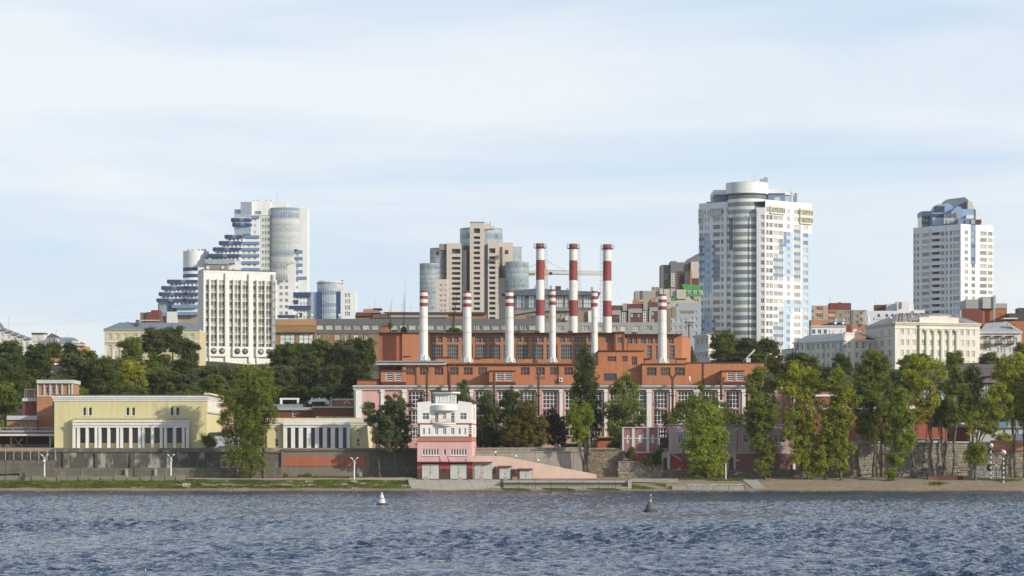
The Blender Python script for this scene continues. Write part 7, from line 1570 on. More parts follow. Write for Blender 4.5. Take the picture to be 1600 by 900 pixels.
simple('orange_grey_block', 'orange brick block with a pale grey top storey at the foot of the right tower', 'building', 1100, 1509.5, 1573.5, 482, 530, M('orange_brick_far', (.40, .14, .06), .85, .06), [(1514, 1516, 492, 500, kd1), (1530, 1532.5, 496, 501, kd1), (1561, 1564, 489.5, 491.5, kd1)], extra=lambda b: [(lambda m: (m.pbox(1509.3, 1536, 468, 481.9, 1099.6, 14, greyl), m.pbox(1536.05, 1573.6, 474, 481.9, 1099.6, 12, greyl), m.pbox(1535.5, 1556, 463.5, 481.9, 1098.6, 13, M('silver_cladding', (.42, .42, .41), .6, .04))))(b.p('grey_storey')), b.p('flue').pbox(1552, 1555, 461.5, 505, 1098, .8, metal_g), b.p('painted_shade_wall').pbox(1509.2, 1535.4, 482, 530, 1099.4, .5, brick_red)])  # darker brick sheet paints shade on the left part of the wall
simple('orange_corner_block', 'orange brick corner block with a black top at the right edge', 'building', 1090, 1569, 1680, 502, 545, M('orange_brick_far', (.40, .14, .06), .85, .06), [(1580, 1586, 507, 514, kd2), (1593, 1597, 514, 520, kd1)], extra=lambda b: (b.p('black_top').pbox(1577, 1680, 489.5, 501.9, 1091, 10, metal_d), b.p('black_top').pbox(1592, 1680, 481, 489.4, 1092, 8, M('dark_plum_cladding', (.07, .05, .06), .6)), b.p('ledge').pbox(1568, 1590, 496.5, 498.5, 1089.4, 6, cream)))
# mansard house among the trees
b = Bld('mansard_house', 'grey mansard-roofed brick house with white windows behind the right-hand trees', 'house', 1515, 800, 22)
kms = K(2, 1, f_white, g_mid, .16); slate = M('brown_slate_roof', (.12, .10, .10), .8, .08)
b.front('wall', 800, 1470, 1600, 598, 680, M('taupe_brick', (.20, .165, .155), .85, .08), [(x, x+7, y, y+6.5, kms) for x in (1535, 1542.5, 1550, 1560, 1572, 1584) for y in (601, 616, 632)], depth=14)
m = b.p('roof'); v = [(X(1448, 798), 798, Z(599, 800)), (X(1600, 798), 798, Z(581, 800)), (X(1600, 806), 806, Z(568, 806)), (X(1500, 806), 806, Z(570, 806)), (X(1466, 806), 806, Z(584, 806))]; m.poly(v, slate); m.poly([(x, y+.2, z-.2) for x, y, z in v][::-1], slate); b.front('left_wall', 797, 1455, 1485, 598, 680, brick_red, [(1473, 1477, 601, 606, kms)], depth=10); m.pbox(1446, 1486, 582, 598, 796.5, 9, slate)
m = MB(); [m.pbox(x, x+4, 580.5, 583, 798, 1.2, wtrim) for x in (1472, 1477, 1483)]; m.build('roof_lights', b.root)
b.p('balcony_band').pbox(1535, 1600, 588, 597.9, 799, 1, MATS['taupe_brick']); b.done()
# ---------------- left skyline
b = Bld('yellow_school', 'three-storey pale yellow building with a blue-grey hipped roof left of the office block', 'building', 235, 905, 34)
ky = K(3, 2, f_white, g_curt, .12, sill=True); Ys = 905.0
xs_ = [167.3, 179, 190.8, 207, 220, 233, 246, 259, 272, 284, 296]
b.front('wall', Ys, 163.3, 312, 515, 585, M('faded_yellow_plaster', (.56, .50, .30), .85, .06, .2, .04, 3, streak=.06), [(x, x+7.2, y, y+h, ky) for x in xs_ for y, h in ((521.6, 8.4), (538.8, 9), (557, 9))], depth=18)
for a, c, y0, y1 in ((162.8, 313, 514, 515.8), (162.8, 313, 533.5, 535)): m = MB(); m.pbox(a, c, y0, y1, Ys-.35, .34, wtrim); m.build('string_course', b.root)
for x in (163.3, 175.6, 187.4, 199.5): m = MB(); m.pbox(x, x+3, 540 if x < 165 else 545, 570, Ys-.2, .19, wtrim); m.build('pilaster', b.root)
m = b.p('roof'); zt = Z(514, Ys); v = [(X(162, Ys-.7), Ys-.7, zt), (X(314, Ys-.7), Ys-.7, zt), (X(300, Ys+9), Ys+9, Z(504.5, Ys+9)), (X(187, Ys+9), Ys+9, Z(503.8, Ys+9))]; rb = M('blue_grey_sheet_roof', (.16, .19, .24), .5, .1, .3, .04, 3); m.poly(v, rb); m.poly([(X(162, Ys+19), Ys+19, zt), v[0], v[3]], rb)
m = MB(); m.pbox(212, 217, 500.3, 507, Ys+5, 2, conc_g); m.pbox(211.5, 217.5, 499.6, 500.28, Ys+4.8, 2.4, conc); m.build('roof_chimney', b.root); m = MB(); m.pbox(210, 214.5, 506, 511, Ys+3, 1.5, metal_d); m.build('dormer', b.root); m = MB(); m.pbox(197, 201.5, 502.4, 504, Ys+9, 1.5, metal_g); m.build('roof_vent', b.root); b.done()
simple('brown_block', 'brown panel block with a red brick end just left of the terraced tower', 'building', 1200, 219, 249, 488.3, 515, M('umber_panel', (.20, .15, .12), .8, .06), [(226, 228.5, 496, 500, kd1)], extra=lambda b: (b.p('brick_end').pbox(229, 249, 487.5, 515, 1199, 10, brick_red), b.p('brick_end').pbox(236, 249, 484.5, 487.4, 1199.2, 9, brick_red), b.p('pale_band').pbox(219, 249.3, 499.8, 501.4, 1198.7, .3, grey_pale)))
b = Bld('orange_white_house', 'orange and white villa with a grey hipped roof among trees on the left skyline', 'house', 100, 858, 33)
b.front('wall', 858, 66, 132, 540, 565, M('apricot_plaster', (.50, .22, .09), .8, .06), [(84, 89, 543.5, 553, ky), (74, 76.5, 543, 548, kcr), (97, 102, 543.5, 553, ky)], depth=12); m = MB(); [m.pbox(a, c, 540, 556, 857.8, .19, wtrim) for a, c in ((77, 80), (92, 94), (106, 112))]; m.build('pilasters', b.root)
b.p('cornice').pbox(65, 133, 537.2, 540, 857.2, 1, wtrim); m = b.p('roof'); v = [(X(64, 857), 857, Z(537.4, 858)), (X(134, 857), 857, Z(537.4, 858)), (X(114, 866), 866, Z(527.3, 866)), (X(70, 866), 866, Z(527.3, 866))]; m.poly(v, roof_grey); m.poly([v[1], (X(134, 875), 875, Z(537.4, 858)), v[2]], roof_grey)
m = MB(); m.pbox(49.5, 69, 521.5, 534, 862, 5, cream); m.pbox(49, 70, 519.8, 521.4, 861.5, 6, roof_dark); m.build('side_wing', b.root); m = MB(); v = [(71, 527.5), (81, 520.5), (96, 527.5)]; m.poly([(X(a, 872), 872, Z(c, 872)) for a, c in v][::-1], M('brown_gable', (.16, .10, .075), .85)); m.build('rear_gable', b.root); m = MB(); m.pbox(87, 91, 530, 534.5, 860, 1.5, wtrim); m.pbox(88, 90, 531, 534, 859.9, .09, metal_d); m.build('dormer', b.root)
m = MB(); m.obox(PT(113, 858), PT(125, 866), Z(550, 858), Z(532.5, 858), 0, 2, cream_w); m.build('bay', b.root); b.done()
b = Bld('stepped_white_house', 'white terraced house stepping down to the right at the left edge', 'house', 20, 900, 34)
for i in range(7):
    x = -20+i*9.6; y = 508.5+i*3.6; b.front('wall', 900+i*.3, x, x+9.6, y, 560, M('cool_plaster', (.60, .60, .56)), [(x+2.5, x+6, y+4.5, y+9.5, kcr), (x+2.5, x+6, y+14, y+19, kcr)], depth=12); b.p('roof').pbox(x-.6, x+10, y-1.8, y-.02, 899.4+i*.3, 13, roof_grey)
v = [(-20, 507), (0, 503), (7, 512), (-20, 512)]; m = MB(); m.poly([(X(a, 905), 905, Z(c, 905)) for a, c in v][::-1], roof_grey); m.build('gable_roof', b.root); b.done()
for px, y0, y1, lb in ((13.8, 494, 514, 'thin television aerial on the far left roof'), (88.5, 515, 530, 'thin aerial behind the grey-roofed villa')):
    m = MB(); m.tube((X(px, 895), 895, Z(y1+6, 895)), (X(px, 895), 895, Z(y0, 895)), .05, .04, metal_g, 4); m.tube((X(px-2, 895), 895, Z(y0+1, 895)), (X(px+2, 895), 895, Z(y0+1, 895)), .03, .03, metal_g, 4); single(m, 'antenna', lb, 'antenna', (X(px, 895), 895, Z(y1+6, 895)))
def cable(label, pts, Y):
    m = MB(); v = []
    for (a, c), (d, e) in zip(pts, pts[1:]):
        for k in range(6): q = k/6; v.append((a+(d-a)*q, c+(e-c)*q+math.sin(q*math.pi)*1.0))
    v.append(pts[-1])
    for (a, c), (d, e) in zip(v, v[1:]): m.tube((X(a, Y), Y, Z(c, Y)), (X(d, Y), Y, Z(e, Y)), .016, .016, metal_g, 3)
    single(m, 'overhead_cable', label, 'cable', (X(pts[0][0], Y), Y, Z(pts[0][1], Y)))
cable('lowest thin overhead cable crossing the sky left of the yellow building', [(-30, 508), (60, 507.5), (215, 494)], 890); cable('middle thin overhead cable rising to the right across the left sky', [(-30, 506), (60, 504), (150, 483), (245, 462)], 895)
t = thing('satellite_dish', 'white satellite dish frames on the roof left of the blue and white block', 'antenna', (X(466, 868), 868, 47))
for px in (466, 487, 530): m = MB(); x = X(px, 868); m.tube((x, 868, Z(499, 868)), (x, 868, Z(494, 868)), .12, .12, metal_w, 5); m.ball((x, 868, Z(492.5, 868)), .42, wtrim, 8); m.build('dish', t)

for i, (a, c, d, f_, w_) in enumerate(((844, 400, 800, 515, 'leftmost'), (896, 400, 868, 520, 'middle'), (896, 400, 925, 520, 'middle, right side'), (949, 400, 985, 521, 'rightmost'))):
    m = MB(); m.tube((X(a, 716), 716, Z(c, 716)), (X(d, 712), 712, Z(f_, 712)), .022, .022, metal_g, 3); single(m, 'guy_wire', f'thin guy wire from the {w_} tall chimney down to the roof', 'cable', (X(d, 712), 712, Z(f_, 712)), 'chimney guy wires')
# ================================================================== trees
LM = dict(
 dark=leafmat('leaf_dark_green', (0.047, 0.073, 0.023), (0.101, 0.135, 0.036), (0.195, 0.221, 0.058)),
 mid=leafmat('leaf_mid_green', (0.079, 0.116, 0.024), (0.171, 0.213, 0.040), (0.305, 0.336, 0.061)),
 bright=leafmat('leaf_bright_green', (0.108, 0.156, 0.024), (0.240, 0.306, 0.042), (0.408, 0.456, 0.066)),
 yellow=leafmat('leaf_yellow_green', (0.116, 0.152, 0.020), (0.268, 0.305, 0.037), (0.500, 0.488, 0.061)),
 olive=leafmat('leaf_olive', (0.061, 0.066, 0.020), (0.143, 0.138, 0.035), (0.275, 0.209, 0.046)),
 grey=leafmat('leaf_grey_green', (0.071, 0.099, 0.046), (0.149, 0.184, 0.075), (0.241, 0.276, 0.106)),
 purple=leafmat('leaf_purple_black', (.014, .013, .013), (.028, .023, .023), (.050, .041, .034)))
def leaves(clumps, n, size, seed, droop=0.0):
    """clumps: (x, y, z, r); n leaves in all, as small kite-shaped faces"""
    rng = np.random.default_rng(seed); C = np.array(clumps, float); w = C[:, 3]**2; w /= w.sum(); k = rng.choice(len(C), n, p=w)
    d = rng.normal(size=(n, 3)); d /= np.linalg.norm(d, axis=1)[:, None]; rr = rng.random(n)**.45
    pos = C[k, :3]+d*(C[k, 3]*rr)[:, None]*np.array((1, 1, .8)); pos[:, 2] -= droop*rng.random(n)*C[k, 3]
    nor = d*.5+rng.normal(size=(n, 3))*.55+np.array((0, 0, .55)); nor /= np.linalg.norm(nor, axis=1)[:, None]
    a = np.cross(nor, rng.normal(size=(n, 3))); a /= np.linalg.norm(a, axis=1)[:, None]; b_ = np.cross(nor, a)
    s = size*(.6+.8*rng.random(n))[:, None]
    v = np.stack([pos-a*s*.5, pos+b_*s*.32+nor*s*.06, pos+a*s*.5, pos-b_*s*.32+nor*s*.06], 1).reshape(-1, 3)
    return v
def leafmesh(name, v, mat):
    n = len(v)//4; me = bpy.data.meshes.new(name); me.vertices.add(len(v)); me.vertices.foreach_set('co', v.ravel().astype(np.float32)); me.loops.add(len(v)); me.loops.foreach_set('vertex_index', np.arange(len(v), dtype=np.int32))
    me.polygons.add(n); me.polygons.foreach_set('loop_start', np.arange(0, len(v), 4, dtype=np.int32)); me.polygons.foreach_set('loop_total', np.full(n, 4, np.int32)); me.update(calc_edges=True); me.materials.append(mat); return me
def clumps_in(lobes, rng, cr):
    out = []
    for (x, y, z, rx, ry, rz) in lobes:
        n = max(5, int((rx*ry*rz)**(2/3)/(cr*cr)*5))
        for i in range(n):
            d = np.array([rng.gauss(0, 1) for _ in range(3)]); d /= np.linalg.norm(d); r = rng.uniform(.1, 1)**.5*rng.uniform(.82, 1.05)
            out.append((x+d[0]*rx*r, y+d[1]*ry*r, z+d[2]*rz*r, cr*rng.uniform(.55, 1.25)))
    return out
def limb(mb, p, q, r0, r1, mat, rng, n=5):
    p = np.array(p, float); q = np.array(q, float); L = np.linalg.norm(q-p); prev = p; pr = r0
    for i in range(1, n+1):
        t = i/n; c = p+(q-p)*t+np.array([rng.uniform(-1, 1), rng.uniform(-1, 1), rng.uniform(-.4, .4)])*L*.017*(0 if i == n else 1); r = r0+(r1-r0)*t
        mb.tube(prev, c, pr, r, mat, 7); prev = c; pr = r
def ftree(label, Y, bases, lobes, col='bright', tr=.35, dens=1.0, leaf=.40, seed=0, name='tree', group=None, bk=None, cr=.7, twigs=(), zbase=None, kind='tree', shaft=None, limbs=True):
    """bases: [(px, top px, top py)] trunks; lobes: [(px, py, rx, ry[, dY])] in photo px"""
    rng = random.Random(seed+11); s = Y/F; bk = bk or bark; z0 = ground(Y) if zbase is None else zbase; bx = X(bases[0][0], Y)
    t = thing(name, label, kind, (bx, Y, z0), group); LL = []
    for l in lobes:
        px, py, rx, ry = l[:4]; dy = l[4] if len(l) > 4 else rng.uniform(-.5, .5)*rx*s*1.0
        LL.append((X(px, Y), Y+dy, Z(py, Y), rx*s*1.12, max(rx*s*1.05, 1.0), ry*s*1.1))
    m = MB()
    for i, bb in enumerate(bases):
        dy = rng.uniform(-.3, .3) if i else 0; tx, tz = X(bb[1], Y), Z(bb[2], Y); x0 = X(bb[0], Y); r = tr*(bb[3] if len(bb) > 3 else 1)
        zb = ground(Y+dy)-.3 if zbase is None else z0-.5
        limb(m, (x0, Y+dy, zb), (tx, Y+dy, tz), r, r*.35, bk, rng, 8)
        for k in range(5): a = k*1.257; m.tube((x0+math.cos(a)*r*1.5, Y+dy+math.sin(a)*r*1.5, zb+.15), (x0, Y+dy, zb+1.1), r*.3, r*.5, bk, 5)
    m.build('trunk', t)
    if limbs:
        m = MB()
        for (x, y, z, rx, ry, rz) in LL:
            bb = min(bases, key=lambda b_: abs(X(b_[1], Y)-x)); f = rng.uniform(.25, .65); zs = z0+(Z(bb[2], Y)-z0)*f; zs = min(zs, z-rz*.2); zs = max(zs, z0+1)
            q = (zs-z0)/max(.1, (Z(bb[2], Y)-z0)); q = min(1, q); xs_ = X(bb[0], Y)+(X(bb[1], Y)-X(bb[0], Y))*q
            limb(m, (xs_, Y, zs), (x, y, z+rz*.3), tr*.38, .05, bk, rng, 5)
            for k in range(4): limb(m, (x, y, z-rz*.2), (x+rng.uniform(-.8, .8)*rx, y+rng.uniform(-.6, .6)*ry, z+rng.uniform(-.2, .85)*rz), .09, .025, bk, rng, 3)
        m.build('limbs', t)
    if twigs:
        m = MB()
        for (a, c, d, e) in twigs:
            limb(m, (X(a, Y), Y, Z(c, Y)), (X(d, Y), Y+rng.uniform(-1, 1), Z(e, Y)), .09, .02, M('dead_wood', (.24, .20, .16), .9), rng, 4)
            for k in range(5): q = rng.uniform(.35, .95); x, z = a+(d-a)*q, c+(e-c)*q; limb(m, (X(x, Y), Y, Z(z, Y)), (X(x+rng.uniform(-7, 7), Y), Y, Z(z-rng.uniform(4, 11), Y)), .035, .012, MATS['dead_wood'], rng, 2)
        m.build('bare_twigs', t)
    C = clumps_in(LL, rng, cr); area = sum((l[3]*l[5]) for l in LL); n = int(min(34000, area*400*dens*(.34/leaf)**2))
    v = leaves(C, n, leaf, seed, .3)-np.array((bx, Y, z0)); o = bpy.data.objects.new('crown', leafmesh('crown', v, LM[col])); sc.collection.objects.link(o); o.parent = t
    return t
Yt1 = Yg(747)
ftree('big leafy willow-like tree with bare twigs at its top between the yellow buildings', 613, [(393, 385, 590), (412, 410, 600), (372, 368, 610, .7)], [(384, 586, 14, 16), (404, 590, 14, 18), (388, 604, 24, 28), (362, 625, 19, 28), (410, 618, 22, 30), (380, 650, 32, 28), (412, 655, 22, 24), (358, 680, 18, 20), (392, 690, 28, 28), (372, 712, 20, 18), (400, 722, 17, 18), (352, 650, 12, 16), (425, 640, 12, 14), (386, 738, 14, 8), (420, 590, 12, 14)], 'mid', .42, 1.25, .33, 1,
      twigs=[(372, 610, 356, 566), (376, 610, 370, 572), (384, 606, 381, 566), (400, 606, 398, 570), (404, 606, 416, 574), (410, 610, 426, 584), (365, 615, 348, 590)])
ftree('leafy tree with a yellowish top left of the white and pink house', 616, [(619, 616, 630), (640, 636, 690, .5)], [(614, 633, 18, 20), (630, 645, 12, 22), (602, 650, 14, 18), (618, 665, 22, 22), (606, 685, 18, 18), (630, 685, 14, 18)], 'grey', .26, 1.3, .30, 2)
ftree('thin grey-green tree leaning left beside the yellow pavilion', 617, [(594, 585, 650)], [(577, 640, 10, 12), (586, 655, 13, 16), (592, 676, 12, 16), (576, 655, 6, 9)], 'grey', .16, 1.1, .28, 3)
ftree('slender light tree rising behind the glazed lookout', 640, [(724, 724, 600)], [(724, 604, 9, 13), (718, 622, 12, 14), (731, 632, 10, 14), (712, 640, 8, 12), (728, 650, 10, 10)], 'grey', .16, 1.0, .28, 4, zbase=9.3)
zb = 9.2
ftree('dark green rounded tree directly right of the white and pink house', 640, [(758, 758, 650)], [(757, 632, 13, 16), (765, 655, 19, 22), (755, 680, 18, 18), (772, 684, 16, 16)], 'dark', .3, 1.5, .32, 5, zbase=zb)
ftree('tall dark tree behind the rounded olive ones, second from the house', 648, [(800, 800, 630)], [(801, 618, 13, 14), (797, 640, 19, 20), (806, 660, 20, 20), (798, 685, 22, 18)], 'dark', .3, 1.5, .32, 6, zbase=zb)
ftree('olive tinged rounded tree with brownish leaves above the pale wall', 636, [(826, 826, 660)], [(826, 640, 14, 16), (818, 662, 19, 22), (836, 664, 18, 22), (822, 684, 24, 16), (842, 684, 15, 14)], 'olive', .3, 1.6, .30, 7, zbase=zb)
ftree('olive-green tree just left of the brownish one, its crown lower', 634, [(800, 800, 670)], [(800, 662, 13, 14), (796, 680, 16, 16), (808, 684, 14, 14)], 'olive', .25, 1.3, .30, 8, zbase=zb)
ftree('nearly black purple-leaved tree left of the poplar', 638, [(868, 868, 660)], [(860, 655, 13, 16), (874, 660, 12, 16), (866, 678, 18, 18), (880, 680, 8, 12)], 'purple', .28, 1.4, .30, 9, zbase=zb)
ftree('tall dark columnar poplar in front of the power plant', 645, [(914, 914, 560)], [(916, 546, 6, 14), (910, 562, 10, 18), (922, 568, 9, 20), (908, 585, 14, 22), (922, 595, 13, 24), (912, 615, 19, 26), (900, 622, 10, 22), (926, 630, 12, 24), (914, 650, 22, 26), (914, 678, 20, 20), (933, 655, 10, 20)], 'dark', .4, 1.6, .30, 10, zbase=zb, cr=.7, name='poplar_tree')
ftree('light green young tree with a cut trunk in front of the dark poplar', 617.5, [(917, 914, 660), (912, 903, 660, .7)], [(898, 634, 8, 14), (914, 640, 9, 16), (896, 655, 13, 16), (912, 662, 13, 18), (904, 678, 14, 14), (922, 655, 6, 14)], 'bright', .42, 1.2, .28, 11, cr=.6)
ftree('airy drooping birch with gaps in its crown right of the poplar', 642, [(978, 977, 590), (985, 985, 620, .6)], [(977, 590, 11, 10), (968, 605, 16, 14), (987, 610, 15, 16), (975, 630, 25, 16), (965, 650, 18, 18), (990, 650, 17, 20), (976, 672, 26, 16), (956, 665, 10, 14), (948, 640, 7, 12)], 'mid', .2, .95, .30, 12, zbase=zb, name='birch_tree', bk=M('birch_bark', (.45, .44, .41), .8, .2, 2, .15, 6))
ftree('low dark shrubby tree between the birch and the mauve building', 640, [(962, 962, 690)], [(965, 690, 10, 12), (958, 696, 8, 8)], 'dark', .15, 1.2, .28, 13, zbase=zb)
ftree('big bright green rounded tree hiding the left end of the lilac house', 614, [(1103, 1103, 655), (1098, 1090, 680, .6)], [(1103, 640, 13, 14), (1090, 660, 20, 22), (1115, 660, 20, 24), (1102, 685, 30, 26), (1082, 700, 16, 22), (1125, 700, 16, 24), (1102, 715, 32, 22), (1088, 732, 16, 12), (1118, 734, 16, 12), (1130, 680, 10, 16)], 'bright', .42, 1.25, .32, 14)
ftree('loose grey-green crown behind and left of the big bright green tree', 633, [(1075, 1085, 625)], [(1098, 605, 6, 8), (1086, 622, 12, 14), (1095, 636, 16, 14), (1068, 640, 18, 16), (1055, 655, 14, 12), (1110, 630, 14, 14), (1130, 645, 14, 16), (1125, 662, 18, 14), (1146, 655, 14, 12)], 'mid', .25, 1.0, .30, 15, zbase=zb)
ftree('tall narrow tree whose crown hangs low over a single short trunk', 613, [(1195, 1188, 600)], [(1186, 582, 13, 12), (1178, 600, 14, 16), (1198, 605, 16, 18), (1184, 630, 20, 20), (1205, 640, 14, 20), (1176, 650, 14, 16), (1192, 665, 16, 20), (1186, 690, 16, 16), (1200, 705, 16, 20), (1192, 728, 14, 14), (1172, 672, 8, 12)], 'mid', .36, 1.2, .32, 16)
ftree('yellow-topped spreading tree with dense low foliage on twin trunks', 612, [(1254, 1245, 610), (1262, 1268, 620)], [(1222, 590, 13, 12), (1238, 582, 14, 12), (1258, 590, 16, 16), (1276, 598, 12, 16), (1232, 610, 16, 14), (1256, 618, 20, 18), (1242, 645, 18, 20), (1264, 655, 18, 22), (1236, 675, 15, 18), (1256, 690, 20, 24), (1248, 715, 16, 18), (1266, 735, 9, 14), (1280, 640, 8, 18), (1276, 712, 9, 12)], 'yellow', .40, 1.2, .32, 17)
ftree('yellow-green tree on a single dark trunk, second from the twin-trunked one', 611.5, [(1289, 1300, 640)], [(1300, 640, 15, 20), (1296, 665, 16, 20), (1290, 690, 18, 22), (1286, 715, 16, 18), (1282, 735, 9, 10), (1304, 700, 12, 16)], 'yellow', .3, 1.1, .32, 18, bk=bark_d)
ftree('slender yellow-green tree with a jagged outline and drooping base', 610.5, [(1314, 1312, 600)], [(1309, 585, 10, 14), (1302, 602, 11, 14), (1318, 610, 14, 16), (1332, 625, 12, 10), (1310, 632, 15, 18), (1322, 655, 13, 18), (1312, 680, 14, 20), (1322, 705, 14, 18), (1314, 730, 12, 15)], 'yellow', .28, 1.1, .32, 19)
ftree('very tall mid-green tree in front of the cream corner block', 617, [(1365, 1362, 590), (1378, 1380, 600), (1382, 1372, 640, .7)], [(1362, 560, 16, 16), (1380, 568, 12, 14), (1350, 582, 16, 16), (1372, 590, 20, 18), (1342, 605, 12, 14), (1360, 615, 22, 20), (1388, 612, 14, 18), (1352, 640, 20, 20), (1378, 645, 20, 20), (1362, 670, 20, 18), (1388, 678, 14, 16), (1346, 665, 12, 14)], 'mid', .36, 1.2, .34, 20)
ftree('bright tree with a flared stump-like base at the water side', 609.5, [(1396, 1404, 640)], [(1408, 620, 16, 16), (1396, 640, 16, 18), (1414, 650, 18, 20), (1398, 672, 16, 18), (1410, 695, 16, 20), (1400, 718, 14, 16), (1392, 738, 9, 10), (1424, 680, 10, 14)], 'bright', .34, 1.1, .32, 21)
ftree('airy yellow-green tree with wide upper branches in front of the weathered block', 616, [(1424, 1440, 600), (1430, 1420, 610), (1458, 1448, 600)], [(1432, 562, 12, 10), (1448, 575, 14, 12), (1462, 568, 12, 8), (1424, 590, 13, 14), (1445, 600, 18, 16), (1468, 585, 11, 9), (1430, 620, 16, 16), (1456, 625, 14, 14), (1440, 645, 18, 14), (1414, 578, 8, 12)], 'yellow', .24, .95, .33, 22)
ftree('dark narrow tree behind the airy yellow-green one', 619, [(1474, 1468, 610), (1440, 1450, 640, .6)], [(1460, 622, 11, 16), (1470, 640, 12, 16), (1460, 655, 12, 14), (1480, 655, 9, 12)], 'dark', .24, 1.1, .32, 23)
ftree('thin-trunked tree with a round mid-green crown right of the dark narrow one', 619.5, [(1476, 1480, 650, .7), (1487, 1494, 600)], [(1490, 580, 12, 12), (1504, 590, 14, 14), (1488, 605, 17, 16), (1508, 615, 15, 14), (1482, 632, 13, 14), (1500, 640, 17, 14), (1488, 655, 14, 10)], 'mid', .26, 1.05, .32, 24)
ftree('dark leafy tree between the round crown and the yellow one by the sign', 620, [(1520, 1520, 610)], [(1518, 582, 12, 12), (1528, 600, 13, 14), (1516, 620, 12, 14), (1530, 630, 12, 12)], 'dark', .2, 1.0, .32, 25)
ftree('yellow-green tree with a pale cut trunk left of the anchor signs', 609.8, [(1524, 1530, 620), (1520, 1519, 660, .6)], [(1560, 606, 12, 12), (1548, 622, 14, 14), (1572, 622, 11, 6), (1536, 640, 15, 14), (1556, 645, 13, 13), (1524, 655, 13, 14), (1546, 668, 16, 12), (1568, 682, 12, 7), (1518, 668, 9, 12), (1530, 700, 12, 8), (1516, 710, 12, 11), (1530, 716, 13, 10)], 'yellow', .32, 1.05, .32, 26)
ftree('tall yellowing tree with a straight dark trunk near the right edge', 619, [(1587, 1580, 590), (1600, 1600, 620, .7)], [(1570, 568, 13, 12), (1588, 562, 12, 14), (1562, 582, 12, 14), (1582, 588, 18, 16), (1600, 580, 14, 18), (1574, 612, 16, 16), (1596, 620, 18, 18), (1586, 648, 16, 16), (1604, 655, 14, 16)], 'yellow', .3, 1.1, .34, 27)
for i, (px, Y, lo, col, lb) in enumerate([(1640, 615, [(1640, 590, 26, 26), (1630, 630, 24, 26), (1655, 640, 26, 28)], 'mid', 'mid-green tree standing just beyond the right edge of the picture')]):
    ftree(lb, Y, [(px, px, 610)], lo, col, .35, 1, .34, 60+i)
ftree('small feathery bush on the wall left of the big twig-topped tree', 623, [(326, 326, 690)], [(322, 686, 9, 9), (331, 690, 7, 8), (328, 696, 8, 6)], 'grey', .06, 1.2, .26, 31, zbase=9.2, name='bush', kind='bush')
ftree('dark creeper bush over the top of the grey stone wall, right one', 617.5, [(1018, 1018, 712)], [(1012, 717, 8, 7), (1022, 717, 9, 8), (1028, 712, 5, 8), (1031, 700, 4, 8)], 'dark', .05, 1.6, .24, 32, zbase=5.6, name='bush', kind='bush', limbs=False)
ftree('dark creeper bush hanging over the brown wall, left one', 618.5, [(987, 987, 705)], [(987, 702, 5, 10), (984, 710, 5, 6)], 'dark', .05, 1.6, .24, 33, zbase=5.6, name='bush', kind='bush', limbs=False)
ftree('reddish-brown leafed small tree beside the lilac house roof', 640, [(1042, 1042, 660)], [(1041, 655, 7, 9), (1045, 668, 6, 7)], 'olive', .08, 1, .26, 34, zbase=9.3)
ftree('weedy shrub at the foot of the red-banded wall', 618.5, [(476, 476, 740)], [(470, 745, 7, 3), (482, 744, 8, 4), (446, 744, 4, 5)], 'mid', .03, 1.4, .22, 35, name='bush', kind='bush', limbs=False)
t = thing('dead_trunk', 'bare pale cut-off trunk standing before the brown stone wall', 'tree trunk', (X(920, 617), 617, 2.7)); m = MB(); rg = random.Random(2); limb(m, (X(919, 617), 617, 2.4), (X(920.5, 617), 617, Z(674, 617)), .55, .3, bark, rg, 6); limb(m, (X(915, 617.3), 617.3, 2.4), (X(915, 617.3), 617.3, Z(690, 617)), .5, .3, bark, rg, 5); m.build('trunk', t)
# ---- hillside and distant trees share a few crowns
SH = []
def shared():
    for k in range(7):
        rng = random.Random(100+k); lobes = []
        for i in range(13):
            a = i*2.4+rng.uniform(-.4, .4); z = -.85+1.65*i/12+rng.uniform(-.1, .1); w_ = math.sqrt(max(.12, 1-max(z, -.35)**2)); r = rng.uniform(.45, .72)
            lobes.append((math.cos(a)*r*w_*4, math.sin(a)*r*w_*4, z*4.4, rng.uniform(1.5, 2.3), rng.uniform(1.5, 2.3), rng.uniform(1.3, 2.0)))
        lobes.append((0, 0, -.5, 2.8, 2.8, 4.0))
        C = clumps_in(lobes, rng, .8); v = leaves(C, 15000, .45, 200+k, .3); SH.append(leafmesh('hill_crown', v, LM['mid']))
    m = MB(); rg = random.Random(8); limb(m, (0, 0, -6.5), (.1, 0, 2.5), .3, .1, bark_d, rg, 6)
    for i in range(8): a = i*.8; limb(m, (0, 0, -2+i*.4), (math.cos(a)*3, math.sin(a)*3, 1+i*.4), .12, .03, bark_d, rg, 3)
    SH.append(m.data('hill_trunk'))
shared()
rgh = random.Random(21); cnt = {}
def htree(px, py, Y, rx, ry, col, label, group='trees on the wooded hillside'):
    """px, py: crown centre in the photo; rx, ry its half size in px"""
    s = Y/F; x, z = X(px, Y), Z(py, Y); t = thing('hillside_tree', label, 'tree', (x, Y, terrain(x, Y)), group); h = z-terrain(x, Y)
    o = bpy.data.objects.new('crown', SH[rgh.randrange(7)]); sc.collection.objects.link(o); o.parent = t; o.location = (0, 0, h); o.scale = (rx*s/4.1, rx*s/4.1, ry*s/4.7); o.rotation_euler = (0, 0, rgh.uniform(0, 6.28))
    o.material_slots[0].link = 'OBJECT'; o.material_slots[0].material = LM[col]
    k = bpy.data.objects.new('trunk', SH[7]); sc.collection.objects.link(k); k.parent = t; k.location = (0, 0, h); k.scale = (rx*s/4.6, rx*s/4.6, max(ry*s/5.6, h/6.3)); k.rotation_euler = (0, 0, rgh.uniform(0, 6.28)); return t
    return t
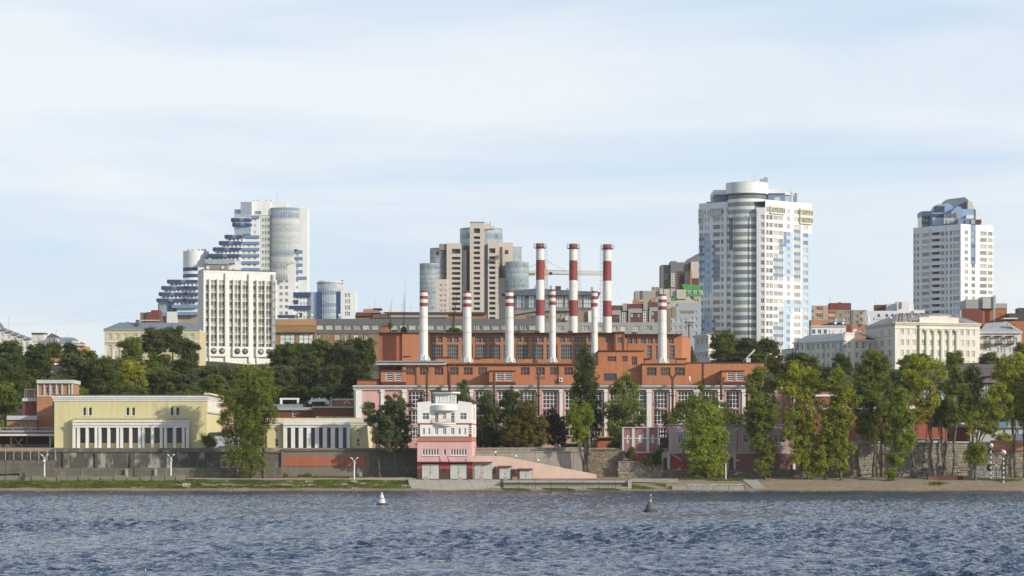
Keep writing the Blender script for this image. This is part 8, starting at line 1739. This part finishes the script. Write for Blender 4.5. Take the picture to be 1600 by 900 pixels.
named = [  # px, py, Y, rx, ry, colour, label
 (14, 556, 800, 26, 26, 'dark', 'dark rounded tree below the stepped white house at the left edge'), (60, 565, 760, 26, 28, 'dark', 'large dark tree under the orange and white villa'),
 (8, 622, 668, 22, 26, 'mid', 'mid-green tree at the far left edge behind the brick building'), (26, 600, 690, 22, 30, 'dark', 'dark tree left of the brick building top'), (84, 546, 830, 15, 14, 'mid', 'small tree right before the orange villa wall'),
 (110, 548, 835, 15, 13, 'dark', 'small dark tree at the right corner of the villa'), (64, 547, 838, 10, 12, 'dark', 'dark tree left of the villa facade'), (118, 580, 745, 30, 30, 'grey', 'broad grey-green tree in the middle of the left slope'),
 (160, 585, 740, 26, 30, 'dark', 'dark tree below the pale yellow building'), (205, 590, 725, 26, 28, 'yellow', 'bright yellow-green tree glowing on the left slope'), (182, 566, 800, 22, 14, 'mid', 'mid-green tree in front of the yellow building base'),
 (206, 540, 868, 22, 22, 'mid', 'tree covering the middle of the yellow building'), (240, 533, 872, 24, 22, 'dark', 'tall dark tree before the yellow building, left of two'), (270, 530, 876, 24, 22, 'dark', 'tall dark tree before the yellow building, right of two'), (296, 552, 868, 18, 22, 'dark', 'dark tree at the left foot of the office block'),
 (246, 568, 820, 24, 18, 'mid', 'mid-green tree below the two tall dark ones'), (285, 578, 790, 24, 18, 'dark', 'dark tree left below the round windows'), (324, 572, 800, 22, 14, 'mid', 'mid-green tree under the first round windows'), (358, 576, 800, 20, 13, 'yellow', 'yellowish tree under the middle round windows'), (398, 572, 800, 20, 14, 'mid', 'tree under the right round windows'),
 (250, 600, 730, 26, 20, 'dark', 'dark tree right of the yellow-green one'), (290, 602, 730, 24, 18, 'grey', 'grey-green tree above the roof of the long yellow hall'), (330, 600, 735, 22, 16, 'mid', 'mid-green tree right behind the hall gable'), (444, 560, 800, 24, 26, 'dark', 'dark tree at the right foot of the office block'),
 (470, 556, 805, 26, 24, 'dark', 'dark tree in front of the ochre brick windows'), (505, 552, 808, 24, 24, 'mid', 'mid-green tree before the long grey block'), (538, 552, 806, 20, 24, 'grey', 'thin-topped grey-green tree before the long grey block'), (568, 550, 800, 22, 24, 'dark', 'dark tree left of the red wing of the plant'),
 (440, 590, 750, 26, 22, 'grey', 'grey-green tree right behind the twig-topped tree'), (480, 588, 752, 26, 22, 'dark', 'dark tree in the middle of the central slope'), (520, 590, 750, 26, 22, 'dark', 'deep green tree on the central slope'), (556, 588, 752, 24, 22, 'dark', 'dark tree at the right end of the central slope'),
 (420, 612, 700, 26, 13, 'mid', 'low mid-green tree above the red flat building'), (465, 613, 700, 24, 11, 'mid', 'low tree behind the white roof gantry'), (505, 613, 700, 22, 10, 'grey', 'low grey-green tree behind the white skylight'), (535, 612, 700, 18, 10, 'dark', 'low dark tree left of the pink hall corner'),
 (90, 606, 700, 22, 18, 'mid', 'tree just behind the top of the brick building'), (120, 614, 690, 18, 13, 'yellow', 'yellowish bush tree behind the left end of the hall roof'), (160, 614, 692, 22, 12, 'dark', 'dark bush tree above the hall roof'), (215, 614, 692, 20, 10, 'mid', 'green bush tree behind the hall roof, below the bright one'),
 (3, 590, 700, 20, 30, 'dark', 'dark tree cut by the left edge'), (1130, 535, 842, 23, 20, 'mid', 'rounded green tree in front of the round tower'), (1150, 548, 850, 22, 18, 'dark', 'dark green tree at the middle foot of the round tower'), (1172, 546, 848, 22, 20, 'dark', 'dark tree at the right foot of the round tower'), (1200, 548, 850, 22, 20, 'dark', 'dark tree between the round tower and the cream corner block'),
 (1128, 556, 830, 18, 13, 'dark', 'low dark tree below the rounded one by the round tower'), (1160, 560, 830, 26, 12, 'dark', 'low dark tree behind the white lattice arm'), (1190, 562, 828, 20, 12, 'mid', 'low tree left of the cream corner block'), (1212, 570, 760, 16, 16, 'olive', 'yellow-brown tree below the cream corner block'), (1238, 575, 760, 18, 14, 'mid', 'green tree below the shaded cream wall'),
 (1352, 612, 700, 20, 22, 'dark', 'dark tree behind the tall mid-green one'), (1300, 600, 720, 20, 12, 'mid', 'green tree behind the red hall roof'), (1270, 604, 715, 18, 12, 'dark', 'dark tree behind the left end of the red hall'), (1475, 610, 690, 16, 14, 'dark', 'dark tree behind the light metal roof'), (1590, 600, 700, 20, 20, 'dark', 'dark tree behind the mansard house end'),
 (1595, 548, 900, 12, 14, 'mid', 'small tree right of the balcony house'), (610, 508, 850, 5, 6, 'mid', 'tiny tree on the plant roof before the grey block'), (709, 517, 760, 13, 6, 'mid', 'green treetops showing over the boiler house roof'), (631, 515, 760, 6, 5, 'dark', 'small bush showing over the left boiler house roof')]
for n_ in named:
    px, py, Y, rx, ry = n_[:5]
    if 305 < px < 440 and py < 590: py += 11; ry *= .8
    if 150 < px < 215 and py < 580: py += 7
    htree(px, py, Y, rx*.97, ry*.93, *n_[5:])
used = {}
def place_of(px): return [w for a, w in ((-99, 'at the left edge'), (40, 'below the villa'), (115, 'below the gap beside the villa'), (165, 'below the yellow school'), (240, 'left of the office block foot'), (305, 'below the office block'), (400, 'behind the twig-topped tree'), (450, 'below the ochre brick end'), (510, 'below the long grey block'), (550, 'beside the red wing of the plant'), (1200, 'above the left end of the red hall'), (1300, 'above the middle of the red hall'), (1380, 'below the weathered block'), (1480, 'beside the mansard house'), (1570, 'at the right edge')) if px >= a][-1]
CN = dict(dark='dark green', mid='mid-green', grey='grey-green', yellow='yellow-green', olive='brownish olive')
def filler(n, x0, x1, Ys, rx, ry, cols, lift, grp):
    for i in range(n):
        px = x0+(x1-x0)*((i*.618034) % 1); Y = Ys[i % len(Ys)]
        if Y > 780 and (150 < px < 215 or 305 < px < 440): Y -= 80
        g = terrain(X(px, Y), Y); r2 = rgh.uniform(*ry); cy = HY-(g+lift+rgh.uniform(-.6, .8)-CZ)*F/Y; c = rgh.choice(cols)
        row = ['lowest', 'low', 'middle', 'upper', 'topmost'][min(4, int((Y-640)/46))]; lb = f'{CN[c]} tree, {row} row on slope, {place_of(px)}'; used.setdefault(lb, [])
        used[lb].append((px, htree(px, cy, Y, rgh.uniform(*rx), r2, c, lb, grp)))
filler(105, -40, 560, [665, 700, 730, 760, 790, 820, 850], (19, 27), (18, 24), ['dark', 'dark', 'mid', 'grey', 'mid'], 3.6, 'broadleaf trees filling the slope')
filler(60, 1225, 1650, [690, 715, 740, 775, 815, 860], (16, 23), (13, 18), ['dark', 'mid', 'mid'], 3.0, 'trees behind the red hall')
for lb, ts in used.items():
    ts.sort(key=lambda q: q[0])
    if len(ts) > 1:
        for i, (px, o) in enumerate(ts): o['label'] = (['left', 'right'] if len(ts) == 2 else ['leftmost']+['second', 'third', 'fourth', 'fifth', 'sixth', 'seventh'][:len(ts)-2]+['rightmost'])[i]+' '+lb
def brush():
    rng = np.random.default_rng(4); C = []
    for i in range(900):
        px = rng.uniform(-60, 585); Y = rng.uniform(655, 865); x = X(px, Y); C.append((x, Y, terrain(x, Y)+rng.uniform(.2, 1.6), rng.uniform(.9, 1.9)))
    for i in range(160):
        px = rng.uniform(1225, 1650); Y = rng.uniform(690, 870); x = X(px, Y); C.append((x, Y, terrain(x, Y)+rng.uniform(.2, 1.2), rng.uniform(.8, 1.6)))
    o = bpy.data.objects.new('undergrowth', leafmesh('undergrowth', leaves(C, 42000, .6, 77), LM['mid'])); sc.collection.objects.link(o); tag(o, 'low bushes and undergrowth covering the slope between the trees', 'undergrowth', kind='stuff')
brush()
t = thing('conifer', 'small dark conical spruce at the right end of the boiler house', 'tree', (X(1081, 800), 800, 24)); m = MB(); xx = X(1081, 800)
m.tube((xx, 800, 24), (xx, 800, Z(541, 800)), .15, .05, bark_d); m.build('trunk', t)
v = leaves([(xx, 800, Z(541+i*2.6, 800), .25+i*.16) for i in range(11)], 2600, .3, 5)-np.array((xx, 800, 24)); o = bpy.data.objects.new('crown', leafmesh('crown', v, LM['dark'])); sc.collection.objects.link(o); o.parent = t
# ================================================================== shore furniture, signs, buoys
def mast(px, yt, yb, label, sign=False):
    Y = 610.0; t = thing('lamp_mast', label, 'lamp mast', (X(px, Y), Y, ground(Y)), 'white lamp masts along the quay'); x = X(px, Y); s = Y/F
    m = MB(); m.cyl(x, Y, ground(Y)-.1, Z(yt+6, Y), .17, .14, white, 10); m.build('pole', t)
    for k in (-1, 1):
        m = MB(); m.tube((x, Y, Z(yt+7, Y)), (x+k*.5, Y, Z(yt+2.5, Y)), .06, .06, white); m.build('arm', t)
        m = MB(); v0, v1 = (x+k*.35, Y-.1, Z(yt+3, Y)), (x+k*.85, Y-.1, Z(yt+.8, Y)); m.tube(v0, v1, .14, .09, white, 8); m.build('lamp_head', t)
    m = MB(); m.box(x+.12, x+.36, Y-.15, Y+.1, Z(yt+11, Y), Z(yt+8, Y), M('cream_box', (.5, .45, .3), .6)); m.build('floodlight', t)
    if sign: nosign(t, x-.1, Y-.25, Z(yt+12, Y), .42)
def nosign(t, x, y, z, r):
    m = MB(); m.tube((x, y, z), (x, y+.04, z), r, r, M('sign_red', (.50, .02, .03), .5), 24); m.tube((x, y-.012, z), (x, y+.03, z), r*.82, r*.82, M('sign_white', (.80, .80, .80), .5), 24); m.build('round_sign', t)
    o = [c for c in t.children if c.name.startswith('round_sign')][-1]
    k = MATS.get('sign_black') or M('sign_black', (.02, .02, .02), .5); m = MB(); yy = y-.03; a = r*.46
    m.tube((x-a*.5, yy, z+a*.8), (x+a*.55, yy, z-a*.85), r*.07, r*.07, k, 5)        # anchor shank
    m.tube((x-a*.85, yy, z+a*.35), (x-a*.05, yy, z+a*.8), r*.06, r*.06, k, 5)
    for i in range(6):
        a0, a1 = -2.5+i*.45, -2.5+(i+1)*.45; m.tube((x+a*.05+a*math.cos(a0), yy, z-a*.05+a*math.sin(a0)), (x+a*.05+a*math.cos(a1), yy, z-a*.05+a*math.sin(a1)), r*.065, r*.065, k, 5)
    m.build('anchor_symbol', o); m = MB(); m.tube((x-r*.56, yy-.03, z+r*.56), (x+r*.56, yy-.03, z-r*.56), r*.05, r*.05, MATS['sign_red'], 5); m.build('slash', o)
mast(69.5, 709, 747, 'white lamp mast carrying a round no-anchoring sign at the far left', True); mast(267, 709, 746, 'white lamp mast with two heads before the middle of the long yellow hall'); mast(553.5, 714, 750, 'white lamp mast with two heads before the dark wall right of the pavilion')
def signpost(px, Y, ysign, label, r=.6):
    t = thing('sign_post', label, 'sign', (X(px, Y), Y, ground(Y)), 'no-anchoring signs on striped posts'); x = X(px, Y); z = ground(Y)-.1; zt = Z(ysign, Y)-r; i = 0; n = 12; h = (zt-z)/n
    for i in range(n): m = MB(); m.cyl(x, Y, z+i*h, z+(i+1)*h, .13, .13, white if i % 2 == 0 else metal_d, 10, top=(i == n-1)); m.build('stripe', t)
    m = MB(); m.cyl(x, Y, zt, zt+r*1.2, .07, .07, metal_g, 8); m.build('top_pole', t); nosign(t, x, Y-.18, Z(ysign, Y), r)
signpost(1548, 614, 696, 'red ringed no-anchoring sign on a striped post, partly under leaves'); signpost(1568, 607.5, 707, 'red ringed no-anchoring sign on a striped post nearest the water')
t = thing('marker_post', 'thin dark post with a pale lamp between the two anchor signs', 'post', (X(1557, 614), 614, 2.6)); m = MB(); m.tube((X(1557, 614), 614, 2.4), (X(1557, 614), 614, Z(700, 614)), .07, .06, metal_d); m.build('pole', t); m = MB(); m.ball((X(1556, 614), 613.9, Z(727, 614)), .2, wtrim); m.build('lamp', t)
for px, yt, Y, lb in ((1134, 725, 610, 'plain white post standing before the lilac house'), (1129, 728, 616, 'thin grey post behind the plain white one')):
    m = MB(); m.cyl(X(px, Y), Y, ground(Y)-.1, Z(yt, Y), .12, .11, wtrim if px == 1134 else metal_g, 8); m.box(X(px, Y)-.16, X(px, Y)+.16, Y-.16, Y+.16, Z(yt, Y), Z(yt, Y)+.12, grey_pale); single(m, 'post', lb, 'post', (X(px, Y), Y, ground(Y)))
for px, Y, yt, yb, mt, lb in ((37, 609.5, 739.5, 749, metal_d, 'short dark bollard on the grass at the left'), (198, 616.9, 733.5, 746, conc_l, 'pale concrete post set in the low wall, left one'), (243.5, 616.9, 733.5, 746, conc_l, 'pale concrete post set in the low wall, right one'), (564, 619.5, 739, 749, conc_l, 'small pale cabinet against the wall right of the lamp mast')):
    m = MB(); x = X(px, Y); m.prism([(x-.28, Y-.25), (x+.28, Y-.25), (x+.28, Y+.25), (x-.28, Y+.25)], Z(yb, Y), Z(yt, Y), mt); m.prism([(x-.33, Y-.3), (x+.33, Y-.3), (x+.33, Y+.3), (x-.33, Y+.3)], Z(yt, Y)+.001, Z(yt, Y)+.12, mt); single(m, 'bollard', lb, 'bollard', (x, Y, Z(yb, Y)))
t = thing('pontoon', 'flat rusty red pontoon lying on the beach below the stone wall', 'pontoon', (X(1474, 612), 612, 2.4)); Yp = 611.5
m = MB(); v = [(1450, 745), (1466, 749.5), (1498, 747.5), (1516, 746)]; 
for (a, c), (d, e) in zip(v, v[1:]): m.box(X(a, Yp), X(d, Yp), Yp, Yp+.3, Z(e+1, Yp), Z(c-.2, Yp), M('faded_red_hull', (.19, .06, .05), .8, .15))
m.build('rim', t); m = MB(); m.prism([(X(1450, Yp), Yp+.1), (X(1516, Yp), Yp+.1), (X(1510, Yp), Yp+3.5), (X(1452, Yp), Yp+3.5)], 2.2, Z(744, Yp)+.1, rust); m.build('deck', t)
for q, h, mt in ((1453, 6, blue_d), (1470, 2.5, metal_d), (1482, 3, metal_d)): m = MB(); m.pbox(q, q+3.4, 744-h, 744.5, Yp+1, .6, mt); m.build('deck_box', t)
t = thing('beach_fence', 'low pale blue slatted fence behind the cut-trunk tree on the beach', 'fence', (X(1540, 616), 616, 2.7))
for y in (737, 740.5, 744): m = MB(); m.pbox(1518, 1564, y, y+1.1, 615.6, .06, M('pale_blue_slat', (.28, .34, .40), .7)); m.build('slat', t)
for q in (1518, 1529, 1541, 1552, 1563): m = MB(); m.pbox(q, q+1.1, 735, 748, 615.7, .1, MATS['pale_blue_slat']); m.build('fence_post', t)
m = MB(); m.box(X(1517, 615), X(1519.5, 615), 614.8, 615.3, 2.6, Z(739.5, 615), M('bright_blue_paint', (.05, .16, .42), .6)); single(m, 'blue_bin', 'small bright blue bin at the left end of the slatted fence', 'bin', (X(1518, 615), 615, 2.6))
t = thing('tyre', 'black tyre leaning by the striped sign post at the fence', 'tyre', (X(1546, 615), 615, 3.6)); m = MB(); cx_, cz_ = X(1546, 615), Z(731, 615)
for i in range(16): a0, a1 = i*math.pi/8, (i+1)*math.pi/8; m.tube((cx_+.38*math.cos(a0), 615, cz_+.45*math.sin(a0)), (cx_+.38*math.cos(a1), 615, cz_+.45*math.sin(a1)), .3, .3, M('tyre_rubber', (.02, .02, .02), .8), 8)
m.build('tyre_ring', t)
t = thing('handrail', 'thin dark metal handrail along the foot of the stone wall', 'railing', (X(1450, 619), 619, 2.9))
for a, c, e, f_ in ((1342, 1440, 742, 738), (1440, 1520, 734, 730), (1520, 1640, 727, 723)):
    m = MB(); m.tube((X(a, 619), 619, Z(c if False else e, 619)), (X(c, 619), 619, Z(f_, 619)), .06, .06, metal_d, 5); m.build('rail', t)
    for k in range(5): q = a+(c-a)*(k+.5)/5; y = e+(f_-e)*(k+.5)/5; m = MB(); m.tube((X(q, 619), 619, 2.7), (X(q, 619), 619, Z(y, 619)), .05, .05, metal_d, 5); m.build('rail_post', t)
t = thing('street_lamp', 'curved-arm street lamp behind the right roof of the plant', 'street lamp', (X(1197, 760), 760, 17)); m = MB(); m.tube((X(1197, 760), 760, 16), (X(1197, 760), 760, Z(558, 760)), .12, .09, metal_g); m.tube((X(1197, 760), 760, Z(558, 760)), (X(1200, 760), 760, Z(553.5, 760)), .08, .08, metal_g); m.tube((X(1200, 760), 760, Z(553.5, 760)), (X(1204, 760), 760, Z(553, 760)), .08, .08, metal_g); m.build('pole', t); m = MB(); m.pbox(1203, 1206, 552.2, 553.6, 759.8, .5, wtrim); m.build('lamp_head', t)
# buoys
def buoy(px, py, h, wb, label, bands, top='ball', bird=False):
    Y = (CZ)*F/(py-HY); s = Y/F; x = X(px, Y); t = thing('buoy', label, 'buoy', (x, Y, -.1), 'buoys on the river'); R = wb*s/2; H = h*s
    m = MB(); m.cyl(x, Y, -.25, .24, R*1.15, R*1.15, metal_d, 24); m.cyl(x, Y, .24, .34, R*1.15, R*.9, metal_d, 24); m.build('float', t)
    for a, c, ra, rc, mt, nm in bands: m = MB(); m.cyl(x, Y, .3+a*H*.95, .3+c*H*.95, R*ra, R*rc, mt, 24); m.build(nm, t)
    if bird:
        z = .2+H*.95; m = MB(); m.ball((x-.02, Y, z+.16), .13, M('gull_grey', (.30, .30, .31), .8), 10, .75); m.ball((x+.1, Y, z+.33), .07, wtrim, 8); m.tube((x+.02, Y, z+.2), (x+.09, Y, z+.33), .07, .05, wtrim, 6); m.tube((x-.12, Y, z+.16), (x-.32, Y, z+.12), .06, .01, M('gull_dark', (.06, .06, .06), .8), 6); m.tube((x+.16, Y, z+.33), (x+.23, Y, z+.31), .015, .008, M('beak', (.5, .3, .03), .6), 5)
        for k in (-.03, .03): m.tube((x+k, Y, z), (x+k, Y, z+.08), .012, .012, M('beak', (.5, .3, .03), .6), 4)
        b_ = single(m, 'gull', 'small grey gull perched on top of the dark buoy', 'bird', (x, Y, z))
    return t
bw = M('buoy_white', (.62, .63, .62), .45, .08, 1.2, .05, 5); bg_ = M('buoy_weathered', (.10, .10, .095), .7, .15, 1.5, .1, 5); 
buoy(596.5, 789.5, 18, 16, 'white conical buoy with a dark ring floating near the far bank', [(0, .42, .78, .55, bw, 'lower_cone'), (.42, .48, .56, .5, metal_d, 'dark_ring'), (.48, .8, .5, .26, bw, 'upper_cone'), (.8, 1.0, .16, .13, wtrim, 'lamp'), (.78, .8, .3, .3, bw, 'collar')])
buoy(1016, 799.5, 21, 19, 'weathered dark grey conical buoy with a pale neck', [(0, .25, .8, .72, bg_, 'lower_cone'), (.25, .6, .72, .3, bg_, 'upper_cone'), (.6, .82, .24, .2, M('buoy_neck', (.42, .40, .36), .7), 'neck'), (.82, .92, .42, .3, bg_, 'top_cage')], bird=True)

# thin autumn haze over the river and the city
m = bpy.data.materials.new('haze'); m.use_nodes = True; N = m.node_tree.nodes; N.clear(); pv = N.new('ShaderNodeVolumePrincipled'); pv.inputs['Color'].default_value = (.88, .93, 1, 1); pv.inputs['Density'].default_value = .00004
mo = N.new('ShaderNodeOutputMaterial'); m.node_tree.links.new(pv.outputs[0], mo.inputs['Volume']); mb = MB(); mb.box(-9050, 9050, -9050, 9050, -4.7, 150, m); tag(mb.build('haze'), 'thin pale haze hanging over the river and the far towers', 'haze', kind='stuff')
